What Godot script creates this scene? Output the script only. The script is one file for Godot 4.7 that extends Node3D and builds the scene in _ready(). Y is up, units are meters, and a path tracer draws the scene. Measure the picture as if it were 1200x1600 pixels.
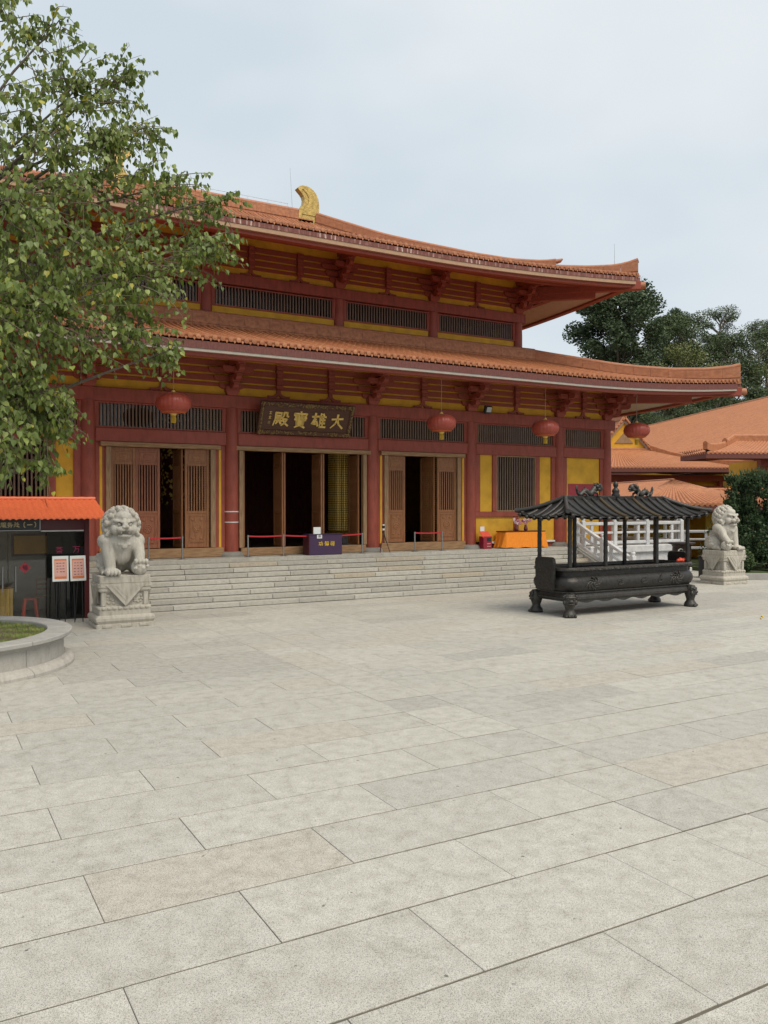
extends Node3D
# A Buddhist hall seen across its granite plaza. x runs along the facade, z towards the photographer, y up; metres.

const CX := 11.86                     # middle of the hall
const FLOOR := 1.25                   # podium level
const ZC := -26.7                     # line of the outer columns
const ZU := -29.4                     # line of the inner columns and of the upper storey
const COLS := [-2.34, 0.36, 4.62, 9.19, 14.53, 18.9, 23.38, 26.06]

var M := {}
var rng := RandomNumberGenerator.new()
var used := {}


# ---------------------------------------------------------------- mesh builder
class MB:
	var v := PackedVector3Array()
	var n := PackedVector3Array()
	var c := PackedColorArray()
	var tint := Color(1, 1, 1)
	var colored := false

	func tri(a: Vector3, b: Vector3, d: Vector3) -> void:       # counter-clockwise seen from outside
		var nn := (b - a).cross(d - a).normalized()
		v.append(a); v.append(d); v.append(b)
		n.append(nn); n.append(nn); n.append(nn)
		if colored:
			c.append(tint); c.append(tint); c.append(tint)

	func quad(a: Vector3, b: Vector3, d: Vector3, e: Vector3) -> void:
		tri(a, b, d)
		tri(a, d, e)

	func trin(a: Vector3, b: Vector3, d: Vector3, na: Vector3, nb: Vector3, nd: Vector3) -> void:
		v.append(a); v.append(d); v.append(b)
		n.append(na); n.append(nd); n.append(nb)
		if colored:
			c.append(tint); c.append(tint); c.append(tint)

	func box(at: Vector3, s: Vector3, b := Basis.IDENTITY) -> void:
		var h := s * 0.5
		var p := []
		for k in 8:
			p.append(at + b * Vector3(h.x if k & 1 else -h.x, h.y if k & 2 else -h.y, h.z if k & 4 else -h.z))
		quad(p[4], p[5], p[7], p[6]); quad(p[1], p[0], p[2], p[3])
		quad(p[5], p[1], p[3], p[7]); quad(p[0], p[4], p[6], p[2])
		quad(p[6], p[7], p[3], p[2]); quad(p[0], p[1], p[5], p[4])

	func span(a: Vector3, b: Vector3) -> void:                  # box from corner to corner
		box((a + b) * 0.5, (b - a).abs())

	func cbox(at: Vector3, s: Vector3, e: float, b := Basis.IDENTITY) -> void:   # chamfered box
		var h := s * 0.5
		var q := func(x: float, y: float, z: float) -> Vector3: return at + b * Vector3(x, y, z)
		var f := Vector3(h.x - e, h.y - e, h.z - e)
		for sgn in [1.0, -1.0]:
			var z: float = h.z * sgn
			var r := [q.call(-f.x, -f.y, z), q.call(f.x, -f.y, z), q.call(f.x, f.y, z), q.call(-f.x, f.y, z)]
			if sgn > 0: quad(r[0], r[1], r[2], r[3])
			else: quad(r[1], r[0], r[3], r[2])
			var x: float = h.x * sgn
			r = [q.call(x, -f.y, f.z), q.call(x, -f.y, -f.z), q.call(x, f.y, -f.z), q.call(x, f.y, f.z)]
			if sgn > 0: quad(r[0], r[1], r[2], r[3])
			else: quad(r[1], r[0], r[3], r[2])
			var y: float = h.y * sgn
			r = [q.call(-f.x, y, f.z), q.call(f.x, y, f.z), q.call(f.x, y, -f.z), q.call(-f.x, y, -f.z)]
			if sgn > 0: quad(r[0], r[1], r[2], r[3])
			else: quad(r[1], r[0], r[3], r[2])
		for sx in [1.0, -1.0]:
			for sy in [1.0, -1.0]:
				edge(q.call(sx * f.x, sy * h.y, f.z), q.call(sx * f.x, sy * h.y, -f.z), q.call(sx * h.x, sy * f.y, -f.z), q.call(sx * h.x, sy * f.y, f.z), b * Vector3(sx, sy, 0))
				edge(q.call(sx * f.x, f.y, sy * h.z), q.call(sx * f.x, -f.y, sy * h.z), q.call(sx * h.x, -f.y, sy * f.z), q.call(sx * h.x, f.y, sy * f.z), b * Vector3(sx, 0, sy))
				edge(q.call(f.x, sx * f.y, sy * h.z), q.call(-f.x, sx * f.y, sy * h.z), q.call(-f.x, sx * h.y, sy * f.z), q.call(f.x, sx * h.y, sy * f.z), b * Vector3(0, sx, sy))
				for sz in [1.0, -1.0]:
					var a1: Vector3 = q.call(sx * h.x, sy * f.y, sz * f.z)
					var a2: Vector3 = q.call(sx * f.x, sy * h.y, sz * f.z)
					var a3: Vector3 = q.call(sx * f.x, sy * f.y, sz * h.z)
					if (a2 - a1).cross(a3 - a1).dot(b * Vector3(sx, sy, sz)) > 0: tri(a1, a2, a3)
					else: tri(a1, a3, a2)

	func edge(a: Vector3, b: Vector3, d: Vector3, e: Vector3, out: Vector3) -> void:
		if (b - a).cross(d - a).dot(out) > 0: quad(a, b, d, e)
		else: quad(e, d, b, a)

	func surf(rows: Array, wrap := false, flat := false) -> void:  # a sheet through rows of points; outside where (next column) x (next row) points
		var nr := rows.size()
		var nc: int = rows[0].size()
		var nn := []
		if not flat:
			for i in nr:
				var line := PackedVector3Array()
				for j in nc:
					var a: Vector3 = rows[i][(j + 1) % nc if wrap else mini(j + 1, nc - 1)] - rows[i][(j - 1 + nc) % nc if wrap else maxi(j - 1, 0)]
					var b: Vector3 = rows[mini(i + 1, nr - 1)][j] - rows[maxi(i - 1, 0)][j]
					line.append(a.cross(b).normalized())
				nn.append(line)
		for i in nr - 1:
			for j in (nc if wrap else nc - 1):
				var k := (j + 1) % nc
				if flat:
					var p0: Vector3 = rows[i][j]
					var up: Vector3 = rows[i + 1][j] - p0
					var q0: Vector3 = rows[i][k]
					var jm := (j - 1 + nc) % nc if wrap else maxi(j - 1, 0)
					var kp := (k + 1) % nc if wrap else mini(k + 1, nc - 1)
					var n0: Vector3 = ((rows[i][k] - rows[i][jm]) as Vector3).cross(up).normalized()
					var n1: Vector3 = ((rows[i][kp] - rows[i][j]) as Vector3).cross(rows[i + 1][k] - q0).normalized()
					trin(p0, q0, rows[i + 1][k], n0, n1, n1)
					trin(p0, rows[i + 1][k], rows[i + 1][j], n0, n1, n0)
				else:
					trin(rows[i][j], rows[i][k], rows[i + 1][k], nn[i][j], nn[i][k], nn[i + 1][k])
					trin(rows[i][j], rows[i + 1][k], rows[i + 1][j], nn[i][j], nn[i + 1][k], nn[i + 1][j])

	func lathe(at: Vector3, prof: Array, sides := 20, flat := true, axis := Basis.IDENTITY) -> void:   # prof: Vector2(radius, height) bottom to top
		var rows := []
		for p in prof:
			var r := PackedVector3Array()
			for k in sides:
				var a := TAU * k / sides
				r.append(at + axis * Vector3(cos(a) * p.x, p.y, -sin(a) * p.x))
			rows.append(r)
		surf(rows, true, flat)

	func tube(pts: Array, rad: Array, sides := 6, caps := true) -> void:
		var rows := []
		var ref := Vector3(0.13, 0.97, 0.21).normalized()
		for i in pts.size():
			var d: Vector3 = ((pts[mini(i + 1, pts.size() - 1)] - pts[maxi(i - 1, 0)]) as Vector3).normalized()
			var u := d.cross(ref)
			if u.length() < 0.05: u = d.cross(Vector3.RIGHT)
			u = u.normalized()
			var w := u.cross(d)
			ref = w
			var r := PackedVector3Array()
			for k in sides:
				var a := TAU * k / sides
				r.append(pts[i] + (u * cos(a) - w * sin(a)) * rad[i] * -1.0)
			rows.append(r)
		surf(rows, true)
		if caps:
			for e in [0, pts.size() - 1]:
				for k in range(1, sides - 1):
					if e == 0: tri(rows[e][0], rows[e][k + 1], rows[e][k])
					else: tri(rows[e][0], rows[e][k], rows[e][k + 1])

	func ball(at: Vector3, r: Vector3, rings := 8, sides := 12, b := Basis.IDENTITY) -> void:
		var rows := []
		for i in rings + 1:
			var t := -PI / 2 + PI * i / rings
			var line := PackedVector3Array()
			for k in sides:
				var a := TAU * k / sides
				line.append(Vector3(cos(t) * cos(a), sin(t), -cos(t) * sin(a)))
			rows.append(line)
		for i in rings:
			for j in sides:
				var k := (j + 1) % sides
				var q := [rows[i][j], rows[i][k], rows[i + 1][k], rows[i + 1][j]]
				var p := []
				var m := []
				for s in q:
					p.append(at + b * (s * r))
					m.append((b * (s / r)).normalized())
				trin(p[0], p[1], p[2], m[0], m[1], m[2])
				trin(p[0], p[2], p[3], m[0], m[2], m[3])

	func prism(poly: PackedVector2Array, depth: float, t: Transform3D) -> void:   # outline in the local xy plane, from z = -depth/2 to depth/2
		var area := 0.0
		for i in poly.size():
			area += poly[i].cross(poly[(i + 1) % poly.size()])
		var p := poly.duplicate()
		if area < 0: p.reverse()
		var ix := Geometry2D.triangulate_polygon(p)
		var h := depth * 0.5
		for k in range(0, ix.size(), 3):
			var a := p[ix[k]]
			var b := p[ix[k + 1]]
			var d := p[ix[k + 2]]
			if (b - a).cross(d - a) < 0:
				var s := b
				b = d
				d = s
			tri(t * Vector3(a.x, a.y, h), t * Vector3(b.x, b.y, h), t * Vector3(d.x, d.y, h))
			tri(t * Vector3(a.x, a.y, -h), t * Vector3(d.x, d.y, -h), t * Vector3(b.x, b.y, -h))
		for i in p.size():
			var a := p[i]
			var b := p[(i + 1) % p.size()]
			quad(t * Vector3(a.x, a.y, -h), t * Vector3(b.x, b.y, -h), t * Vector3(b.x, b.y, h), t * Vector3(a.x, a.y, h))

	func mesh() -> ArrayMesh:
		var a := []
		a.resize(Mesh.ARRAY_MAX)
		a[Mesh.ARRAY_VERTEX] = v
		a[Mesh.ARRAY_NORMAL] = n
		if colored: a[Mesh.ARRAY_COLOR] = c
		var m := ArrayMesh.new()
		m.add_surface_from_arrays(Mesh.PRIMITIVE_TRIANGLES, a)
		return m


func numbered(called: String) -> String:
	var k: int = used.get(called, 0)
	used[called] = k + 1
	return called if k == 0 else "%s_%03d" % [called, k]


func thing(called: String, label: String, category: String, at := Vector3.ZERO, turn := 0.0, group := "") -> Node3D:
	var o := Node3D.new()
	o.name = numbered(called)
	add_child(o)
	o.position = at
	o.rotation.y = turn
	o.set_meta("label", label)
	o.set_meta("category", category)
	if group: o.set_meta("group", group)
	return o


func put(called: String, m, material: Material, parent: Node, label := "") -> MeshInstance3D:   # one part
	var o := MeshInstance3D.new()
	o.name = called
	o.mesh = m.mesh() if m is MB else m
	o.material_override = material
	parent.add_child(o, true)
	if label: o.set_meta("label", label)
	return o


func structure(called: String, m, material: Material) -> MeshInstance3D:
	var o := put(called, m, material, self)
	o.set_meta("kind", "structure")
	return o


func copy(src: Node3D, label: String, at: Vector3, turn := 0.0) -> Node3D:
	var o: Node3D = src.duplicate()
	o.name = numbered(RegEx.create_from_string("_[0-9]{3}$").sub(String(src.name), ""))
	add_child(o)
	o.position = at
	o.rotation.y = turn
	o.set_meta("label", label)
	return o


func boxm(at: Vector3, s: Vector3, e := 0.0, b := Basis.IDENTITY) -> MB:
	var m := MB.new()
	if e > 0: m.cbox(at, s, e, b)
	else: m.box(at, s, b)
	return m


func spanm(a: Vector3, b: Vector3, e := 0.0) -> MB:
	return boxm((a + b) * 0.5, (b - a).abs(), e)


# ---------------------------------------------------------------- textures and materials
func lin(r: float, g: float, b: float) -> Color:
	return Color(r, g, b).linear_to_srgb()


func noise_image(size: int, freq: float, oct: int, seed_: int, lo: Color, hi: Color, power := 1.0, type := FastNoiseLite.TYPE_SIMPLEX_SMOOTH, stretch := Vector2(1, 1)) -> ImageTexture:
	var f := FastNoiseLite.new()
	f.seed = seed_
	f.noise_type = type
	f.frequency = freq
	f.fractal_octaves = oct
	if oct == 1: f.fractal_type = FastNoiseLite.FRACTAL_NONE
	var im := Image.create_empty(size, size, true, Image.FORMAT_RGB8)
	var ring := size / TAU
	var blend := size / 4
	for y in size:
		for x in size:
			var val := f.get_noise_2d(x * stretch.x, y * stretch.y)
			# fade into the wrapped copy near the far edges so that the picture tiles
			if x >= size - blend:
				val = lerpf(val, f.get_noise_2d((x - size) * stretch.x, y * stretch.y), float(x - size + blend) / blend)
			if y >= size - blend:
				var w := float(y - size + blend) / blend
				var up := f.get_noise_2d(x * stretch.x, (y - size) * stretch.y)
				if x >= size - blend:
					up = lerpf(up, f.get_noise_2d((x - size) * stretch.x, (y - size) * stretch.y), float(x - size + blend) / blend)
				val = lerpf(val, up, w)
			val = pow(clampf(val * 0.75 + 0.5, 0, 1), power)
			im.set_pixel(x, y, lo.lerp(hi, val))
	im.generate_mipmaps()
	return ImageTexture.create_from_image(im)


func speckle_image(size: int, seed_: int, grains: Array) -> ImageTexture:   # grains: [share, colour]
	var r := RandomNumberGenerator.new()
	r.seed = seed_
	var im := Image.create_empty(size, size, true, Image.FORMAT_RGB8)
	var f := FastNoiseLite.new()
	f.seed = seed_
	f.frequency = 0.21
	f.fractal_octaves = 2
	for y in size:
		for x in size:
			var xx := x
			var t := r.randf() * 0.62 + (f.get_noise_2d(xx, y) * 0.5 + 0.5) * 0.38
			var col: Color = grains[0][1]
			for g in grains:
				if t <= g[0]:
					col = g[1]
					break
			im.set_pixel(x, y, col)
	im.generate_mipmaps()
	return ImageTexture.create_from_image(im)


func worn_granite(size: int, seed_: int) -> ImageTexture:   # fine grains, a few dark spots and faint scuffs, tiling
	var r := RandomNumberGenerator.new()
	r.seed = seed_
	var im := Image.create_empty(size, size, true, Image.FORMAT_RGB8)
	for y in size:
		for x in size:
			var t := r.randf()
			var v := 0.52 if t < 0.12 else (0.78 if t < 0.26 else (0.95 if t < 0.6 else 1.0))
			im.set_pixel(x, y, Color(v, v * 0.996, v * 0.985))
	var touch := func(px: int, py: int, k: float) -> void:
		var x := posmod(px, size)
		var y := posmod(py, size)
		var c := im.get_pixel(x, y)
		im.set_pixel(x, y, Color(c.r * k, c.g * k, c.b * k * 0.99))
	for k in 26:                                   # gum and drip spots
		var cx := r.randi() % size
		var cy := r.randi() % size
		var rad := r.randf_range(1.5, 5.0)
		var dark := r.randf_range(0.62, 0.88)
		for y in range(-7, 8):
			for x in range(-7, 8):
				if Vector2(x, y).length() < rad * (0.75 + 0.4 * r.randf()): touch.call(cx + x, cy + y, dark)
	for k in 16:                                   # scuffs: loose runs of dulled grains
		var p := Vector2(r.randi() % size, r.randi() % size)
		var d := Vector2.from_angle(r.randf() * TAU)
		for i in 260:
			d = d.rotated(r.randf_range(-0.09, 0.09))
			p += d
			for j in 7:
				touch.call(int(p.x + r.randfn() * 5.0), int(p.y + r.randfn() * 5.0), 0.94)
	im.generate_mipmaps()
	return ImageTexture.create_from_image(im)


func mat(c: Color, rough := 0.7, metal := 0.0) -> StandardMaterial3D:
	var m := StandardMaterial3D.new()
	m.albedo_color = c
	m.roughness = rough
	m.metallic = metal
	return m


func tex(m: StandardMaterial3D, t: Texture2D, scale_: float, world := true) -> StandardMaterial3D:
	m.albedo_texture = t
	m.uv1_triplanar = true
	m.uv1_world_triplanar = world
	m.uv1_scale = Vector3.ONE * scale_
	return m


func relief(m: StandardMaterial3D, t: Texture2D, cm: float) -> StandardMaterial3D:
	m.heightmap_enabled = true
	m.heightmap_texture = t
	m.heightmap_scale = cm
	return m


func detail(m: StandardMaterial3D, t: Texture2D, scale_: float) -> StandardMaterial3D:
	m.detail_enabled = true
	m.detail_albedo = t
	m.detail_blend_mode = BaseMaterial3D.BLEND_MODE_MUL
	m.detail_uv_layer = BaseMaterial3D.DETAIL_UV_2
	m.uv2_triplanar = true
	m.uv2_world_triplanar = true
	m.uv2_scale = Vector3.ONE * scale_
	return m


func make_materials() -> void:
	var g := func(a: float) -> Color: return Color(a, a, a)
	var blotch := noise_image(256, 0.012, 4, 3, g.call(0.87), g.call(1.0), 0.8)
	var stain := noise_image(512, 0.016, 6, 71, Color(0.84, 0.83, 0.81), g.call(1.0), 0.40)
	var drip := noise_image(512, 0.02, 4, 83, Color(0.74, 0.73, 0.70), g.call(1.0), 0.45, FastNoiseLite.TYPE_SIMPLEX_SMOOTH, Vector2(2.2, 0.5))
	var fine := noise_image(256, 0.06, 3, 5, g.call(0.88), g.call(1.0))
	var soft := noise_image(256, 0.02, 3, 9, g.call(0.93), g.call(1.0))
	var cast_bump := noise_image(256, 0.05, 4, 12, g.call(0.0), g.call(1.0))
	var granite := speckle_image(512, 21, [[0.26, Color(0.58, 0.57, 0.56)], [0.36, Color(0.78, 0.775, 0.76)], [0.70, Color(0.955, 0.95, 0.945)], [1.0, Color(1, 1, 1)]])
	var grain := noise_image(256, 0.03, 4, 31, Color(0.74, 0.69, 0.66), Color(1, 1, 1), 1.0, FastNoiseLite.TYPE_SIMPLEX_SMOOTH, Vector2(5.0, 0.35))
	var grain_x := noise_image(256, 0.03, 4, 32, Color(0.74, 0.69, 0.66), Color(1, 1, 1), 1.0, FastNoiseLite.TYPE_SIMPLEX_SMOOTH, Vector2(0.35, 5.0))
	var streak := noise_image(256, 0.035, 3, 44, Color(0.74, 0.70, 0.70), Color(1, 1, 1), 0.7, FastNoiseLite.TYPE_SIMPLEX_SMOOTH, Vector2(3.4, 0.4))
	var lime := noise_image(256, 0.03, 3, 47, Color(0.45, 0.25, 0.22), Color(0.95, 0.90, 0.86), 3.2, FastNoiseLite.TYPE_SIMPLEX_SMOOTH, Vector2(3.0, 0.3))
	var clay := noise_image(256, 0.03, 4, 51, Color(0.82, 0.78, 0.76), Color(1, 1, 1))
	var rust := noise_image(256, 0.025, 5, 63, Color(0.80, 0.68, 0.56), Color(1, 1, 1), 0.6)
	var patina := noise_image(256, 0.02, 4, 61, Color(0.72, 0.72, 0.70), Color(1, 1, 1))

	var slab := worn_granite(1024, 5)
	# paving: five tones of the same granite
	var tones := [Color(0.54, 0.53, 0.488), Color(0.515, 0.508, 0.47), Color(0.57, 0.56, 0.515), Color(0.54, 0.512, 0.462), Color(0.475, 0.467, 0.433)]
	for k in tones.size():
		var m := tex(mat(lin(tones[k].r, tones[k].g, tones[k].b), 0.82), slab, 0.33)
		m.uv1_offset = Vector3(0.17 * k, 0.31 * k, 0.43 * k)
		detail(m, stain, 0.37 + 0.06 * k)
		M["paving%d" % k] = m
	M.grout = tex(mat(lin(0.13, 0.115, 0.09), 0.95), fine, 0.7)
	for k in 4:
		var sc: Color = [Color(0.53, 0.52, 0.475), Color(0.57, 0.56, 0.515), Color(0.48, 0.47, 0.43), Color(0.53, 0.475, 0.39)][k]
		M["step%d" % k] = detail(tex(mat(lin(sc.r, sc.g, sc.b), 0.85), granite, 0.7), stain, 0.6 + 0.1 * k)
	M.lion = detail(tex(mat(lin(0.68, 0.65, 0.59), 0.8), granite, 1.0), drip, 0.5)
	M.pedestal = detail(tex(mat(lin(0.62, 0.585, 0.52), 0.82), granite, 1.0), drip, 0.45)
	M.planter = detail(tex(mat(lin(0.55, 0.53, 0.495), 0.8), granite, 0.9), drip, 0.4)
	M.planter_rim = detail(tex(mat(lin(0.46, 0.45, 0.43), 0.78), granite, 0.9), blotch, 0.6)
	M.marble = detail(tex(mat(lin(0.70, 0.705, 0.71), 0.55), soft, 0.6), blotch, 0.4)
	M.plinth = detail(tex(mat(lin(0.36, 0.35, 0.32), 0.8), granite, 1.1), blotch, 0.9)

	M.red = detail(tex(mat(lin(0.37, 0.076, 0.045), 0.55), soft, 0.5), drip, 0.22)
	M.bracket = detail(tex(mat(lin(0.37, 0.076, 0.045), 0.6), soft, 0.7), fine, 0.9)
	M.yellow = detail(tex(mat(lin(0.80, 0.44, 0.035), 0.75), soft, 0.3), stain, 0.2)
	M.fascia = detail(tex(mat(lin(0.20, 0.065, 0.052), 0.7), streak, 0.9), fine, 0.6)
	M.fascia_worn = detail(tex(mat(Color(1, 1, 1), 0.75), lime, 0.33), fine, 0.9)
	M.strip_brown = tex(mat(lin(0.42, 0.27, 0.17), 0.75), soft, 0.8)
	M.strip = tex(mat(lin(0.40, 0.35, 0.30), 0.75), soft, 0.8)
	M.soffit = tex(mat(lin(0.62, 0.53, 0.42), 0.8), soft, 0.5)
	M.wood = tex(mat(lin(0.36, 0.155, 0.058), 0.5), grain, 0.9)
	M.wood_x = tex(mat(lin(0.36, 0.155, 0.058), 0.5), grain_x, 0.9)
	M.wood_pale = tex(mat(lin(0.40, 0.26, 0.14), 0.65), grain, 0.7)
	M.wood_pale_x = tex(mat(lin(0.42, 0.26, 0.13), 0.65), grain_x, 0.7)
	M.wood_red = tex(mat(lin(0.36, 0.13, 0.06), 0.5), grain, 0.9)
	M.bars = tex(mat(lin(0.22, 0.15, 0.105), 0.55), grain, 0.8)
	M.tile = []
	for k in 4:
		var tc: Color = [Color(0.49, 0.20, 0.09), Color(0.44, 0.175, 0.08), Color(0.55, 0.24, 0.115), Color(0.47, 0.185, 0.078)][k]
		M.tile.append(detail(tex(mat(lin(tc.r, tc.g, tc.b), 0.62), clay, 0.8), stain, 0.22))
	M.pan = detail(tex(mat(lin(0.47, 0.185, 0.08), 0.7), clay, 0.8), blotch, 0.35)
	M.ridge = detail(tex(mat(lin(0.54, 0.23, 0.11), 0.65), clay, 0.7), blotch, 0.5)
	M.ridge_cap = detail(tex(mat(lin(0.52, 0.22, 0.11), 0.6), clay, 0.9), blotch, 0.4)
	M.far_tile = detail(tex(mat(lin(0.54, 0.225, 0.10), 0.65), clay, 0.5), stain, 0.08)
	M.gilt = relief(tex(mat(lin(0.66, 0.47, 0.15), 0.42, 0.5), patina, 0.9), cast_bump, 0.5)
	M.gold_paint = tex(mat(lin(0.86, 0.60, 0.16), 0.5, 0.1), soft, 2.0)
	M.dark_gold = tex(mat(lin(0.42, 0.26, 0.05), 0.42, 0.6), patina, 1.2)  # a darker gold than the gilt, for pieces inside the hall
	M.bright_gilt = mat(lin(0.80, 0.55, 0.14), 0.4, 0.35)
	M.plaque = tex(mat(lin(0.11, 0.042, 0.02), 0.5), grain_x, 0.7)
	M.carved = tex(mat(lin(0.34, 0.23, 0.08), 0.5, 0.2), patina, 3.0)
	M.bronze = relief(detail(tex(mat(lin(0.036, 0.037, 0.038), 0.44, 0.35), rust, 0.8), stain, 0.5), cast_bump, 0.8)
	M.bronze_worn = relief(detail(tex(mat(lin(0.062, 0.064, 0.064), 0.46, 0.35), rust, 1.1), stain, 0.5), cast_bump, 0.8)
	M.bronze_ochre = detail(tex(mat(lin(0.10, 0.068, 0.028), 0.6, 0.2), patina, 1.1), blotch, 0.5)
	M.ash = tex(mat(lin(0.30, 0.28, 0.25), 0.95), fine, 1.5)
	M.cauldron = tex(mat(lin(0.055, 0.035, 0.026), 0.5, 0.3), patina, 1.0)
	M.black = mat(lin(0.012, 0.012, 0.013), 0.5)
	M.steel = mat(lin(0.36, 0.36, 0.35), 0.35, 0.9)
	M.white = tex(mat(lin(0.72, 0.73, 0.72), 0.6), soft, 1.0)
	M.paper = mat(lin(0.72, 0.76, 0.74), 0.8)
	M.belt = mat(lin(0.42, 0.02, 0.03), 0.7)
	M.lantern = tex(mat(lin(0.40, 0.07, 0.045), 0.38), soft, 1.5)
	M.lantern.rim_enabled = true
	M.lantern.rim = 0.35
	M.lantern.backlight_enabled = true
	M.lantern.backlight = Color(0.25, 0.05, 0.03)
	M.lantern_frill = mat(lin(0.55, 0.12, 0.04), 0.6)
	M.tassel = mat(lin(0.55, 0.36, 0.03), 0.7)
	M.cord = mat(lin(0.42, 0.34, 0.28), 0.7)
	M.purple = tex(mat(lin(0.05, 0.02, 0.07), 0.6), fine, 2.0)
	M.purple_side = tex(mat(lin(0.075, 0.008, 0.02), 0.6), fine, 2.0)
	M.letter = mat(lin(0.66, 0.44, 0.03), 0.6)
	M.orange_cloth = tex(mat(lin(0.85, 0.26, 0.01), 0.75), soft, 1.5)
	M.orange_cloth.rim_enabled = true
	M.orange_cloth.rim = 0.4
	M.maroon = tex(mat(lin(0.10, 0.012, 0.014), 0.5), soft, 1.0)
	M.red_box = mat(lin(0.26, 0.012, 0.03), 0.45)
	M.red_paper = mat(lin(0.72, 0.09, 0.045), 0.7)
	M.pink_poster = tex(mat(lin(0.36, 0.035, 0.05), 0.6), soft, 0.8)
	M.plastic_tile = tex(mat(lin(0.72, 0.155, 0.06), 0.42), soft, 0.6)
	M.kiosk_frame = mat(lin(0.085, 0.012, 0.014), 0.4)
	M.kiosk_wall = tex(mat(lin(0.36, 0.33, 0.24), 0.8), soft, 0.5)
	M.sign = mat(lin(0.014, 0.016, 0.015), 0.35)
	M.sign_letter = mat(lin(0.60, 0.52, 0.28), 0.5)
	M.glass = mat(Color(0.10, 0.12, 0.12, 0.14), 0.02)
	M.glass.transparency = BaseMaterial3D.TRANSPARENCY_ALPHA
	M.tinted = mat(Color(0.06, 0.08, 0.08, 0.72), 0.03)
	M.tinted.transparency = BaseMaterial3D.TRANSPARENCY_ALPHA
	M.film = mat(lin(0.42, 0.02, 0.11), 0.5)
	M.pink_paper = mat(lin(0.72, 0.40, 0.34), 0.8)
	M.orange_paper = mat(lin(0.70, 0.20, 0.06), 0.8)
	M.ink = mat(lin(0.10, 0.02, 0.05), 0.8)
	M.bulb_glass = mat(lin(0.55, 0.58, 0.6), 0.15)
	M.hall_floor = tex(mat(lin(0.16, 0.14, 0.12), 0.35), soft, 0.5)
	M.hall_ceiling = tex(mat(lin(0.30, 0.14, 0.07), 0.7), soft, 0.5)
	M.soil = tex(mat(lin(0.10, 0.075, 0.05), 0.95), fine, 1.0)
	M.lawn = detail(tex(mat(lin(0.07, 0.10, 0.03), 0.95), fine, 0.8), blotch, 0.3)
	M.hill = detail(tex(mat(lin(0.03, 0.045, 0.02), 0.95), fine, 0.2), blotch, 0.05)
	M.bark = relief(tex(mat(lin(0.15, 0.13, 0.10), 0.9), streak, 0.8), fine, 1.0)
	M.twig = mat(lin(0.16, 0.13, 0.095), 0.9)
	M.far_bark = mat(lin(0.17, 0.145, 0.115), 0.9)
	for k in ["leaf", "far_leaf", "blade"]:
		var m := mat(Color(1, 1, 1), 0.48 if k == "leaf" else 0.7)
		m.vertex_color_use_as_albedo = true
		m.cull_mode = BaseMaterial3D.CULL_DISABLED
		m.backlight_enabled = true
		m.backlight = Color(0.7, 0.75, 0.4) if k == "leaf" else Color(0.4, 0.45, 0.3)
		M[k] = m
	M.petal = mat(lin(0.55, 0.20, 0.30), 0.7)
	M.petal_pale = mat(lin(0.68, 0.48, 0.50), 0.7)
	M.stem = mat(lin(0.05, 0.09, 0.03), 0.8)
	M.vase = mat(lin(0.16, 0.03, 0.03), 0.3)


func sky_image() -> ImageTexture:      # an even cloud cover with faint, slow changes of tone
	var f := FastNoiseLite.new()
	f.seed = 8
	f.frequency = 0.9
	f.fractal_octaves = 5
	var w := 1024
	var h := 512
	var im := Image.create_empty(w, h, false, Image.FORMAT_RGBF)
	for y in h:
		var el := PI / 2 - PI * (y + 0.5) / h
		for x in w:
			var az := TAU * (x + 0.5) / w
			var d := Vector3(cos(el) * cos(az), sin(el), cos(el) * sin(az))
			var q := d * Vector3(1, 2.2, 1)
			var t := f.get_noise_3dv(q * 1.6) * 0.5 + 0.5
			t = smoothstep(0.22, 0.72, t)
			var hz := pow(1.0 - maxf(0.0, d.y), 3.0)
			var a := Color(0.308, 0.352, 0.39)
			var b := Color(0.392, 0.417, 0.436)
			var c := a.lerp(b, t)
			c = c.lerp(Color(0.375, 0.41, 0.437), hz * 0.35)
			if d.y < 0: c = Color(0.16, 0.155, 0.14)
			im.set_pixel(x, y, c)
	return ImageTexture.create_from_image(im)


# ---------------------------------------------------------------- roofs of the hall
# Each roof falls from the ridge (or the upper wall) to an eave that lifts towards its corners.
func roof_y(up: bool, t: float, c: float) -> float:       # t: distance in from the eave, c: distance along it from the corner
	if up:
		return 12.22 + 0.23 * t + 0.0145 * t * t + 0.5 * pow(maxf(0.0, 1.0 - c / 10.5), 1.7) * maxf(0.0, 1.0 - t / 10.5)
	return 7.62 + 0.185 * t + 0.0145 * t * t + 0.42 * pow(maxf(0.0, 1.0 - c / 9.0), 2.0) * maxf(0.0, 1.0 - t / 6.2)


# The four sides of a roof: 0 front, 1 right, 2 back, 3 left. u runs along the eave from the middle of the side.
func roof_point(up: bool, side: int, u: float, t: float, dy := 0.0) -> Vector3:
	var hx := 15.2 if up else 18.04          # half length and half depth at the eaves
	var hz := 10.51 if up else 13.34
	var half := hx if side % 2 == 0 else hz
	var y := roof_y(up, t, half - absf(u)) + dy
	match side:
		0: return Vector3(CX + u, y, -36.2 + hz - t)
		1: return Vector3(CX + hx - t, y, -36.2 - u)
		2: return Vector3(CX - u, y, -36.2 - hz + t)
	return Vector3(CX - hx + t, y, -36.2 + u)


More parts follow.
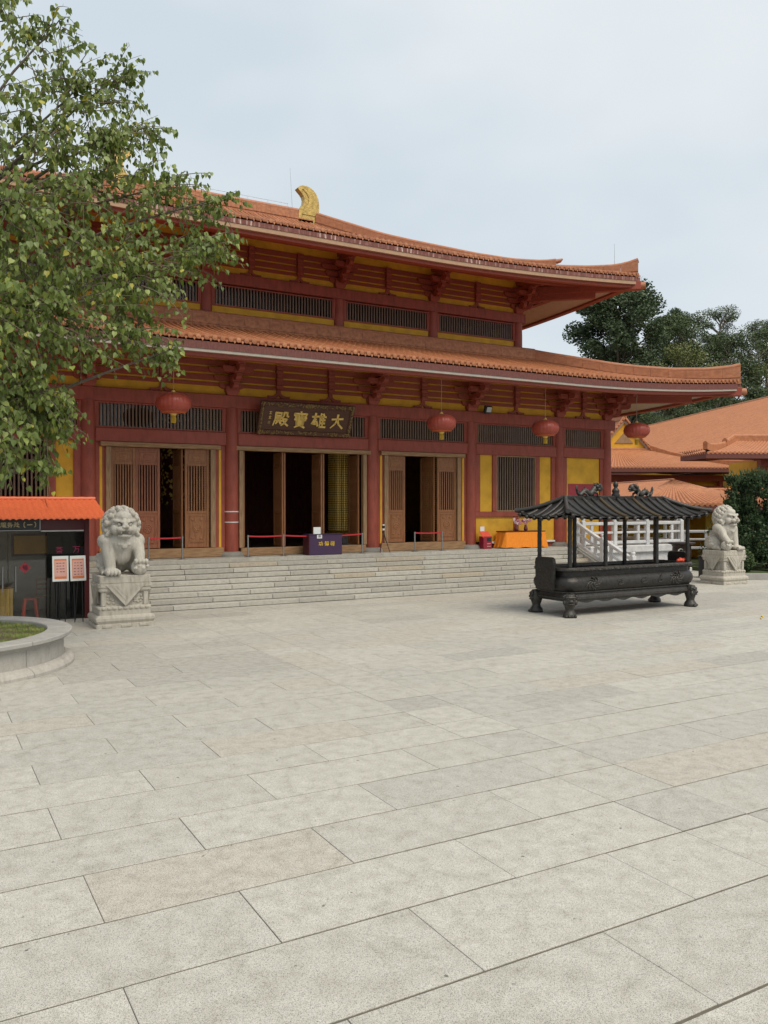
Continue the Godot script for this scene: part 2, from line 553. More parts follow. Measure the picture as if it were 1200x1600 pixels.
func tile_row(m: MB, up: bool, side: int, u: float, tmax: float, r := 0.062) -> void:
	var n := maxi(1, int(round(tmax / 0.42)))
	var across := (roof_point(up, side, u + 0.01, 0.0) - roof_point(up, side, u, 0.0))
	across.y = 0
	across = across.normalized()
	var rows := []
	for i in n + 1:                                # every tile is a little wider at its lower end
		for e in ([0] if i == 0 else ([1] if i == n else [1, 0])):
			var p := roof_point(up, side, u, tmax * i / n, 0.02)
			var q := r * (1.0 if e == 0 else 0.86)
			var line := PackedVector3Array()
			line.append(p - across * q * 1.05)
			for k in 6:
				var a := PI * k / 5.0
				line.append(p - across * cos(a) * q + Vector3.UP * (0.05 + sin(a) * q * 1.1))
			line.append(p + across * q * 1.05)
			rows.append(line)
	var back := []
	for i in rows.size(): back.append(rows[i])
	# orientation: columns run along +across, rows inwards
	m.surf(back, false, true)
	# the round end tile, a disc just proud of the row, and the drip tile beside it
	var out := (roof_point(up, side, u, 0.0) - roof_point(up, side, u, 0.3))
	out.y = 0
	out = out.normalized()
	var cpt := roof_point(up, side, u, 0.0, 0.02) + out * 0.03
	var ring := PackedVector3Array()
	var ring2 := PackedVector3Array()
	for k in 10:
		var a := TAU * k / 10.0
		var o := (across * cos(a) + Vector3.UP * (sin(a) + 0.62)) * (r + 0.012)
		ring.append(cpt + o)
		ring2.append(cpt + o - out * 0.06)
	for k in 10:
		var j := (k + 1) % 10
		m.tri(cpt + out * 0.012 + Vector3.UP * 0.04, ring[k], ring[j])
		m.quad(ring2[k], ring2[j], ring[j], ring[k])
	var d0 := cpt + across * 0.118 - out * 0.01
	var w := across * 0.045
	m.quad(d0 - w + Vector3.UP * 0.01, d0 + Vector3.DOWN * 0.075, d0 + w + Vector3.UP * 0.01, d0 + Vector3.UP * 0.03)


func ridge_run(parent: Node, called: String, pts: Array, tops: Array, w: float, step := 0.72) -> void:   # ridge of box tiles along pts (on the roof), up to the heights tops
	var curve := []
	var total := 0.0
	for i in pts.size():
		if i > 0: total += (pts[i] - pts[i - 1]).length()
		curve.append(total)
	var n := maxi(2, int(round(total / step)))
	var at := func(s: float) -> Array:
		for i in range(1, pts.size()):
			if s <= curve[i] or i == pts.size() - 1:
				var f: float = clampf((s - curve[i - 1]) / (curve[i] - curve[i - 1]), 0, 1)
				return [(pts[i - 1] as Vector3).lerp(pts[i], f), lerpf(tops[i - 1], tops[i], f)]
		return [pts[0], tops[0]]
	for k in n:
		var a: Array = at.call(total * k / n + 0.004)
		var b: Array = at.call(total * (k + 1) / n - 0.004)
		var p: Vector3 = a[0]
		var q: Vector3 = b[0]
		var side := (q - p)
		side.y = 0
		side = side.normalized().cross(Vector3.UP) * w * 0.5
		var m := MB.new()
		for lay in [[0.0, 0.34, 1.0], [0.34, 0.42, 1.16], [0.42, 0.90, 0.9]]:
			var k0: float = lay[2]
			var c := []
			for e in [[p, a[1]], [q, b[1]]]:
				var base: Vector3 = e[0]
				var lo: float = lerpf(base.y - 0.08, e[1], lay[0])
				var hi: float = lerpf(base.y - 0.08, e[1], lay[1])
				c.append_array([Vector3(base.x, lo, base.z) + side * k0, Vector3(base.x, lo, base.z) - side * k0, Vector3(base.x, hi, base.z) - side * k0, Vector3(base.x, hi, base.z) + side * k0])
			m.quad(c[0], c[4], c[7], c[3]); m.quad(c[5], c[1], c[2], c[6]); m.quad(c[3], c[7], c[6], c[2])
			m.quad(c[1], c[0], c[3], c[2]); m.quad(c[4], c[5], c[6], c[7]); m.quad(c[0], c[1], c[5], c[4])
		put(called, m, M.ridge, parent)
	var cap := MB.new()
	var line := []
	var rad := []
	for k in n * 2 + 1:
		var a: Array = at.call(total * k / (n * 2.0))
		line.append(Vector3(a[0].x, a[1] - 0.02, a[0].z))
		rad.append(w * 0.36)
	cap.tube(line, rad, 8)
	put("ridge_cap", cap, M.ridge_cap, parent)


func build_roof(hall: Node3D, up: bool) -> void:
	var roof := Node3D.new()
	roof.name = "upper_roof" if up else "lower_roof"
	hall.add_child(roof)
	var hx := 15.2 if up else 18.04
	var hz := 10.51 if up else 13.34
	var tin := 10.51 if up else 6.15
	# the bed under the tile rows
	var pan := MB.new()
	for side in 4:
		var half := hx if side % 2 == 0 else hz
		var rows := []
		for i in 13:
			var t := tin * i / 12.0
			var line := PackedVector3Array()
			for j in 49:
				line.append(roof_point(up, side, (half - t) * (j / 24.0 - 1.0), t))
			rows.append(line)
		pan.surf(rows)
	put("tile_bed", pan, M.pan, roof)
	var rest := MB.new()
	for side in 4:
		var half := hx if side % 2 == 0 else hz
		var pitch := 0.235
		var n := int(half * 2 / pitch)
		for k in n:
			var u := (k + 0.5 - n * 0.5) * pitch
			var tmax := minf(tin, half - absf(u))
			if tmax < 0.15: continue
			if side == 0:
				var m := MB.new()
				tile_row(m, up, side, u, tmax)
				put("tile_row", m, M.tile[rng.randi() % 4], roof)
			else:
				tile_row(rest, up, side, u, tmax)
	var r := put("tile_rows_round_the_back", rest, M.tile[0], roof)
	r.set_meta("kind", "stuff")
	# eave: fascia, pale strip and the red board under it, on all four sides
	var edge := [[0.0, 0.0, -0.05, -0.26, 0.09], [0.02, 0.0, -0.26, -0.345, 0.14], [0.14, 0.0, -0.345, -0.45, 0.26]]
	if up: edge = [[0.0, 0.0, -0.05, -0.20, 0.09], [0.02, 0.0, -0.20, -0.345, 0.16], [0.14, 0.0, -0.345, -0.46, 0.26]]
	var names := ["fascia", "eave_strip", "eave_board"]
	for k in 3:
		var e: Array = edge[k]
		for side in 4:
			var half := hx if side % 2 == 0 else hz
			var m := MB.new()
			var rows := [PackedVector3Array(), PackedVector3Array(), PackedVector3Array(), PackedVector3Array(), PackedVector3Array()]
			for j in 61:
				var f := j / 30.0 - 1.0
				var o: float = (half - e[0]) * f
				var i: float = (half - e[0] - e[4]) * f
				var yo := roof_y(up, 0.0, half - absf(o))
				var po := roof_point(up, side, o, e[0])
				var pi := roof_point(up, side, i, e[0] + e[4])
				rows[0].append(Vector3(pi.x, yo + e[3], pi.z))
				rows[1].append(Vector3(po.x, yo + e[3], po.z))
				rows[2].append(Vector3(po.x, yo + e[2], po.z))
				rows[3].append(Vector3(pi.x, yo + e[2], pi.z))
				rows[4].append(Vector3(pi.x, yo + e[3], pi.z))
			m.surf(rows, false, true)
			put(names[k], m, [M.fascia_worn if up else M.fascia, M.strip_brown if up else M.strip, M.bracket][k], roof)
	# soffit
	var over := 3.71 if up else 3.84
	var low := -0.40 if up else -0.37
	var rise := 1.35 if up else 1.15
	for side in 4:
		var half := hx if side % 2 == 0 else hz
		var m := MB.new()
		var rows := []
		for i in 5:
			var f := i / 4.0
			var t := lerpf(0.30, over - 0.05, f)
			var line := PackedVector3Array()
			for j in 41:
				var u := (half - t) * (1.0 - j / 20.0)
				var p := roof_point(up, side, u, t)
				line.append(Vector3(p.x, roof_y(up, 0.0, half - absf(u) * half / (half - t)) * (1.0 - f) + (12.22 if up else 7.62) * f + low + rise * f, p.z))
			rows.append(line)
		m.surf(rows)
		put("soffit", m, M.soffit, roof)
	# ridges
	if up:
		var zr := -36.2
		var pts := []
		var tops := []
		for k in 13:
			pts.append(Vector3(lerpf(CX - 4.6, CX + 4.6, k / 12.0), 16.2, zr))
			tops.append(16.78)
		ridge_run(roof, "ridge_block", pts, tops, 0.34)
		for sx in [1.0, -1.0]:
			for sz in [1.0, -1.0]:
				for seg in [[[0.06, 13.43], [0.4, 13.29], [0.75, 13.23], [1.5, 13.26], [2.28, 13.37], [2.6, 13.42]], [[2.5, 13.67], [2.75, 13.66], [3.06, 13.68], [3.86, 13.84], [5.0, 14.22], [5.9, 14.58], [7.0, 15.02], [8.05, 15.47], [9.0, 15.98], [9.85, 16.44], [10.4, 16.74]]]:
					pts = []
					tops = []
					for p in seg:
						var t: float = p[0]
						pts.append(Vector3(CX + sx * (hx - t), roof_y(up, t, t), -36.2 + sz * (hz - t)))
						tops.append(p[1])
					ridge_run(roof, "hip_ridge_block", pts, tops, 0.3)
				# the curled tip of the upper run
				var tip := MB.new()
				var b := Vector3(CX + sx * (hx - 2.5), 13.62, -36.2 + sz * (hz - 2.5))
				tip.tube([b, b + Vector3(sx * 0.12, 0.03, sz * 0.12), b + Vector3(sx * 0.2, 0.1, sz * 0.2)], [0.11, 0.09, 0.03], 8)
				put("ridge_tip", tip, M.ridge_cap, roof)
			# gilded horn at the end of the main ridge
			var horn := PackedVector2Array()
			for q in [[-0.53, 16.1], [-0.46, 16.82], [-0.29, 17.02], [-0.22, 17.15], [-0.20, 17.32], [-0.24, 17.46], [-0.33, 17.58], [-0.44, 17.68], [-0.55, 17.79], [-0.45, 17.88], [-0.30, 17.94], [-0.1, 17.95], [0.1, 17.9], [0.28, 17.79], [0.42, 17.64], [0.51, 17.45], [0.55, 17.25], [0.56, 17.0], [0.54, 16.7], [0.5, 16.1]]:
				horn.append(Vector2(q[0], q[1]))
			var hm := MB.new()
			var place := Transform3D(Basis(Vector3(sx, 0, 0), Vector3.UP, Vector3(0, 0, sx)), Vector3(CX + sx * 4.36, 0, -36.2))
			hm.prism(horn, 0.34, place)
			var inner := PackedVector2Array()
			for q in [[-0.32, 16.6], [-0.2, 16.95], [0.0, 17.15], [0.02, 17.4], [-0.1, 17.62], [-0.3, 17.78], [-0.05, 17.83], [0.2, 17.7], [0.36, 17.45], [0.4, 17.1], [0.38, 16.6]]:
				inner.append(Vector2(q[0], q[1]))
			var hn := MB.new()
			hn.prism(inner, 0.40, place)
			var hp := put("ridge_horn", hm, M.gilt, roof, "gilded curved horn at the end of the main ridge")
			put("raised_band", hn, M.gilt, hp)
		# lightning wire along the ridge
		var wire := MB.new()
		for k in 9:
			var x := CX - 4.4 + k * 0.97
			wire.tube([Vector3(x, 16.75, zr), Vector3(x, 17.02, zr)], [0.006, 0.006], 4)
		wire.tube([Vector3(CX - 4.4, 17.02, zr), Vector3(CX + 3.4, 17.02, zr)], [0.007, 0.007], 4)
		wire.tube([Vector3(CX + 3.62, 16.7, zr), Vector3(CX + 3.5, 18.7, zr)], [0.009, 0.005], 4)
		put("lightning_wire", wire, M.steel, roof)
		var rod := MB.new()
		rod.tube([Vector3(CX + hx - 0.75, 13.1, -25.7 - 0.75), Vector3(CX + hx - 0.75, 14.2, -25.7 - 0.75)], [0.009, 0.005], 4)
		put("lightning_rod", rod, M.steel, roof)
	else:
		# box ridge where the lower roof meets the upper wall, then down each hip
		for side in 4:
			var half := hx if side % 2 == 0 else hz
			var pts := []
			var tops := []
			for k in 13:
				pts.append(roof_point(up, side, (half - 6.0) * (k / 6.0 - 1.0), 6.0))
				tops.append(9.76)
			ridge_run(roof, "ridge_block", pts, tops, 0.3, 0.95)
		for sx in [1.0, -1.0]:
			for sz in [1.0, -1.0]:
				var pts := []
				var tops := []
				for p in [[0.02, 8.76], [0.25, 8.69], [0.6, 8.65], [1.02, 8.63], [1.92, 8.68], [2.83, 8.83], [3.58, 9.0], [4.72, 9.34], [5.5, 9.57], [6.0, 9.73]]:
					var t: float = p[0]
					pts.append(Vector3(CX + sx * (hx - t), roof_y(up, t, t), -36.2 + sz * (hz - t)))
					tops.append(p[1])
				ridge_run(roof, "hip_ridge_block", pts, tops, 0.3)
	# hip beams under the corners, with the capped end that shows beyond the eave
	for sx in [1.0, -1.0]:
		for sz in [1.0, -1.0]:
			var o := Vector3(sx, 0, sz)
			var tip := Vector3(CX + sx * hx, 0, -36.2 + sz * hz)
			var a := tip + o * 0.02 + Vector3.UP * ((12.72 if up else 8.04) - 0.40)
			var b := tip - o * (over + 0.2) + Vector3.UP * ((12.22 if up else 7.62) + 0.15)
			var dir := (a - b).normalized()
			var m := MB.new()
			m.cbox((a + b) * 0.5, Vector3(0.30, 0.36, (a - b).length()), 0.02, Basis.looking_at(-dir, Vector3.UP))
			m.cbox((a * 0.35 + b * 0.65) - Vector3.UP * 0.3, Vector3(0.26, 0.28, (a - b).length() * 0.62), 0.02, Basis.looking_at(-dir, Vector3.UP))
			put("hip_beam", m, M.bracket, roof)
			var cap := MB.new()
			cap.tube([a - dir * 0.05, a + dir * 0.16, a + dir * 0.19], [0.15, 0.15, 0.11], 10)
			put("beam_cap", cap, M.ridge_cap, roof)
	# purlins half way out
	for side in 4:
		var half := hx if side % 2 == 0 else hz
		for t in [1.75]:
			var m := MB.new()
			var rows := [PackedVector3Array(), PackedVector3Array(), PackedVector3Array(), PackedVector3Array(), PackedVector3Array()]
			var y0: float = (12.22 if up else 7.62) + low + rise * ((t - 0.3) / (over - 0.3)) - 0.03
			for j in 31:
				var f := j / 15.0 - 1.0
				var lift := 0.22 * pow(absf(f), 6.0)
				for c in 5:
					var d: Array = [[0.13, -0.15], [-0.13, -0.15], [-0.13, 0.0], [0.13, 0.0], [0.13, -0.15]][c]
					var p := roof_point(up, side, (half - t - d[0]) * f, t + d[0])
					rows[c].append(Vector3(p.x, y0 + d[1] + lift, p.z))
			m.surf(rows, false, true)
			put("purlin", m, M.bracket, roof)


# ---------------------------------------------------------------- brackets
func arm_shape(length: float, h: float, w: float, along: Vector3, at: Vector3, curl := true) -> MB:   # a bracket arm with its lower corners rounded off
	var m := MB.new()
	var l := length * 0.5
	var p := PackedVector2Array()
	if curl:
		for q in [[-l, h], [-l, h * 0.45], [-l + h * 0.25, h * 0.16], [-l + h * 0.6, 0.0], [l - h * 0.6, 0.0], [l - h * 0.25, h * 0.16], [l, h * 0.45], [l, h]]:
			p.append(Vector2(q[0], q[1]))
	else:
		for q in [[-l, h], [-l, 0.0], [l, 0.0], [l, h]]:
			p.append(Vector2(q[0], q[1]))
	m.prism(p, w, Transform3D(Basis(along, Vector3.UP, along.cross(Vector3.UP)), at))
	return m


func bearing_block(m: MB, at: Vector3, w: float, h: float) -> void:    # dou: a block with a tapered foot
	var a := w * 0.5
	var rows := []
	for q in [[a * 0.7, 0.0], [a, h * 0.45], [a, h]]:
		rows.append(PackedVector3Array([at + Vector3(-q[0], q[1], q[0]), at + Vector3(q[0], q[1], q[0]), at + Vector3(q[0], q[1], -q[0]), at + Vector3(-q[0], q[1], -q[0])]))
	for i in 2:
		for j in 4:
			var k := (j + 1) % 4
			m.quad(rows[i][j], rows[i][k], rows[i + 1][k], rows[i + 1][j])
	m.quad(rows[2][0], rows[2][1], rows[2][2], rows[2][3])
	m.quad(rows[0][3], rows[0][2], rows[0][1], rows[0][0])


func bracket_set(hall: Node3D, at: Vector3, out: Vector3, reach: float, corner := false) -> void:
	var set_ := Node3D.new()
	set_.name = "bracket_set"
	hall.add_child(set_, true)
	set_.position = at
	var side := out.cross(Vector3.UP).normalized()
	var m := MB.new()
	bearing_block(m, Vector3.ZERO, 0.46, 0.28)
	put("base_block", m, M.bracket, set_)
	var dirs := [out]
	if corner: dirs = [out, side if (side.x > 0) == (at.x > CX) else -side, (out + (side if (side.x > 0) == (at.x > CX) else -side)).normalized()]
	for di in dirs.size():
		var d: Vector3 = dirs[di]
		var s := d.cross(Vector3.UP).normalized()
		var rr := reach * (1.35 if di == 2 else 1.0)
		for k in 4:
			var y := 0.20 + 0.25 * k
			var l := 0.55 + rr * (k + 1) / 4.0
			put("arm", arm_shape(l, 0.20, 0.18, d, d * (l * 0.5 - 0.28) + Vector3.UP * y), M.bracket, set_)
			var b := MB.new()
			bearing_block(b, d * (l - 0.42) + Vector3.UP * (y + 0.185), 0.27, 0.15)
			put("bearing_block", b, M.bracket, set_)
			if di < 2 and k < 3:
				var w := 0.85 + 0.36 * k
				put("cross_arm", arm_shape(w, 0.18, 0.17, s, Vector3.UP * (y + 0.012) + d * 0.03), M.bracket, set_)
			if di < 2 and k % 2 == 1:
				put("cross_arm", arm_shape(1.15 - 0.12 * k, 0.18, 0.16, s, d * (l - 0.44) + Vector3.UP * (y + 0.24)), M.bracket, set_)
		# the slanting lever that carries the eave
		var a := d * -0.1 + Vector3.UP * 1.38
		var e := d * (rr + 0.55) + Vector3.UP * 0.98
		var v := MB.new()
		v.cbox((a + e) * 0.5, Vector3(0.16, 0.20, (a - e).length()), 0.015, Basis.looking_at((e - a).normalized(), Vector3.UP))
		put("lever", v, M.bracket, set_)


func strut(hall: Node3D, at: Vector3, h: float, htop: float) -> void:   # the splayed strut between two brackets, and the blocks above it
	var m := MB.new()
	var t := 0.11
	var p := PackedVector2Array([Vector2(-0.07, h), Vector2(0.07, h), Vector2(0.075, h * 0.62), Vector2(0.10, h * 0.5), Vector2(0.15, h * 0.38), Vector2(0.20, 0.10), Vector2(0.27, 0.085), Vector2(0.40, 0.085), Vector2(0.40, 0.0), Vector2(0.10, 0.0), Vector2(0.05, 0.06), Vector2(0.0, 0.11), Vector2(-0.05, 0.06), Vector2(-0.10, 0.0), Vector2(-0.40, 0.0), Vector2(-0.40, 0.085), Vector2(-0.27, 0.085), Vector2(-0.20, 0.10), Vector2(-0.15, h * 0.38), Vector2(-0.10, h * 0.5), Vector2(-0.075, h * 0.62)])
	m.prism(p, t, Transform3D(Basis.IDENTITY, at))
	var y := h
	var k := 0
	while y < htop - 0.02:
		var bh := minf(0.125, htop - y)
		bearing_block(m, at + Vector3(0, y, 0.045), 0.24 if k % 2 == 0 else 0.20, bh)
		y += 0.127
		k += 1
	put("strut", m, M.bracket, hall)


# ---------------------------------------------------------------- the hall's walls
func lattice(hall: Node3D, x0: float, x1: float, y0: float, y1: float, z: float, pitch: float, bar: Material, called := "lattice_window", pane := true) -> void:
	var w := Node3D.new()
	w.name = called
	hall.add_child(w, true)
	var f := MB.new()
	var e := 0.05
	f.span(Vector3(x0, y0, z - 0.05), Vector3(x1, y0 + e, z + 0.07))
	f.span(Vector3(x0, y1 - e, z - 0.05), Vector3(x1, y1, z + 0.07))
	f.span(Vector3(x0, y0 + e, z - 0.05), Vector3(x0 + e, y1 - e, z + 0.07))
	f.span(Vector3(x1 - e, y0 + e, z - 0.05), Vector3(x1, y1 - e, z + 0.07))
	put("frame", f, M.red if called != "wooden_lattice_window" else M.wood_pale, w)
	var b := MB.new()
	var n := int(round((x1 - x0 - 2 * e) / pitch))
	for k in n:
		var x := x0 + e + (k + 0.5) * (x1 - x0 - 2 * e) / n
		b.box(Vector3(x, (y0 + y1) * 0.5, z + 0.015), Vector3(0.048, y1 - y0 - 2 * e, 0.05))
	put("bars", b, bar, w)
	if pane:
		put("pane", boxm(Vector3((x0 + x1) * 0.5, (y0 + y1) * 0.5, z - 0.045), Vector3(x1 - x0 - 0.02, y1 - y0 - 0.02, 0.008)), M.glass, w)


func door_leaf(hall: Node3D, hinge: Vector3, width: float, height: float, turn: float, wood: Material) -> void:   # leaf hung at hinge, running along its local +x
	var d := Node3D.new()
	d.name = "door_leaf"
	hall.add_child(d, true)
	d.position = hinge
	d.rotation.y = turn
	var st := 0.085
	var t := 0.06
	var h1 := height * 0.36            # solid lower panel
	var h2 := height * 0.845           # bars up to here, a small panel above
	for x in [st * 0.5, width - st * 0.5]:
		put("stile", boxm(Vector3(x, height * 0.5, 0), Vector3(st, height, t), 0.006), wood, d)
	for y in [0.05, h1, h2, height - 0.045]:
		put("rail", boxm(Vector3(width * 0.5, y, 0), Vector3(width - 2 * st, 0.09, t - 0.006), 0.006), wood, d)
	var b := MB.new()
	var n := 7
	for k in n:
		b.box(Vector3(st + (k + 0.5) * (width - 2 * st) / n, (h1 + h2) * 0.5, 0), Vector3(0.04, h2 - h1 - 0.09, 0.035))
	put("bars", b, wood, d)
	for q in [[0.095, h1 - 0.045], [h2 + 0.045, height - 0.09]]:
		var y0: float = q[0]
		var y1: float = q[1]
		var p := MB.new()
		var c := Vector3(width * 0.5, (y0 + y1) * 0.5, 0)
		p.box(c, Vector3(width - 2 * st, y1 - y0, 0.025))
		p.cbox(c, Vector3(width - 2 * st - 0.09, y1 - y0 - 0.09, 0.045), 0.01)
		if y1 - y0 > 0.6:                 # carved medallion in its own raised border
			var iw := width - 2 * st - 0.17
			var ih := y1 - y0 - 0.18
			for s in [-1.0, 1.0]:
				p.cbox(c + Vector3(0, s * ih * 0.5, 0.02), Vector3(iw + 0.02, 0.022, 0.03), 0.006)
				p.cbox(c + Vector3(s * iw * 0.5, 0, 0.02), Vector3(0.022, ih - 0.024, 0.03), 0.006)
			p.lathe(c + Vector3(0, 0.03, 0.022), [Vector2(0.15, 0), Vector2(0.15, 0.012), Vector2(0.12, 0.018), Vector2(0.11, 0.006), Vector2(0.0, 0.012)], 14, true, Basis(Vector3.RIGHT, PI / 2))
			for k in 6:
				var a := TAU * k / 6.0
				p.ball(c + Vector3(cos(a) * 0.065, 0.03 + sin(a) * 0.065, 0.026), Vector3(0.036, 0.036, 0.014), 5, 8)
			for s in [-1.0, 1.0]:
				for s2 in [-1.0, 1.0]:
					p.ball(c + Vector3(s * iw * 0.3, s2 * ih * 0.36, 0.022), Vector3(0.06, 0.05, 0.012), 4, 8)
		else:
			p.ball(c + Vector3(0, 0, 0.02), Vector3(width * 0.2, (y1 - y0) * 0.22, 0.016), 5, 12)
		put("panel", p, wood, d)


func door_frame(hall: Node3D, x0: float, x1: float, j: float, h0: float, h1: float) -> void:   # pale jambs and header
	put("door_header", spanm(Vector3(x0 - 0.16, 4.78, ZC - 0.06), Vector3(x1 + 0.16, 4.925, ZC + 0.2), 0.012), M.wood_pale_x, hall)
	put("door_jamb", spanm(Vector3(x0, h0, ZC - 0.05), Vector3(x0 + j, 4.778, ZC + 0.14), 0.012), M.wood_pale, hall)
	put("door_jamb", spanm(Vector3(x1 - j, h0, ZC - 0.05), Vector3(x1, 4.778, ZC + 0.14), 0.012), M.wood_pale, hall)


func build_hall() -> void:
	var hall := thing("temple_hall", "red and yellow two-tiered temple hall with orange tiled roofs and wooden doors", "temple", Vector3.ZERO)
	build_roof(hall, false)
	build_roof(hall, true)
	# columns, lower storey (front row with stone plinths), upper storey
	var colm := MB.new()
	colm.lathe(Vector3.ZERO, [Vector2(0.245, 0.0), Vector2(0.245, 2.6), Vector2(0.235, 4.2), Vector2(0.215, 4.93)], 24, false)
	var column := colm.mesh()
	var plm := MB.new()
	plm.lathe(Vector3.ZERO, [Vector2(0.0, 0.0), Vector2(0.42, 0.0), Vector2(0.42, 0.05), Vector2(0.40, 0.10), Vector2(0.33, 0.145), Vector2(0.27, 0.16), Vector2(0.0, 0.16)], 24)
	var plinth := plm.mesh()
	for x in COLS:
		var o := put("column", column, M.red, hall)
		o.position = Vector3(x, FLOOR, ZC)
		o = put("column_plinth", plinth, M.plinth, hall)
		o.position = Vector3(x, FLOOR, ZC)
	for k in 4:
		for x in [COLS[0], COLS[7]]:
			var o := put("column", column, M.red, hall)
			o.position = Vector3(x, FLOOR, ZC - [2.7, 7.2, 11.8, 19.0][k])
	var ucm := MB.new()
	ucm.lathe(Vector3.ZERO, [Vector2(0.225, 9.2), Vector2(0.22, 10.4), Vector2(0.205, 11.0)], 20, false)
	var ucol := ucm.mesh()
	for k in range(1, 7):
		var o := put("upper_column", ucol, M.red, hall)
		o.position = Vector3(COLS[k], 0, ZU)
	# lower architrave and middle beam
	put("architrave", spanm(Vector3(COLS[0] - 0.5, 6.17, ZC - 0.17), Vector3(COLS[7] + 0.42, 6.6, ZC + 0.17), 0.02), M.red, hall)
	for s in [0, 7]:
		put("side_architrave", spanm(Vector3(COLS[s] - 0.17, 6.17, ZC - 19.4), Vector3(COLS[s] + 0.17, 6.6, ZC - 0.18), 0.02), M.red, hall)
	put("upper_architrave", spanm(Vector3(COLS[1] - 0.4, 11.0, ZU - 0.17), Vector3(COLS[6] + 0.36, 11.42, ZU + 0.17), 0.02), M.red, hall)
	for s in [1, 6]:
		put("side_architrave", spanm(Vector3(COLS[s] - 0.17, 11.0, ZU - 13.8), Vector3(COLS[s] + 0.17, 11.42, ZU - 0.18), 0.02), M.red, hall)
	for k in 7:
		put("middle_beam", spanm(Vector3(COLS[k] + 0.2, 4.93, ZC - 0.15), Vector3(COLS[k + 1] - 0.2, 5.35, ZC + 0.15), 0.015), M.red, hall)
		# transom window over the beam
		lattice(hall, COLS[k] + 0.27, COLS[k + 1] - 0.27, 5.36, 6.165, ZC, 0.108, M.bars)
		# studs filling beside the columns
		for s in [[COLS[k] + 0.2, COLS[k] + 0.272], [COLS[k + 1] - 0.272, COLS[k + 1] - 0.2]]:
			put("stud", spanm(Vector3(s[0], 5.36, ZC - 0.07), Vector3(s[1], 6.165, ZC + 0.08)), M.red, hall)
	# behind the transoms of the end bays stand yellow boards
	for q in [[COLS[5] + 0.32, COLS[5] + 0.98], [COLS[6] - 1.0, COLS[6] - 0.32], [COLS[6] + 0.32, COLS[7] - 0.32]]:
		put("transom_board", spanm(Vector3(q[0], 5.4, ZC - 0.12), Vector3(q[1], 6.13, ZC - 0.07)), M.yellow, hall)
	# wall zone with the brackets: yellow plaster, red beams proud of it
	put("plaster_band", spanm(Vector3(COLS[0] - 0.1, 6.6, ZC - 0.2), Vector3(COLS[7] + 0.1, 8.5, ZC + 0.004)), M.yellow, hall)
	put("plaster_band", spanm(Vector3(COLS[1] - 0.1, 11.42, ZU - 0.2), Vector3(COLS[6] + 0.1, 13.35, ZU + 0.004)), M.yellow, hall)
	for s in [[0, 6.6, 8.5, ZC], [7, 6.6, 8.5, ZC], [1, 11.42, 13.35, ZU], [6, 11.42, 13.35, ZU]]:
		var zb: float = -36.2 - (s[3] + 36.2)
		put("side_plaster_band", spanm(Vector3(COLS[s[0]] - 0.06, s[1], zb), Vector3(COLS[s[0]] + 0.06, s[2], s[3] - 0.21)), M.yellow, hall)
	for q in [[6.88, 7.0], [7.06, 7.25], [7.31, 7.49], [7.55, 7.74]]:
		put("tie_beam", spanm(Vector3(COLS[0] - 0.2, q[0], ZC - 0.055), Vector3(COLS[7] + 0.2, q[1], ZC + 0.045), 0.008), M.bracket, hall)
		put("upper_tie_beam", spanm(Vector3(COLS[1] - 0.2, q[0] + 4.795, ZU - 0.055), Vector3(COLS[6] + 0.2, q[1] + 4.795, ZU + 0.045), 0.008), M.bracket, hall)
	for k in COLS.size():
		bracket_set(hall, Vector3(COLS[k], 6.6, ZC), Vector3.BACK, 1.15, k == 0 or k == 7)
		if k > 0 and k < 7:
			bracket_set(hall, Vector3(COLS[k], 11.42, ZU), Vector3.BACK, 1.2, k == 1 or k == 6)
	for k in 7:
		var mid: float = (COLS[k] + COLS[k + 1]) * 0.5
		for x in ([mid - 0.98, mid + 0.98] if k == 3 else [mid]):
			strut(hall, Vector3(x, 6.6, ZC + 0.02), 0.30, 1.12)
			if k > 0 and k < 6: strut(hall, Vector3(x, 11.42, ZU + 0.02), 0.28, 1.10)
	# upper storey wall
	for k in range(1, 6):
		var x0: float = COLS[k] + 0.2
		var x1: float = COLS[k + 1] - 0.2
		put("plaster_panel", spanm(Vector3(x0, 9.2, ZU - 0.1), Vector3(x1, 10.2, ZU + 0.02)), M.yellow, hall)
		lattice(hall, x0 + 0.06, x1 - 0.06, 10.2, 10.97, ZU, 0.12, M.bars)
		for s in [[x0 - 0.01, x0 + 0.062], [x1 - 0.062, x1 + 0.01]]:
			put("stud", spanm(Vector3(s[0], 10.2, ZU - 0.07), Vector3(s[1], 11.0, ZU + 0.08)), M.red, hall)
	for s in [1, 6]:
		put("side_wall", spanm(Vector3(COLS[s] - 0.1, 9.0, ZU - 13.6), Vector3(COLS[s] + 0.1, 11.0, ZU - 0.2)), M.yellow, hall)
	put("back_wall", spanm(Vector3(COLS[1], 9.0, ZU - 13.7), Vector3(COLS[6], 13.4, ZU - 13.5)), M.yellow, hall)
	put("upper_ceiling", spanm(Vector3(COLS[1], 11.5, ZU - 13.5), Vector3(COLS[6], 11.6, ZU - 0.25)), M.hall_ceiling, hall)
	# lower walls at the sides and back, floor and ceiling, so that light comes in only through the openings
	for s in [0, 7]:
		put("side_wall", spanm(Vector3(COLS[s] - 0.1, FLOOR, ZC - 18.9), Vector3(COLS[s] + 0.1, 6.17, ZC - 0.2)), M.yellow, hall)
	put("back_wall", spanm(Vector3(COLS[0] - 0.1, FLOOR, ZC - 19.1), Vector3(COLS[7] + 0.1, 8.5, ZC - 18.9)), M.red, hall)
	put("hall_floor", spanm(Vector3(COLS[0], FLOOR - 0.02, ZC - 18.9), Vector3(COLS[7], FLOOR + 0.03, ZC - 0.3)), M.hall_floor, hall)
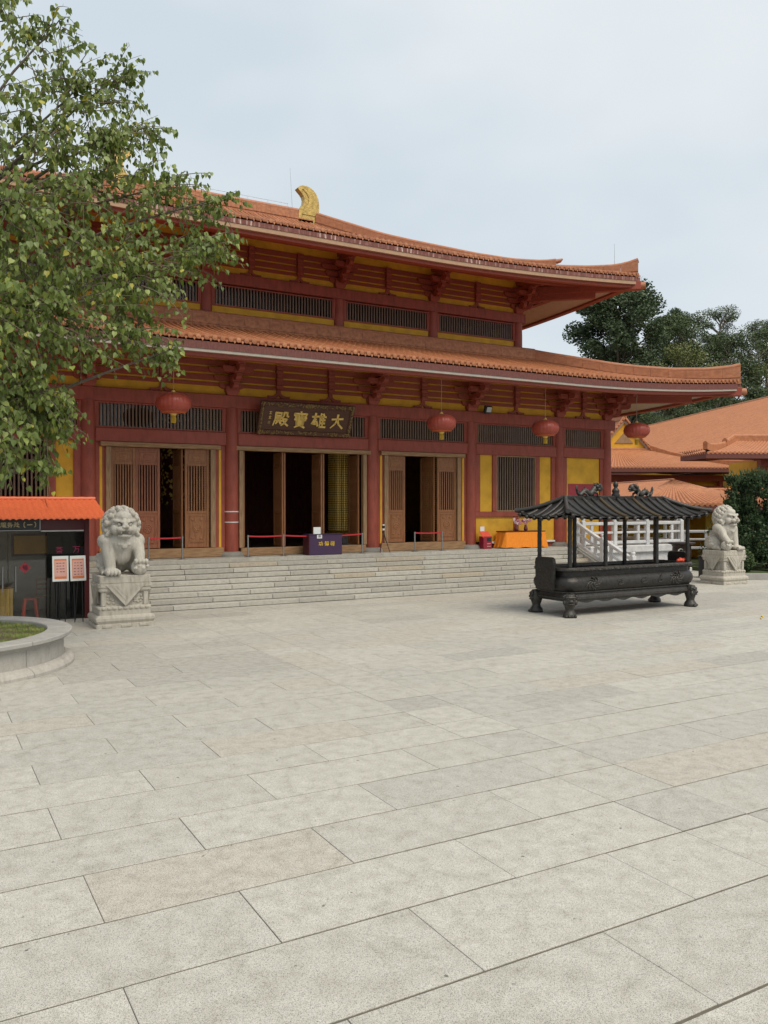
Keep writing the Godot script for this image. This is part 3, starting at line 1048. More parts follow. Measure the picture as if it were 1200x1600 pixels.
	put("hall_ceiling", spanm(Vector3(COLS[0], 6.62, ZC - 18.9), Vector3(COLS[7], 6.72, ZC - 0.21)), M.hall_ceiling, hall)
	# left door bay: two leaves shut on the left, a gap, one leaf on the right
	var dx := COLS[2] - 4.62
	for bay in [[2, 5.13, 8.62], [4, 15.0, 18.4]]:
		var k: int = bay[0]
		var x0: float = bay[1]
		var x1: float = bay[2]
		door_frame(hall, x0, x1, 0.16, 1.56, 4.78)
		# red boards and the yellow strip on either side of the frame
		for q in [[COLS[k] + 0.18, x0 - 0.002], [x1 + 0.002, COLS[k + 1] - 0.18]]:
			put("side_board", spanm(Vector3(q[0], FLOOR, ZC - 0.08), Vector3(q[1], 4.925, ZC + 0.06)), M.red, hall)
			var c: float = (q[0] + q[1]) * 0.5 + (0.03 if q[0] < x0 else -0.03)
			put("yellow_strip", spanm(Vector3(c - 0.04, 1.56, ZC + 0.05), Vector3(c + 0.04, 4.77, ZC + 0.075)), M.yellow, hall)
		put("threshold", spanm(Vector3(COLS[k] + 0.3, FLOOR, ZC - 0.1), Vector3(COLS[k + 1] - 0.3, 1.555, ZC + 0.16), 0.015), M.wood_pale_x, hall)
	door_leaf(hall, Vector3(5.30, 1.57, ZC + 0.02), 0.745, 3.2, 0.0, M.wood)
	door_leaf(hall, Vector3(6.05, 1.57, ZC - 0.02), 0.775, 3.2, 0.0, M.wood_red)
	door_leaf(hall, Vector3(7.62, 1.57, ZC + 0.02), 0.80, 3.2, 0.0, M.wood)
	door_leaf(hall, Vector3(7.56, 1.57, ZC - 0.05), 0.78, 3.2, PI / 2 + 0.1, M.wood)
	door_leaf(hall, Vector3(15.17, 1.57, ZC + 0.02), 0.76, 3.2, 0.0, M.wood)
	door_leaf(hall, Vector3(17.36, 1.57, ZC + 0.02), 0.86, 3.2, 0.0, M.wood)
	door_leaf(hall, Vector3(17.28, 1.57, ZC - 0.05), 0.80, 3.2, PI / 2 + 0.15, M.wood)
	# centre bay: leaves folded inwards
	door_frame(hall, 9.43, 14.27, 0.15, 1.52, 4.78)
	put("threshold", spanm(Vector3(COLS[3] + 0.3, FLOOR, ZC - 0.1), Vector3(COLS[4] - 0.3, 1.515, ZC + 0.16), 0.015), M.wood_pale_x, hall)
	for x in [9.66, 11.06, 11.14, 12.54, 12.62, 14.02]:
		door_leaf(hall, Vector3(x, 1.53, ZC - 0.05), 0.78, 3.24, PI / 2, M.wood)
	# window bays
	for side in [-1.0, 1.0]:
		var c0: float = COLS[5] if side > 0 else COLS[1]
		var c1: float = COLS[6] if side > 0 else COLS[2]
		var a := (c0 + c1) * 0.5 - 1.0
		var b := (c0 + c1) * 0.5 + 1.0
		lattice(hall, a, b, 2.69, 4.925, ZC, 0.118, M.bars, "wooden_lattice_window", false)
		for q in [[c0 + 0.18, c0 + 0.44], [a - 0.19, a], [b, b + 0.2], [c1 - 0.42, c1 - 0.18]]:
			put("stud", spanm(Vector3(q[0], 2.69, ZC - 0.08), Vector3(q[1], 4.927, ZC + 0.09), 0.006), M.red, hall)
		for q in [[c0 + 0.44, a - 0.19], [b + 0.2, c1 - 0.42]]:
			put("plaster_panel", spanm(Vector3(q[0], 2.69, ZC - 0.1), Vector3(q[1], 4.927, ZC + 0.03)), M.yellow, hall)
		put("window_rail", spanm(Vector3(c0 + 0.18, 2.48, ZC - 0.12), Vector3(c1 - 0.18, 2.688, ZC + 0.12), 0.01), M.red, hall)
		put("plaster_panel", spanm(Vector3(c0 + 0.18, 1.5, ZC - 0.1), Vector3(c1 - 0.18, 2.478, ZC + 0.03)), M.yellow, hall)
		put("stud", spanm(Vector3((c0 + c1) * 0.5 - 0.11, 1.5, ZC + 0.02), Vector3((c0 + c1) * 0.5 + 0.11, 2.478, ZC + 0.09), 0.006), M.red, hall)
		put("base_board", spanm(Vector3(c0 + 0.3, FLOOR, ZC - 0.1), Vector3(c1 - 0.3, 1.42, ZC + 0.10)), M.red, hall)
		put("base_ledge", spanm(Vector3(c0 + 0.6, 1.422, ZC - 0.1), Vector3(c1 - 0.3, 1.50, ZC + 0.2), 0.015), M.white, hall)
	# end bays: a yellow panel framed in red
	for q in [[COLS[6], COLS[7]], [COLS[0], COLS[1]]]:
		put("plaster_panel", spanm(Vector3(q[0] + 0.42, FLOOR, ZC - 0.1), Vector3(q[1] - 0.4, 4.927, ZC + 0.03)), M.yellow, hall)
		for s in [[q[0] + 0.18, q[0] + 0.42], [q[1] - 0.4, q[1] - 0.18]]:
			put("stud", spanm(Vector3(s[0], FLOOR, ZC - 0.08), Vector3(s[1], 4.927, ZC + 0.09), 0.006), M.red, hall)
	# inner pillars clad with rows of small gilded niches
	var pm := MB.new()
	pm.lathe(Vector3.ZERO, [Vector2(0.40, 1.9), Vector2(0.40, 6.62)], 32, false)
	var pillar := pm.mesh()
	var nm := MB.new()
	for i in 52:
		for k in 30:
			var a := TAU * (k + (i % 2) * 0.0) / 30.0
			nm.box(Vector3(cos(a) * 0.41, 1.99 + i * 0.088, sin(a) * 0.41), Vector3(0.024, 0.06, 0.058), Basis(Vector3.UP, -a))
	var niches := nm.mesh()
	var bm := MB.new()
	bm.lathe(Vector3.ZERO, [Vector2(0.62, FLOOR + 0.03), Vector2(0.62, 1.40), Vector2(0.52, 1.46), Vector2(0.52, 1.74), Vector2(0.0, 1.74)], 24)
	var lm := MB.new()
	lm.lathe(Vector3.ZERO, [Vector2(0.44, 1.74), Vector2(0.56, 1.82), Vector2(0.56, 1.87), Vector2(0.46, 1.92), Vector2(0.4, 1.95)], 24)
	var pbase := bm.mesh()
	var plotus := lm.mesh()
	for k in range(1, 7):
		var o := put("gilded_pillar", pillar, M.dark_gold, hall, "inner pillar covered with rows of small gilded niches")
		o.position = Vector3(COLS[k], 0, ZU)
		var q := put("niches", niches, M.bright_gilt, o)
		q.set_meta("kind", "stuff")
		put("pillar_base", pbase, M.plinth, o)
		put("lotus_ring", plotus, M.dark_gold, o)


func build_podium() -> void:
	var p := thing("stone_podium", "pale stone podium carrying the temple hall, behind the steps", "podium")
	put("podium_core", spanm(Vector3(-8.0, 0.0, -50.0), Vector3(29.6, FLOOR - 0.14, -25.62)), M.plinth, p)
	# edge slabs of the terrace
	var x := -7.9
	while x < 29.6:
		var l := minf(rng.randf_range(1.5, 2.3), 29.7 - x)
		put("edge_slab", spanm(Vector3(x + 0.003, FLOOR - 0.14, -26.5), Vector3(x + l - 0.003, FLOOR, -25.6), 0.012), M["step%d" % (rng.randi() % 3)], p)
		x += l
	put("terrace_floor", spanm(Vector3(-8.0, FLOOR - 0.14, -50.0), Vector3(29.7, FLOOR - 0.004, -26.505)), M.plinth, p)
	# white facing and mouldings to the right of the steps
	put("marble_facing", spanm(Vector3(23.9, 0.0, -25.66), Vector3(29.62, 0.95, -25.45)), M.marble, p)
	put("marble_moulding", spanm(Vector3(23.9, 0.952, -25.9), Vector3(29.8, 1.248, -25.3), 0.03), M.marble, p)
	put("marble_moulding", spanm(Vector3(23.9, 0.0, -25.9), Vector3(29.85, 0.2, -25.25), 0.03), M.marble, p)
	put("marble_facing", spanm(Vector3(29.62, 0.0, -50.0), Vector3(29.74, 1.245, -25.7)), M.marble, p)
	put("marble_facing", spanm(Vector3(-8.0, 0.0, -25.62), Vector3(4.0, 1.10, -25.52)), M.marble, p)

	var s := thing("stone_staircase", "wide flight of nine grey granite steps up to the hall doors", "stairs")
	var rise := FLOOR / 9.0
	for k in 9:
		var zf := -23.1 - k * 0.3125
		var y1 := rise * (k + 1) - (0.002 if k == 8 else 0.0)
		var xs := 4.3 - rng.randf_range(0.0, 1.2)
		var xe := 23.2
		while xs < xe - 0.02:
			var l := rng.randf_range(1.35, 2.0)
			if xe - xs - l < 0.5: l = xe - xs
			var a := maxf(xs, 4.3)
			put("step_stone", spanm(Vector3(a + 0.006, y1 - rise + 0.013, zf - (0.40 if k < 8 else 0.12)), Vector3(xs + l - 0.006, y1 + rng.randf_range(-0.002, 0.002), zf + rng.randf_range(-0.004, 0.004)), 0.009), M["step%d" % (3 if rng.randf() < 0.07 else rng.randi() % 3)], s)
			xs += l
	put("step_core", spanm(Vector3(4.3, 0.0, -25.6), Vector3(23.2, 0.10, -23.3)), M.plinth, s)
	for k in 8:
		put("step_core", spanm(Vector3(4.32, 0.0, -25.6), Vector3(23.18, rise * (k + 1) - 0.03, -23.45 - k * 0.3125)), M.plinth, s)
	# sloping curb stones at both ends
	for x0 in [3.98, 23.2]:
		var poly := PackedVector2Array([Vector2(23.0, 0.0), Vector2(25.6, 0.0), Vector2(25.6, FLOOR + 0.02), Vector2(23.0, 0.16)])
		var m := MB.new()
		m.prism(poly, 0.32, Transform3D(Basis(Vector3(0, 0, -1), Vector3.UP, Vector3(1, 0, 0)), Vector3(x0 + 0.165, 0, 0)))
		put("curb_stone", m, M.step1, s)


func post_shape(h: float) -> MB:
	var m := MB.new()
	m.cbox(Vector3(0, h * 0.5, 0), Vector3(0.19, h, 0.19), 0.015)
	m.lathe(Vector3(0, h, 0), [Vector2(0.095, 0.0), Vector2(0.095, 0.02), Vector2(0.07, 0.03), Vector2(0.085, 0.06), Vector2(0.095, 0.11), Vector2(0.08, 0.15), Vector2(0.0, 0.175)], 14, false)
	return m


func balustrade(label: String, pts: Array, sloped := false) -> void:     # posts at pts, rails and small blocks between them
	var b := thing("marble_balustrade", label, "balustrade", pts[0], 0.0, "white marble balustrades")
	var o: Vector3 = pts[0]
	var pm := post_shape(1.02).mesh()
	for p in pts:
		var q := put("post", pm, M.marble, b)
		q.position = p - o
	for k in pts.size() - 1:
		var a: Vector3 = pts[k] - o
		var e: Vector3 = pts[k + 1] - o
		var d := e - a
		var flat := Vector3(d.x, 0, d.z).normalized()
		a += flat * 0.09
		e -= flat * 0.09
		var bas := Basis.looking_at((e - a).normalized(), Vector3.UP)
		var l := (e - a).length()
		for q in [[0.92, 0.13, 0.15], [0.54, 0.10, 0.10], [0.13, 0.13, 0.13]]:
			put("rail", boxm((a + e) * 0.5 + Vector3.UP * q[0], Vector3(q[2], q[1], l), 0.02, bas), M.marble, b)
		for y in [0.335, 0.73]:
			for f in [0.25, 0.75]:
				var c: Vector3 = a.lerp(e, f) + Vector3.UP * y
				put("spacer", boxm(c, Vector3(0.09, 0.28, 0.14), 0.015, Basis.looking_at(flat, Vector3.UP)), M.marble, b)


# ---------------------------------------------------------------- carved figures: a distance field meshed as surface nets
class Clay:
	var lo: Vector3
	var cell: float
	var nx: int
	var ny: int
	var nz: int
	var f := PackedFloat32Array()

	func _init(a: Vector3, b: Vector3, c: float) -> void:
		lo = a
		cell = c
		nx = int((b.x - a.x) / c) + 2
		ny = int((b.y - a.y) / c) + 2
		nz = int((b.z - a.z) / c) + 2
		f.resize(nx * ny * nz)
		f.fill(1.0)

	func stamp(a: Vector3, b: Vector3, grow: float, k: float, cut: bool, d: Callable) -> void:
		var m := grow + k + cell * 2
		var p0 := ((a.min(b) - Vector3.ONE * m - lo) / cell).floor()
		var p1 := ((a.max(b) + Vector3.ONE * m - lo) / cell).ceil()
		for z in range(maxi(0, int(p0.z)), mini(nz, int(p1.z) + 1)):
			for y in range(maxi(0, int(p0.y)), mini(ny, int(p1.y) + 1)):
				for x in range(maxi(0, int(p0.x)), mini(nx, int(p1.x) + 1)):
					var i := x + nx * (y + ny * z)
					var v: float = d.call(lo + Vector3(x, y, z) * cell)
					var o := f[i]
					if cut:
						v = -v
						var h := clampf(0.5 - 0.5 * (v - o) / k, 0, 1)
						f[i] = lerpf(v, o, h) + k * h * (1.0 - h)
					else:
						var h := clampf(0.5 + 0.5 * (o - v) / k, 0, 1)
						f[i] = lerpf(o, v, h) - k * h * (1.0 - h)

	func blob(c: Vector3, r: Vector3, k := 0.04, cut := false) -> void:
		stamp(c - r, c + r, 0.0, k, cut, func(p: Vector3) -> float:
			var q := (p - c) / r
			var l := q.length()
			var g := (q / r).length()
			return l * (l - 1.0) / maxf(g, 1e-4) if g > 1e-4 else -minf(r.x, minf(r.y, r.z)))

	func limb(a: Vector3, ra: float, b: Vector3, rb: float, k := 0.04, cut := false) -> void:
		var ab := b - a
		var l2 := maxf(ab.length_squared(), 1e-6)
		stamp(a, b, maxf(ra, rb), k, cut, func(p: Vector3) -> float:
			var t := clampf((p - a).dot(ab) / l2, 0, 1)
			return (p - a - ab * t).length() - lerpf(ra, rb, t))

	func mesh(mirror := false) -> MB:
		var at := PackedInt32Array()
		at.resize(nx * ny * nz)
		at.fill(-1)
		var verts := PackedVector3Array()
		var sx := 1
		var sy := nx
		var sz := nx * ny
		var off := [0, sx, sy, sx + sy, sz, sx + sz, sy + sz, sx + sy + sz]
		for z in nz - 1:
			for y in ny - 1:
				for x in nx - 1:
					var i := x + nx * (y + ny * z)
					if absf(f[i]) > cell * 2.5: continue
					var sum := Vector3.ZERO
					var cnt := 0
					for e in [[0, 1], [2, 3], [4, 5], [6, 7], [0, 2], [1, 3], [4, 6], [5, 7], [0, 4], [1, 5], [2, 6], [3, 7]]:
						var fa := f[i + off[e[0]]]
						var fb := f[i + off[e[1]]]
						if (fa < 0) != (fb < 0):
							var t := fa / (fa - fb)
							var pa := Vector3(e[0] & 1, (e[0] >> 1) & 1, e[0] >> 2)
							var pb := Vector3(e[1] & 1, (e[1] >> 1) & 1, e[1] >> 2)
							sum += pa.lerp(pb, t)
							cnt += 1
					if cnt:
						at[i] = verts.size()
						verts.append(lo + (Vector3(x, y, z) + sum / cnt) * cell)
		var norm := PackedVector3Array()
		norm.resize(verts.size())
		var faces := PackedInt32Array()
		for z in range(1, nz - 1):
			for y in range(1, ny - 1):
				for x in range(1, nx - 1):
					var i := x + nx * (y + ny * z)
					var fi := f[i]
					if absf(fi) > cell * 2.5: continue
					for ax in 3:
						var s: int = [sx, sy, sz][ax]
						var fo := f[i + s]
						if (fi < 0) == (fo < 0): continue
						var u: int = [sy, sz, sx][ax]
						var w: int = [sz, sx, sy][ax]
						var q := [at[i], at[i - u], at[i - u - w], at[i - w]]
						if q.min() < 0: continue
						if fi < 0: q.reverse()       # outwards along the axis
						faces.append_array(PackedInt32Array([q[0], q[2], q[1], q[0], q[3], q[2]]))
		for k in range(0, faces.size(), 3):
			var a := verts[faces[k]]
			var nn := (verts[faces[k + 1]] - a).cross(verts[faces[k + 2]] - a)
			norm[faces[k]] += nn
			norm[faces[k + 1]] += nn
			norm[faces[k + 2]] += nn
		var m := MB.new()
		var flip := Vector3(-1, 1, 1) if mirror else Vector3.ONE
		for k in range(0, faces.size(), 3):
			var a := faces[k]
			var b := faces[k + 1]
			var c := faces[k + 2]
			if mirror:
				b = faces[k + 2]
				c = faces[k + 1]
			m.trin(verts[a] * flip, verts[b] * flip, verts[c] * flip, norm[a].normalized() * flip, norm[b].normalized() * flip, norm[c].normalized() * flip)
		return m


func lion_clay() -> Clay:
	var c := Clay.new(Vector3(-0.72, -0.05, -0.66), Vector3(0.72, 1.75, 0.82), 0.0145)
	# trunk, sitting: high chest, rump on the ground
	c.limb(Vector3(0, 0.30, -0.30), 0.30, Vector3(0, 0.85, 0.06), 0.33, 0.06)
	c.blob(Vector3(0, 0.80, 0.16), Vector3(0.36, 0.33, 0.30), 0.06)
	c.blob(Vector3(0, 0.52, 0.12), Vector3(0.24, 0.30, 0.24), 0.08)
	for s in [-1.0, 1.0]:
		c.blob(Vector3(s * 0.35, 0.28, -0.20), Vector3(0.19, 0.28, 0.31), 0.04)
		c.limb(Vector3(s * 0.40, 0.10, -0.05), 0.11, Vector3(s * 0.42, 0.07, 0.16), 0.085, 0.04)
		for t in 3: c.blob(Vector3(s * (0.36 + 0.06 * t), 0.05, 0.25), Vector3(0.038, 0.05, 0.06), 0.015)
		c.blob(Vector3(s * 0.40, 0.82, 0.08), Vector3(0.17, 0.19, 0.20), 0.035)     # shoulder
		for t in 3: c.blob(Vector3(s * (0.47 + 0.015 * t), 0.45 - 0.12 * t, -0.22 + 0.05 * t), Vector3(0.075, 0.07, 0.12), 0.02)   # curls on the haunch
	# standing foreleg
	c.limb(Vector3(-0.35, 0.78, 0.16), 0.175, Vector3(-0.30, 0.18, 0.30), 0.125, 0.04)
	c.blob(Vector3(-0.29, 0.09, 0.42), Vector3(0.19, 0.10, 0.18), 0.03)
	for t in 4: c.blob(Vector3(-0.42 + 0.088 * t, 0.07, 0.57), Vector3(0.05, 0.075, 0.07), 0.012)
	# raised foreleg on the ball
	c.limb(Vector3(0.36, 0.78, 0.16), 0.17, Vector3(0.38, 0.50, 0.36), 0.13, 0.04)
	c.limb(Vector3(0.38, 0.50, 0.36), 0.12, Vector3(0.36, 0.36, 0.48), 0.12, 0.03)
	for t in 4: c.blob(Vector3(0.24 + 0.085 * t, 0.33, 0.58), Vector3(0.05, 0.07, 0.075), 0.012)
	c.blob(Vector3(0.36, 0.18, 0.44), Vector3(0.20, 0.20, 0.19), 0.012)
	for t in 4: c.blob(Vector3(0.22 + 0.10 * t, 0.17 + 0.05 * (t % 2), 0.61), Vector3(0.045, 0.04, 0.03), 0.015)
	# head with mane
	c.blob(Vector3(0, 1.22, 0.04), Vector3(0.40, 0.40, 0.33), 0.06)
	c.blob(Vector3(0, 1.22, 0.26), Vector3(0.28, 0.30, 0.26), 0.03)
	c.blob(Vector3(0, 1.42, 0.32), Vector3(0.20, 0.14, 0.17), 0.025)           # forehead boss
	c.blob(Vector3(0, 1.40, 0.47), Vector3(0.08, 0.07, 0.04), 0.012)
	for s in [-1.0, 1.0]:
		c.blob(Vector3(s * 0.20, 1.12, 0.38), Vector3(0.12, 0.13, 0.13), 0.025)  # cheeks
		c.limb(Vector3(s * 0.04, 1.285, 0.55), 0.04, Vector3(s * 0.23, 1.33, 0.44), 0.05, 0.015)   # brow
		c.blob(Vector3(s * 0.125, 1.245, 0.50), Vector3(0.085, 0.05, 0.07), 0.008, true)
		c.blob(Vector3(s * 0.125, 1.24, 0.475), Vector3(0.05, 0.045, 0.05), 0.008)
		c.blob(Vector3(s * 0.10, 1.115, 0.55), Vector3(0.10, 0.075, 0.09), 0.02)   # upper lip
		c.blob(Vector3(s * 0.36, 1.36, 0.14), Vector3(0.06, 0.10, 0.12), 0.02)     # ear
		c.blob(Vector3(s * 0.05, 1.175, 0.625), Vector3(0.04, 0.035, 0.035), 0.012)
		for t in 4: c.limb(Vector3(s * (0.28 + 0.02 * t), 1.10 - 0.05 * t, 0.30 - 0.03 * t), 0.045, Vector3(s * (0.37 + 0.015 * t), 0.98 - 0.055 * t, 0.27 - 0.05 * t), 0.05, 0.012)   # beard locks
	c.blob(Vector3(0, 1.20, 0.58), Vector3(0.085, 0.055, 0.06), 0.015)         # nose
	c.limb(Vector3(0, 1.32, 0.49), 0.06, Vector3(0, 1.21, 0.57), 0.06, 0.02)
	c.blob(Vector3(0, 0.955, 0.43), Vector3(0.17, 0.06, 0.15), 0.02)           # lower jaw
	c.blob(Vector3(0, 1.035, 0.60), Vector3(0.15, 0.042, 0.19), 0.008, true)    # open mouth
	for s in [-1.0, 1.0]: c.blob(Vector3(s * 0.10, 1.04, 0.575), Vector3(0.02, 0.035, 0.02), 0.006)
	# curls all over the mane
	for k in 96:
		var y := 1.0 - 2.0 * (k + 0.5) / 96.0
		var a := k * 2.399963
		var d := Vector3(sqrt(1 - y * y) * cos(a), y, sqrt(1 - y * y) * sin(a))
		if d.z > 0.55 and d.y < 0.75 or d.y < -0.75 or d.z > 0.78: continue
		var p := Vector3(0, 1.22, 0.06) + d * Vector3(0.415, 0.42, 0.35)
		c.blob(p, Vector3(0.078, 0.078, 0.078), 0.005)
		c.blob(p + d * 0.08, Vector3(0.026, 0.026, 0.026), 0.006, true)
	# collar, bell and ribbons on the chest
	for k in 15:
		var a := lerpf(-1.35, 1.35, k / 14.0)
		c.blob(Vector3(sin(a) * 0.35, 0.90 - cos(a) * 0.14, 0.13 + cos(a) * 0.30), Vector3(0.035, 0.03, 0.03), 0.012)
	c.blob(Vector3(0, 0.70, 0.44), Vector3(0.07, 0.07, 0.06), 0.012)
	for s in [-1.0, 1.0]: c.blob(Vector3(s * 0.09, 0.745, 0.43), Vector3(0.07, 0.035, 0.035), 0.012)
	# tail, upright against the back
	c.limb(Vector3(0, 0.25, -0.52), 0.10, Vector3(0, 0.62, -0.46), 0.12, 0.03)
	for s in [-1.0, 1.0]: c.limb(Vector3(s * 0.10, 0.25, -0.52), 0.07, Vector3(s * 0.12, 0.55, -0.47), 0.06, 0.02)
	# the rock they sit on is level
	c.blob(Vector3(0, -0.56, 0), Vector3(3, 0.54, 3), 0.006, true)
	return c


func pedestal(label: String, at: Vector3) -> void:
	var p := thing("lion_pedestal", label, "pedestal", at, 0.0, "carved lion pedestals")
	var w := 1.28
	var d := 1.02
	# mouldings from the ground up: [height, half width, half depth]
	var ring := func(hw: float, hd: float, y: float, e: float) -> PackedVector3Array:
		return PackedVector3Array([Vector3(-hw + e, y, hd), Vector3(hw - e, y, hd), Vector3(hw, y, hd - e), Vector3(hw, y, -hd + e), Vector3(hw - e, y, -hd), Vector3(-hw + e, y, -hd), Vector3(-hw, y, -hd + e), Vector3(-hw, y, hd - e)])
	var stack := func(m: MB, prof: Array) -> void:
		for i in prof.size() - 1:
			var a: PackedVector3Array = ring.call(w * 0.5 * prof[i][1], d * 0.5 * prof[i][1] , prof[i][0], 0.02)
			var b: PackedVector3Array = ring.call(w * 0.5 * prof[i + 1][1], d * 0.5 * prof[i + 1][1], prof[i + 1][0], 0.02)
			for j in 8:
				var k := (j + 1) % 8
				m.quad(a[j], a[k], b[k], b[j])
	var base := MB.new()
	stack.call(base, [[0.0, 1.08], [0.10, 1.08], [0.11, 1.03], [0.14, 1.06], [0.18, 1.10], [0.24, 1.10], [0.29, 1.05], [0.31, 0.98], [0.312, 0.9]])
	for sx in [-1.0, 1.0]:                      # scalloped feet cut in relief on the base
		for k in 3:
			base.cbox(Vector3((k - 1) * 0.44, 0.05, sx * d * 0.5 * 1.08), Vector3(0.24, 0.07, 0.03), 0.012)
	for k in 2:
		base.cbox(Vector3(-w * 0.54, 0.05, (k - 0.5) * 0.5), Vector3(0.03, 0.07, 0.24), 0.012)
	put("base_moulding", base, M.pedestal, p)
	var low := MB.new()
	stack.call(low, [[0.30, 0.95], [0.42, 0.95], [0.46, 0.97], [0.50, 0.95], [0.53, 0.86], [0.535, 0.7]])
	for k in 9:                                  # lotus petals
		for s in [-1.0, 1.0]:
			low.ball(Vector3((k - 4) * 0.128, 0.475, s * d * 0.47), Vector3(0.06, 0.05, 0.04), 5, 8)
	for k in 7:
		for s in [-1.0, 1.0]:
			low.ball(Vector3(s * w * 0.47, 0.475, (k - 3) * 0.13), Vector3(0.04, 0.05, 0.06), 5, 8)
	put("lower_lotus", low, M.pedestal, p)
	var waist := MB.new()
	stack.call(waist, [[0.50, 0.80], [0.86, 0.80]])
	for sx in [-1.0, 1.0]:
		for sz in [-1.0, 1.0]:
			waist.cbox(Vector3(sx * w * 0.39, 0.69, sz * d * 0.39), Vector3(0.12, 0.34, 0.12), 0.02)
	var r := RandomNumberGenerator.new()
	r.seed = 5
	for k in 34:                                 # carved scrolls either side of the cloth
		var s := -1.0 if k % 2 else 1.0
		waist.ball(Vector3(s * r.randf_range(0.2, 0.42), r.randf_range(0.58, 0.82), d * 0.40), Vector3(0.045, 0.035, 0.025), 4, 7)
	put("waist", waist, M.pedestal, p)
	var top := MB.new()
	stack.call(top, [[0.83, 0.80], [0.87, 0.92], [0.90, 0.96], [0.97, 0.96], [0.985, 1.0], [1.07, 1.0], [1.075, 0.9]])
	put("upper_moulding", top, M.pedestal, p)
	var slab := MB.new()
	slab.cbox(Vector3(0, 1.165, 0), Vector3(w * 0.94, 0.19, d * 0.96), 0.015)
	put("top_slab", slab, M.pedestal, p)
	# the cloth hanging in a point on each face
	for q in [[Vector3(0, 0, d * 0.5), 0.0, 0.46], [Vector3(w * 0.5, 0, 0), PI / 2, 0.36], [Vector3(-w * 0.5, 0, 0), -PI / 2, 0.36], [Vector3(0, 0, -d * 0.5), PI, 0.46]]:
		var m := MB.new()
		var t := Transform3D(Basis(Vector3.UP, q[1]), q[0])
		var hw: float = q[2]
		m.prism(PackedVector2Array([Vector2(-hw, 1.04), Vector2(hw, 1.04), Vector2(0, 0.52)]), 0.05, t)
		m.prism(PackedVector2Array([Vector2(-hw * 0.72, 1.03), Vector2(hw * 0.72, 1.03), Vector2(0, 0.66)]), 0.075, t)
		m.prism(PackedVector2Array([Vector2(-hw * 0.5, 1.02), Vector2(hw * 0.5, 1.02), Vector2(0, 0.77)]), 0.092, t)
		put("cloth_point", m, M.pedestal, p)


# ---------------------------------------------------------------- the incense burner
func rounded(hx: float, hz: float, r: float, y: float, n := 6) -> PackedVector3Array:
	var out := PackedVector3Array()
	# counter-clockwise seen from above: +x, -z, -x, +z
	for c in [[hx - r, hz - r, -90.0], [hx - r, -hz + r, 0.0], [-hx + r, -hz + r, 90.0], [-hx + r, hz - r, 180.0]]:
		for k in n + 1:
			var a := deg_to_rad(c[2] + 90.0 * k / n)
			out.append(Vector3(c[0] + cos(a) * r, y, c[1] - sin(a) * r))
	return out


func loft(m: MB, prof: Array, hx: float, hz: float, r: float, flat := false) -> void:   # prof: [height, outset]
	var rows := []
	for p in prof:
		rows.append(rounded(hx + p[1], hz + p[1], maxf(0.03, r + p[1]), p[0]))
	m.surf(rows, true, flat)


func dragon(m: MB, at: Vector3, s: float) -> void:    # a small crouching dragon facing along s
	var p := []
	var r := []
	for q in [[-0.46, 0.20, 0.03], [-0.44, 0.10, 0.03], [-0.36, 0.045, 0.05], [-0.26, 0.10, 0.06], [-0.16, 0.16, 0.062], [-0.06, 0.10, 0.06], [0.03, 0.07, 0.06], [0.12, 0.14, 0.065], [0.20, 0.23, 0.06], [0.29, 0.24, 0.055]]:
		p.append(at + Vector3(q[0] * s, q[1], 0))
		r.append(q[2] * 1.35)
	m.tube(p, r, 8)
	for k in 8:
		var q: Vector3 = p[k + 1]
		m.tri(q + Vector3(-0.03 * s, r[k + 1] * 0.8, 0), q + Vector3(0.03 * s, r[k + 1] * 0.8, 0), q + Vector3(-0.02 * s, r[k + 1] + 0.05, 0.0))
		m.tri(q + Vector3(0.03 * s, r[k + 1] * 0.8, 0), q + Vector3(-0.03 * s, r[k + 1] * 0.8, 0), q + Vector3(-0.02 * s, r[k + 1] + 0.05, 0.0))
	m.ball(at + Vector3(0.36 * s, 0.26, 0), Vector3(0.12, 0.105, 0.09), 7, 10)
	for k in 6: m.ball(at + Vector3((0.24 + 0.02 * k) * s, 0.28 + 0.045 * sin(k * 2.1), 0.08 * cos(k * 1.7)), Vector3(0.06, 0.05, 0.045), 5, 7)
	m.ball(at + Vector3(0.45 * s, 0.225, 0), Vector3(0.07, 0.04, 0.05), 6, 8)
	m.ball(at + Vector3(0.43 * s, 0.165, 0), Vector3(0.07, 0.022, 0.04), 6, 8)
	for z in [-1.0, 1.0]:
		m.tube([at + Vector3(0.34 * s, 0.30, 0.03 * z), at + Vector3(0.27 * s, 0.37, 0.05 * z), at + Vector3(0.19 * s, 0.38, 0.06 * z)], [0.02, 0.015, 0.005], 5)
		m.ball(at + Vector3(0.33 * s, 0.20, 0.06 * z), Vector3(0.07, 0.05, 0.035), 5, 8)
		m.tube([at + Vector3(0.12 * s, 0.14, 0.05 * z), at + Vector3(0.22 * s, 0.09, 0.09 * z), at + Vector3(0.24 * s, 0.01, 0.09 * z), at + Vector3(0.31 * s, 0.01, 0.09 * z)], [0.04, 0.032, 0.026, 0.03], 6)
		m.tube([at + Vector3(-0.26 * s, 0.10, 0.05 * z), at + Vector3(-0.20 * s, 0.06, 0.10 * z), at + Vector3(-0.16 * s, 0.01, 0.10 * z)], [0.04, 0.032, 0.03], 6)
	m.ball(at + Vector3(-0.47 * s, 0.23, 0), Vector3(0.05, 0.08, 0.02), 6, 6)


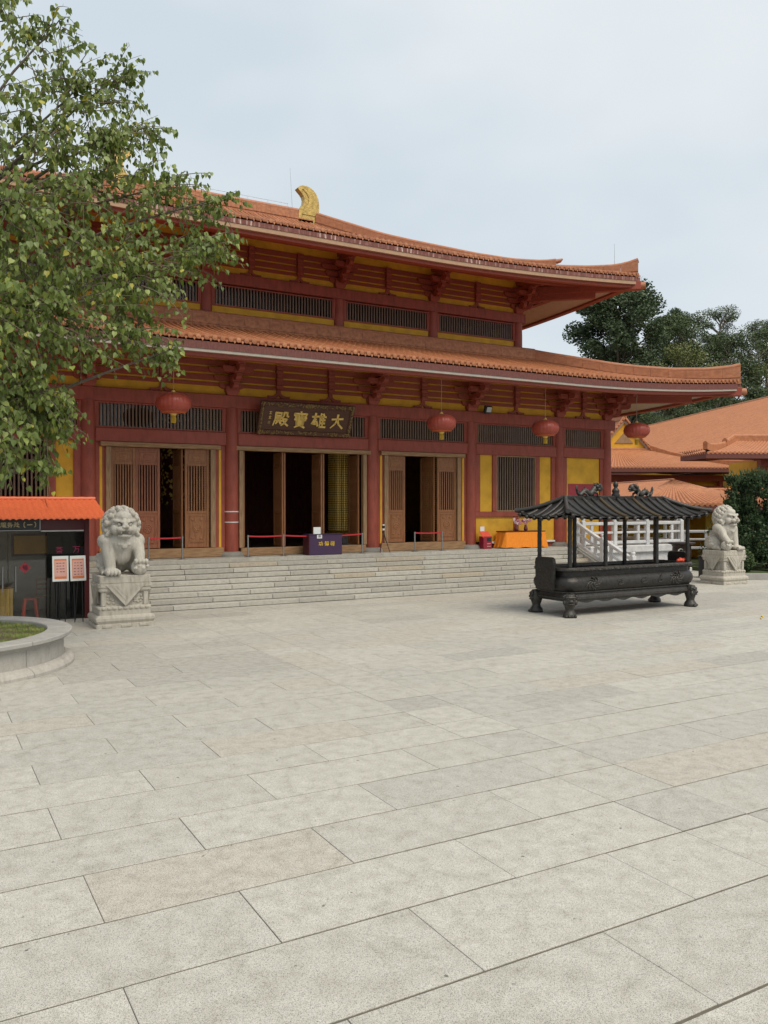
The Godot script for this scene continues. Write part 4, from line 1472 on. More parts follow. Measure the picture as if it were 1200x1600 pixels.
func build_burner() -> void:
	var b := thing("incense_burner", "long black bronze incense burner with lion-mask feet and a pagoda roof", "incense burner", Vector3(17.38, 0, -17.4), deg_to_rad(1.1))
	var hx := 2.42
	var hz := 0.66
	var body := MB.new()
	loft(body, [[0.62, -0.02], [0.66, 0.02], [0.72, 0.09], [0.80, 0.135], [0.88, 0.145], [0.96, 0.12], [1.03, 0.06], [1.08, 0.0]], hx, hz, 0.26)
	loft(body, [[1.075, 0.012], [1.095, 0.012], [1.095, -0.005], [1.20, -0.005]], hx, hz, 0.26, true)
	put("basin", body, M.bronze, b)
	var rim := MB.new()
	loft(rim, [[1.19, 0.0], [1.205, 0.10], [1.225, 0.125], [1.27, 0.125], [1.295, 0.10], [1.30, 0.02], [1.30, -0.04], [1.22, -0.05]], hx, hz, 0.26, true)
	for k in 44:                                    # wave scroll round the rim
		var x := -2.35 + k * 4.7 / 43.0
		rim.ball(Vector3(x, 1.245 + 0.012 * sin(k * 1.9), hz + 0.125), Vector3(0.055, 0.014, 0.012), 4, 6, Basis(Vector3.BACK, 0.5 if k % 2 else -0.5))
	put("rim", rim, M.bronze_worn, b)
	var ash := MB.new()
	ash.surf([rounded(0.02, 0.02, 0.01, 1.2), rounded(hx * 0.6, hz * 0.6, 0.2, 1.2), rounded(hx - 0.03, hz - 0.03, 0.24, 1.17)].map(func(r): var q: PackedVector3Array = r.duplicate(); q.reverse(); return q), true)
	put("ash_bed", ash, M.ash, b)
	var apron := MB.new()
	loft(apron, [[0.40, -0.02], [0.47, 0.06], [0.50, 0.06], [0.52, 0.03], [0.60, 0.0], [0.63, 0.05], [0.66, 0.05], [0.665, -0.05]], hx, hz, 0.26, true)
	apron.surf([rounded(hx - 0.3, hz - 0.3, 0.1, 0.42), rounded(hx - 0.02, hz - 0.02, 0.24, 0.40)].map(func(r): var q: PackedVector3Array = r.duplicate(); q.reverse(); return q), true)
	for s in [-1.0, 1.0]:                           # wavy lower edge
		var p := PackedVector2Array()
		p.append(Vector2(-2.15, 0.45))
		for k in 61:
			var x := -2.15 + 4.3 * k / 60.0
			p.append(Vector2(x, 0.375 + 0.028 * cos(x * 9.0)))
		p.append(Vector2(2.15, 0.45))
		apron.prism(p, 0.03, Transform3D(Basis.IDENTITY, Vector3(0, 0, s * (hz - 0.015))))
	put("apron", apron, M.bronze_worn, b)
	# relief on the long side: rosettes and signs cast in the belly
	var cast := MB.new()
	var r := RandomNumberGenerator.new()
	r.seed = 17
	for s in [-1.0, 1.0]:
		for x in [-1.62, 1.62]:
			for k in 26:
				var a := k * 2.4
				var d := 0.052 * sqrt(k)
				cast.ball(Vector3(x + cos(a) * d, 0.88 + sin(a) * d * 0.62, s * (hz + 0.14 - absf(sin(a) * d * 0.62) * 0.25)), Vector3(0.066, 0.021, 0.03), 5, 7, Basis(Vector3.BACK, a + 0.7))
		for x in [-0.62, 0.30, 0.95]:
			for k in 4:
				cast.box(Vector3(x + r.randf_range(-0.07, 0.07), 0.88 + r.randf_range(-0.07, 0.07), s * (hz + 0.143)), Vector3(r.randf_range(0.12, 0.22), 0.028, 0.03), Basis(Vector3.BACK, r.randf_range(-0.9, 0.9)))
			cast.tube([Vector3(x - 0.10, 0.82, s * (hz + 0.14)), Vector3(x, 0.80, s * (hz + 0.14)), Vector3(x + 0.10, 0.83, s * (hz + 0.14))], [0.02, 0.022, 0.02], 6)
	put("relief_casting", cast, M.bronze_worn, b)
	# upright ears at both ends
	for s in [-1.0, 1.0]:
		var p := PackedVector2Array()
		for q in [[-0.33, 0.70], [0.33, 0.70], [0.34, 1.2], [0.36, 1.42], [0.33, 1.53], [0.25, 1.57], [-0.25, 1.57], [-0.33, 1.53], [-0.36, 1.42], [-0.34, 1.2]]:
			p.append(Vector2(q[0], q[1]))
		var m := MB.new()
		m.prism(p, 0.11, Transform3D(Basis(Vector3.UP, PI / 2), Vector3(s * (hx + 0.20), 0, 0)))
		m.cbox(Vector3(s * (hx + 0.1), 0.95, 0), Vector3(0.24, 0.5, 0.4), 0.05)
		put("ear_plate", m, M.bronze, b)
	# feet: lion mask above, spreading paw below
	var foot := MB.new()
	foot.lathe(Vector3.ZERO, [Vector2(0.0, 0.0), Vector2(0.175, 0.0), Vector2(0.185, 0.05), Vector2(0.165, 0.11), Vector2(0.12, 0.17), Vector2(0.115, 0.22), Vector2(0.15, 0.32), Vector2(0.175, 0.42), Vector2(0.17, 0.54), Vector2(0.12, 0.62), Vector2(0.0, 0.64)], 16, false)
	for k in 4: foot.ball(Vector3(-0.12 + 0.08 * k, 0.04, 0.14), Vector3(0.045, 0.045, 0.06), 5, 8)
	foot.ball(Vector3(0, 0.43, 0.14), Vector3(0.075, 0.055, 0.08), 6, 10)
	foot.ball(Vector3(0, 0.36, 0.15), Vector3(0.10, 0.025, 0.05), 5, 10)
	foot.ball(Vector3(0, 0.53, 0.12), Vector3(0.16, 0.05, 0.07), 6, 10)
	for s in [-1.0, 1.0]:
		foot.ball(Vector3(s * 0.075, 0.48, 0.145), Vector3(0.035, 0.03, 0.03), 5, 8)
		foot.ball(Vector3(s * 0.16, 0.52, 0.05), Vector3(0.05, 0.06, 0.05), 5, 8)
		foot.ball(Vector3(s * 0.15, 0.40, 0.07), Vector3(0.05, 0.07, 0.05), 5, 8)
	for k in 7: foot.ball(Vector3(cos(k * PI / 6) * 0.17, 0.55 + 0.04 * sin(k * PI / 6), 0.06), Vector3(0.04, 0.04, 0.05), 4, 7)
	var fm := foot.mesh()
	for sx in [-1.0, 1.0]:
		for sz in [-1.0, 1.0]:
			var o := put("foot", fm, M.bronze_worn, b)
			o.position = Vector3(sx * 2.36, 0, sz * 0.66)
			o.rotation.y = atan2(sx * 0.55, sz)
	# posts, slightly knotted like bamboo
	var post := MB.new()
	var prof := []
	for k in 19:
		prof.append(Vector2(0.052 + 0.010 * absf(sin(k * 1.3)), 1.2 + k * 0.0845))
	post.lathe(Vector3.ZERO, prof, 10, false)
	var pm := post.mesh()
	for x in [-2.3, -1.0, 1.0, 2.3]:
		for z in [-0.6, 0.6]:
			var o := put("post", pm, M.bronze, b)
			o.position = Vector3(x, 0, z)
	# roof: a hipped sheet that sweeps up to the corners, carrying thick tile rows
	var rx := 2.76
	var rz := 1.02
	var gx := 1.93
	var yy := func(t: float, c: float) -> float: return 2.63 + 0.50 * (0.45 * t + 0.55 * t * t) + 0.13 * pow(maxf(0.0, 1.0 - c), 2.0) * (1.0 - t)
	var sheet := MB.new()
	for side in 4:
		var rows := []
		for i in 9:
			var t := i / 8.0
			var line := PackedVector3Array()
			for j in 25:
				var f := j / 12.0 - 1.0
				var ex := lerpf(rx, gx, t)
				var ez := lerpf(rz, 0.03, t)
				var c := (1.0 - absf(f)) * (rx if side % 2 == 0 else rz)
				match side:
					0: line.append(Vector3(f * ex, yy.call(t, c), ez))
					1: line.append(Vector3(ex, yy.call(t, c), -f * ez))
					2: line.append(Vector3(-f * ex, yy.call(t, c), -ez))
					3: line.append(Vector3(-ex, yy.call(t, c), f * ez))
			rows.append(line)
		sheet.surf(rows)
		var under := []
		for row in rows:
			var q := PackedVector3Array()
			for k in row.size(): q.append(row[row.size() - 1 - k] - Vector3.UP * 0.05)
			under.append(q)
		sheet.surf(under)
	put("roof_sheet", sheet, M.bronze, b)
	for side in 4:
		var half := rx if side % 2 == 0 else rz
		var n := 17 if side % 2 == 0 else 7
		for k in n:
			var u := (k + 0.5 - n * 0.5) * (half * 2 / n)
			var pts := []
			var rad := []
			var limit := 1.0
			if side % 2 == 0 and absf(u) > gx: limit = (rx - absf(u)) / (rx - gx)
			if side % 2 == 1: limit = clampf((rz - absf(u)) / (rz - 0.03), 0.1, 1.0)
			for i in 9:
				var t := limit * i / 8.0
				var y: float = yy.call(t, half - absf(u)) + 0.015
				var d := lerpf(rz, 0.03, t) if side % 2 == 0 else lerpf(rx, gx, t)
				var uu := u
				match side:
					0: pts.append(Vector3(uu, y, d))
					1: pts.append(Vector3(d, y, -uu))
					2: pts.append(Vector3(-uu, y, -d))
					3: pts.append(Vector3(-d, y, uu))
				rad.append(0.052 + (0.008 if i == 0 else 0.0))
			var m := MB.new()
			m.tube(pts, rad, 8)
			var e: Vector3 = pts[0]
			m.ball(e - Vector3.UP * 0.045, Vector3(0.065, 0.06, 0.05), 5, 8)
			put("tile_row", m, M.bronze_ochre if side == 0 and (k == 6 or k == 10) else (M.bronze_worn if k % 3 == 1 else M.bronze), b)
	for sx in [-1.0, 1.0]:
		for sz in [-1.0, 1.0]:
			var pts := []
			var rad := []
			for i in 9:
				var t := i / 8.0
				pts.append(Vector3(sx * lerpf(rx + 0.04, gx, t), yy.call(t, 0.0) + 0.05, sz * lerpf(rz + 0.04, 0.03, t)))
				rad.append(0.06)
			var m := MB.new()
			m.tube(pts, rad, 8)
			put("hip_roll", m, M.bronze_worn, b)
	put("ridge_beam", boxm(Vector3(0, 3.15, 0), Vector3(gx * 2 + 0.06, 0.14, 0.12), 0.015), M.bronze, b)
	var d1 := MB.new()
	dragon(d1, Vector3(-1.02, 3.2, 0), 1.0)
	put("dragon", d1, M.bronze_worn, b)
	var d2 := MB.new()
	dragon(d2, Vector3(1.02, 3.2, 0), -1.0)
	put("dragon", d2, M.bronze_worn, b)
	var gourd := MB.new()
	gourd.lathe(Vector3(0, 3.2, 0), [Vector2(0.11, 0.0), Vector2(0.12, 0.05), Vector2(0.09, 0.1), Vector2(0.11, 0.15), Vector2(0.09, 0.21), Vector2(0.045, 0.25), Vector2(0.07, 0.31), Vector2(0.075, 0.36), Vector2(0.04, 0.42), Vector2(0.0, 0.45)], 14, false)
	put("gourd_finial", gourd, M.bronze, b)
	# a red wrapper lying at the far end of the rim
	var bag := thing("red_wrapper", "crumpled red wrapper lying on the right end of the burner rim", "wrapper", Vector3(19.55, 1.29, -16.95))
	var bm := MB.new()
	for k in 6:
		bm.ball(Vector3(-0.12 + 0.05 * k, 0.05 + 0.015 * (k % 3), 0.02 * (k % 2)), Vector3(0.07, 0.05, 0.06), 4, 6, Basis(Vector3(0.3, 1, 0.2).normalized(), k))
	put("wrapper", bm, M.red_paper, bag)


# ---------------------------------------------------------------- lettering, drawn stroke by stroke on a 100 x 100 grid (y down)
const GLYPH := {
	"大": [[[14, 38], [86, 32]], [[50, 8], [48, 40], [38, 65], [12, 92]], [[50, 38], [62, 68], [90, 92]]],
	"雄": [[[4, 28], [46, 24]], [[24, 6], [20, 40], [4, 72]], [[28, 40], [16, 74], [40, 72]], [[34, 56], [46, 84]], [[62, 6], [54, 30]], [[58, 22], [58, 94]], [[74, 8], [80, 18]], [[58, 26], [94, 26]], [[58, 46], [90, 46]], [[58, 66], [90, 66]], [[58, 90], [97, 90]], [[76, 26], [76, 90]]],
	"寶": [[[50, 2], [50, 10]], [[12, 14], [88, 14]], [[12, 14], [9, 26]], [[88, 14], [84, 26]], [[16, 28], [44, 28]], [[18, 38], [42, 38]], [[14, 50], [46, 48]], [[30, 28], [30, 50]], [[58, 24], [54, 33]], [[56, 30], [86, 30]], [[50, 40], [90, 40]], [[70, 26], [70, 53]], [[57, 44], [57, 53], [84, 53], [84, 44]], [[28, 58], [28, 86]], [[72, 58], [72, 86]], [[28, 58], [72, 58]], [[28, 67], [72, 67]], [[28, 76], [72, 76]], [[28, 86], [72, 86]], [[40, 88], [20, 99]], [[60, 88], [82, 99]]],
	"殿": [[[15, 15], [50, 15], [50, 32]], [[15, 32], [50, 32]], [[15, 15], [14, 55], [4, 92]], [[22, 46], [52, 46]], [[30, 38], [30, 62]], [[44, 38], [44, 62]], [[16, 63], [56, 63]], [[28, 70], [20, 82]], [[44, 70], [52, 82]], [[66, 12], [66, 30], [58, 45]], [[66, 12], [86, 12], [86, 34], [95, 36]], [[60, 52], [88, 52], [78, 72], [56, 92]], [[64, 58], [76, 78], [97, 92]]],
	"功": [[[6, 24], [44, 24]], [[25, 24], [25, 72]], [[4, 76], [46, 68]], [[50, 34], [92, 34], [88, 84], [76, 90]], [[70, 8], [68, 50], [46, 92]]],
	"德": [[[26, 6], [8, 26]], [[28, 28], [6, 52]], [[18, 42], [18, 94]], [[38, 16], [94, 16]], [[66, 4], [66, 26]], [[40, 28], [40, 44], [92, 44], [92, 28], [40, 28]], [[57, 28], [57, 44]], [[75, 28], [75, 44]], [[36, 54], [96, 54]], [[42, 66], [36, 84]], [[52, 64], [54, 90], [80, 90], [82, 80]], [[66, 62], [70, 72]], [[84, 64], [94, 80]]],
	"箱": [[[20, 4], [10, 18]], [[14, 12], [44, 12]], [[28, 14], [32, 22]], [[62, 4], [52, 18]], [[56, 12], [92, 12]], [[72, 14], [76, 22]], [[4, 44], [46, 44]], [[26, 28], [26, 96]], [[26, 46], [6, 76]], [[28, 50], [44, 68]], [[54, 32], [54, 94]], [[90, 32], [90, 94]], [[54, 32], [90, 32]], [[54, 52], [90, 52]], [[54, 72], [90, 72]], [[54, 92], [90, 92]]],
	"服": [[[12, 10], [12, 60], [4, 92]], [[12, 10], [40, 10], [40, 88], [32, 84]], [[12, 34], [40, 34]], [[12, 58], [40, 58]], [[54, 10], [54, 94]], [[54, 10], [88, 10], [88, 32], [76, 32]], [[58, 46], [90, 46], [80, 70], [58, 94]], [[62, 54], [76, 78], [96, 92]]],
	"务": [[[36, 4], [12, 36]], [[32, 14], [74, 14], [50, 36], [10, 54]], [[36, 24], [58, 40], [92, 54]], [[20, 62], [78, 62], [72, 92], [58, 90]], [[48, 50], [44, 72], [14, 96]]],
	"处": [[[28, 6], [22, 34], [6, 54]], [[24, 22], [50, 22], [36, 56], [6, 92]], [[20, 44], [40, 72], [96, 90]], [[70, 8], [70, 74]], [[72, 34], [92, 48]]],
	"（": [[[84, 2], [66, 26], [66, 74], [84, 98]]],
	"）": [[[16, 2], [34, 26], [34, 74], [16, 98]]],
	"一": [[[8, 52], [92, 48]]],
	"茶": [[[8, 18], [92, 18]], [[32, 6], [32, 30]], [[68, 6], [68, 30]], [[50, 26], [8, 56]], [[50, 26], [92, 56]], [[20, 66], [80, 66]], [[50, 50], [50, 96]], [[34, 74], [18, 92]], [[66, 74], [82, 92]]],
	"万": [[[8, 14], [92, 14]], [[40, 14], [36, 54], [12, 92]], [[40, 42], [80, 42], [74, 88], [58, 84]]],
	"福": [[[22, 4], [28, 14]], [[8, 24], [38, 24], [6, 56]], [[22, 42], [22, 96]], [[26, 48], [40, 60]], [[46, 10], [96, 10]], [[54, 22], [54, 40], [88, 40], [88, 22], [54, 22]], [[48, 52], [48, 94], [94, 94], [94, 52], [48, 52]], [[71, 52], [71, 94]], [[48, 73], [94, 73]]],
}


func write(m: MB, ch: String, at: Vector3, right: Vector3, up: Vector3, size: float, wide: float, deep: float) -> void:   # at: middle of the character
	var nrm := right.cross(up).normalized()
	for s in GLYPH[ch]:
		for k in s.size() - 1:
			var a: Vector3 = at + right * ((s[k][0] - 50) / 100.0 * size) - up * ((s[k][1] - 50) / 100.0 * size)
			var b: Vector3 = at + right * ((s[k + 1][0] - 50) / 100.0 * size) - up * ((s[k + 1][1] - 50) / 100.0 * size)
			var d := (b - a).normalized()
			var w := nrm.cross(d)
			var last: bool = k == s.size() - 2
			var wa := wide * (0.62 if k == 0 else 0.5) * (0.9 if absf(d.dot(right)) > 0.9 else 1.1)
			var wb := wide * (0.5 if not last else (0.58 if d.dot(right) > 0.3 else 0.3))
			var e := a - d * wide * 0.3
			var f := b + d * wide * 0.3
			var z := nrm * deep
			var p := [e + w * wa, e - w * wa, f - w * wb, f + w * wb]
			m.quad(p[1] + z, p[2] + z, p[3] + z, p[0] + z)
			for i in 4:
				var j := (i + 1) % 4
				m.quad(p[j], p[i], p[i] + z, p[j] + z)


func build_plaque() -> void:
	var at := Vector3(11.72, 5.36, -26.42)
	var p := thing("hall_plaque", "dark carved plaque with four gold characters hanging over the centre doorway", "plaque", at)
	p.rotation.x = deg_to_rad(24)
	var w := 3.5
	var h := 1.16
	put("board", boxm(Vector3(0, h * 0.5, 0), Vector3(w - 0.3, h - 0.3, 0.06)), M.plaque, p)
	for q in [[Vector3(0, 0.085, 0.01), Vector3(w, 0.17, 0.11)], [Vector3(0, h - 0.085, 0.01), Vector3(w, 0.17, 0.11)], [Vector3(-w * 0.5 + 0.085, h * 0.5, 0.01), Vector3(0.17, h - 0.34, 0.11)], [Vector3(w * 0.5 - 0.085, h * 0.5, 0.01), Vector3(0.17, h - 0.34, 0.11)]]:
		put("frame_bar", boxm(q[0], q[1], 0.02), M.plaque, p)
	var r := RandomNumberGenerator.new()
	r.seed = 4
	var c := MB.new()
	for k in 260:                                  # carved scrollwork along the frame
		var s := r.randf() * 2 * (w + h)
		var x := 0.0
		var y := 0.0
		if s < w: x = s - w * 0.5; y = 0.085
		elif s < 2 * w: x = s - 1.5 * w; y = h - 0.085
		elif s < 2 * w + h: x = -w * 0.5 + 0.085; y = s - 2 * w
		else: x = w * 0.5 - 0.085; y = s - 2 * w - h
		c.ball(Vector3(x + r.randf_range(-0.02, 0.02), clampf(y + r.randf_range(-0.06, 0.06), 0.02, h - 0.02), 0.065), Vector3(0.045, 0.018, 0.022), 4, 6, Basis(Vector3.BACK, r.randf() * TAU))
	for k in 14:
		var a := TAU * k / 14.0
		c.ball(Vector3(cos(a) * 0.14, h - 0.085 + sin(a) * 0.05, 0.075), Vector3(0.05, 0.02, 0.02), 4, 6, Basis(Vector3.BACK, a))
	put("carving", c, M.carved, p)
	var x := 1.14
	for ch in ["大", "雄", "寶", "殿"]:
		var m := MB.new()
		write(m, ch, Vector3(x, 0.575, 0.031), Vector3.RIGHT, Vector3.UP, 0.57, 0.056, 0.02)
		put("gold_character", m, M.gold_paint, p)
		x -= 0.70
	var sig := MB.new()                             # the small signature and seal
	for k in 2:
		var o := Vector3(-1.36, 0.76 - 0.16 * k, 0.031)
		sig.box(o + Vector3(0, 0.03, 0), Vector3(0.09, 0.014, 0.012))
		sig.box(o, Vector3(0.014, 0.11, 0.014))
		sig.box(o + Vector3(-0.025, -0.03, 0), Vector3(0.05, 0.012, 0.012), Basis(Vector3.BACK, 0.8))
		sig.box(o + Vector3(0.025, -0.03, 0), Vector3(0.05, 0.012, 0.012), Basis(Vector3.BACK, -0.8))
	put("signature", sig, M.gold_paint, p)
	var seal := MB.new()
	seal.box(Vector3(-1.37, 0.42, 0.033), Vector3(0.085, 0.10, 0.008))
	put("seal", seal, M.carved, p)


func lantern(called_label: String, at: Vector3, top: float, first: Node3D) -> Node3D:
	if first: return copy(first, called_label, at)
	var l := thing("red_lantern", called_label, "lantern", at, 0.0, "red lanterns hung under the lower eave")
	var rows := []
	for i in 15:
		var t := -PI / 2 + PI * (i + 0.6) / 15.2
		var row := PackedVector3Array()
		for k in 72:
			var a := TAU * k / 72.0
			var r := 0.51 * pow(cos(t), 0.72) * (1.0 + 0.024 * cos(a * 24.0))
			row.append(Vector3(cos(a) * r, sin(t) * 0.315, -sin(a) * r))
		rows.append(row)
	var m := MB.new()
	m.surf(rows, true)
	put("shade", m, M.lantern, l)
	var f := MB.new()
	var fr := []
	for i in 3:
		var row := PackedVector3Array()
		for k in 48:
			var a := TAU * k / 48.0
			var r: float = [0.34, 0.37, 0.27][2 - i] + 0.012 * cos(a * 16.0)
			row.append(Vector3(cos(a) * r, [-0.235, -0.27, -0.30][2 - i], -sin(a) * r))
		fr.append(row)
	f.surf(fr, true)
	put("frill", f, M.lantern_frill, l)
	var g := MB.new()
	g.lathe(Vector3.ZERO, [Vector2(0.13, 0.285), Vector2(0.13, 0.315), Vector2(0.06, 0.33), Vector2(0.05, 0.38), Vector2(0.0, 0.385)], 14)
	put("gold_cap", g, M.gold_paint, l)
	g = MB.new()
	g.lathe(Vector3.ZERO, [Vector2(0.0, -0.37), Vector2(0.07, -0.37), Vector2(0.09, -0.33), Vector2(0.12, -0.31), Vector2(0.12, -0.29)], 14)
	put("lower_gold_cap", g, M.gold_paint, l)
	var t := MB.new()
	for k in 14:
		var a := TAU * k / 14.0
		t.tube([Vector3(cos(a) * 0.05, -0.36, sin(a) * 0.05), Vector3(cos(a) * 0.065, -0.46, sin(a) * 0.065), Vector3(cos(a) * 0.06, -0.58, sin(a) * 0.06)], [0.014, 0.016, 0.012], 5)
	put("tassel", t, M.tassel, l)
	var c := MB.new()
	c.tube([Vector3(0, 0.37, 0), Vector3(0, top - at.y, 0)], [0.011, 0.011], 5)
	put("cord", c, M.cord, l)
	return l


func barrier(label: String, xs: Array, z: float) -> void:
	var b := thing("queue_barrier", label, "barrier", Vector3(xs[0], FLOOR, z), 0.0, "queue barriers before the doors")
	var m := MB.new()
	m.lathe(Vector3.ZERO, [Vector2(0.0, 0.0), Vector2(0.13, 0.0), Vector2(0.13, 0.012), Vector2(0.05, 0.03), Vector2(0.026, 0.04), Vector2(0.026, 0.66), Vector2(0.034, 0.665), Vector2(0.034, 0.72), Vector2(0.0, 0.73)], 14)
	var pm := m.mesh()
	for x in xs:
		var o := put("post", pm, M.steel, b)
		o.position = Vector3(x - xs[0], 0, 0)
	for k in xs.size() - 1:
		var a: float = xs[k] - xs[0] + 0.03
		var e: float = xs[k + 1] - xs[0] - 0.03
		var rows := []
		for s in [[-0.024, 0.002], [0.024, 0.002], [0.024, -0.002], [-0.024, -0.002], [-0.024, 0.002]]:
			var row := PackedVector3Array()
			for i in 9:
				var f := i / 8.0
				row.append(Vector3(lerpf(a, e, f), 0.685 + s[0] - 0.05 * (1.0 - pow(2 * f - 1, 2)) * (e - a) / 3.0, s[1]))
			rows.append(row)
		var q := MB.new()
		q.surf(rows, false, true)
		put("belt", q, M.belt, b)


func build_terrace_things() -> void:
	barrier("short barrier with red belt at the left doorway, behind the lion", [6.27, 7.32], -25.9)
	barrier("long three-post barrier with red belt across the centre doorway", [9.49, 10.74, 13.72], -25.9)
	barrier("short barrier with red belt at the right doorway", [15.89, 17.09], -25.9)
	# merit box
	var d := thing("donation_box", "purple merit box with three yellow characters before the centre doorway", "donation box", Vector3(12.22, FLOOR, -25.75))
	put("box_body", boxm(Vector3(0, 0.35, -0.2), Vector3(1.22, 0.69, 0.5), 0.012), M.purple, d)
	put("side_cloth", spanm(Vector3(-0.64, 0.01, -0.45), Vector3(-0.612, 0.69, 0.05)), M.purple_side, d)
	put("top_board", boxm(Vector3(0, 0.705, -0.2), Vector3(1.27, 0.025, 0.54), 0.006), M.purple, d)
	var x := -0.30
	for ch in ["功", "德", "箱"]:
		var m := MB.new()
		write(m, ch, Vector3(x + 0.10, 0.39, 0.0505), Vector3.RIGHT, Vector3.UP, 0.165, 0.02, 0.004)
		put("yellow_character", m, M.letter, d)
		x += 0.22
	var c := thing("notice_card", "pale notice card standing on the purple merit box", "card", Vector3(11.95, FLOOR + 0.72, -25.85))
	put("card", boxm(Vector3(0, 0.115, 0), Vector3(0.27, 0.23, 0.008)), M.sign_letter if false else M.paper, c)
	put("card_foot", boxm(Vector3(0, 0.008, -0.03), Vector3(0.2, 0.016, 0.1)), M.paper, c)
	var c2 := thing("white_card", "small white card fixed to the front of the purple box", "card", Vector3(11.97, FLOOR + 0.58, -25.694))
	put("card", boxm(Vector3(0, 0.06, 0), Vector3(0.19, 0.14, 0.006)), M.white, c2)
	put("card_print", boxm(Vector3(0, 0.062, 0.004), Vector3(0.09, 0.075, 0.002)), M.steel, c2)
	# tripod
	var t := thing("camera_tripod", "small camera on a thin dark tripod beside the right doorway", "tripod", Vector3(14.62, FLOOR, -25.98))
	for k in 3:
		var a := TAU * k / 3.0 + 0.5
		var m := MB.new()
		m.tube([Vector3(cos(a) * 0.24, 0.0, sin(a) * 0.24), Vector3(cos(a) * 0.11, 0.38, sin(a) * 0.11), Vector3(0, 0.72, 0)], [0.012, 0.015, 0.022], 6)
		put("leg", m, M.maroon if k == 1 else M.black, t)
	var tm := MB.new()
	tm.tube([Vector3(0, 0.55, 0), Vector3(0, 0.82, 0)], [0.018, 0.018], 8)
	tm.cbox(Vector3(0, 0.74, 0), Vector3(0.07, 0.09, 0.06), 0.01)
	put("centre_column", tm, M.black, t)
	put("camera_mount", boxm(Vector3(0, 0.83, 0), Vector3(0.08, 0.07, 0.06), 0.01), M.white, t)
	var cm := MB.new()
	cm.cbox(Vector3(0, 0.92, 0), Vector3(0.09, 0.1, 0.07), 0.015)
	cm.lathe(Vector3(0, 0.92, 0.035), [Vector2(0.035, 0.0), Vector2(0.03, 0.03), Vector2(0.0, 0.032)], 12, true, Basis(Vector3.RIGHT, PI / 2))
	put("camera", cm, M.black, t)
	put("camera_top", boxm(Vector3(0, 0.985, 0), Vector3(0.085, 0.05, 0.065), 0.012), M.white, t)
	# red collecting stand beside the column
	var r := thing("red_stand", "small red box stand with slanted paper top beside the column", "box", Vector3(19.33, FLOOR, -26.25))
	put("stand_body", boxm(Vector3(0, 0.24, 0), Vector3(0.40, 0.48, 0.3), 0.008), M.red_box, r)
	put("stand_window", boxm(Vector3(0.06, 0.36, 0.151), Vector3(0.2, 0.15, 0.006)), M.black, r)
	put("slanted_top", boxm(Vector3(-0.02, 0.56, 0.02), Vector3(0.42, 0.02, 0.34), 0.004, Basis(Vector3.RIGHT, 0.75)), M.red_paper, r)
	for k in 2:
		put("print_line", boxm(Vector3(0.05, 0.2 - 0.1 * k, 0.152), Vector3(0.18, 0.018, 0.004)), M.pink_paper, r)
	put("paper_sheet", boxm(Vector3(-0.08, 0.76, -0.1), Vector3(0.2, 0.2, 0.006)), M.paper, r)
	# table under its orange cloth
	var tb := thing("altar_table", "low table with a dark red top beneath the lattice window", "table", Vector3(21.04, FLOOR, -26.2))
	put("table_top", boxm(Vector3(0, 0.655, 0), Vector3(2.02, 0.035, 0.62), 0.008), M.maroon, tb)
	for sx in [-1.0, 1.0]:
		for sz in [-1.0, 1.0]:
			put("leg", boxm(Vector3(sx * 0.9, 0.32, sz * 0.24), Vector3(0.05, 0.637, 0.05)), M.maroon, tb)
	var cl := thing("table_cloth", "bright orange pleated cloth hanging round the low table", "cloth", Vector3(21.04, FLOOR, -26.2))
	var rows := []
	for i in 8:
		var y := 0.632 - i * 0.086
		var line := PackedVector3Array()
		var n := 180
		for k in n:
			var f := float(k) / n * 5.16
			var base := Vector3.ZERO
			var out := Vector3.ZERO
			if f < 1.96: base = Vector3(-0.98 + f, 0, 0.30); out = Vector3.BACK
			elif f < 2.58: base = Vector3(0.98, 0, 0.30 - (f - 1.96)); out = Vector3.RIGHT
			elif f < 4.54: base = Vector3(0.98 - (f - 2.58), 0, -0.30); out = Vector3.FORWARD
			else: base = Vector3(-0.98, 0, -0.30 + (f - 4.54)); out = Vector3.LEFT
			var fold := sin(f * 34.0 + 1.3 * sin(f * 7.0)) * 0.5 + 0.5 * sin(f * 57.0 + 2.0 * sin(f * 3.1))
			var flare := 0.014 * i
			line.append(base + out * (0.012 + flare + fold * (0.006 + 0.0035 * i)) + Vector3(base.x * 0.012 * i, y + (0.015 * sin(f * 9.0) if i == 7 else 0.0), 0))
		rows.append(line)
	rows.reverse()
	var cm2 := MB.new()
	cm2.surf(rows, true)
	put("pleated_skirt", cm2, M.orange_cloth, cl)
	for q in [[20.85, "left vase of pink flowers on the orange table", 1], [21.32, "right vase of pale pink flowers on the orange table", 2]]:
		var v := thing("flower_vase", q[1], "flowers", Vector3(q[0], FLOOR + 0.673, -26.25), 0.0, "flower vases on the table")
		var m := MB.new()
		m.lathe(Vector3.ZERO, [Vector2(0.0, 0.0), Vector2(0.06, 0.0), Vector2(0.085, 0.06), Vector2(0.07, 0.14), Vector2(0.05, 0.19), Vector2(0.065, 0.22), Vector2(0.04, 0.21)], 12, false)
		put("vase", m, M.vase, v)
		var fr := RandomNumberGenerator.new()
		fr.seed = q[2]
		var st := MB.new()
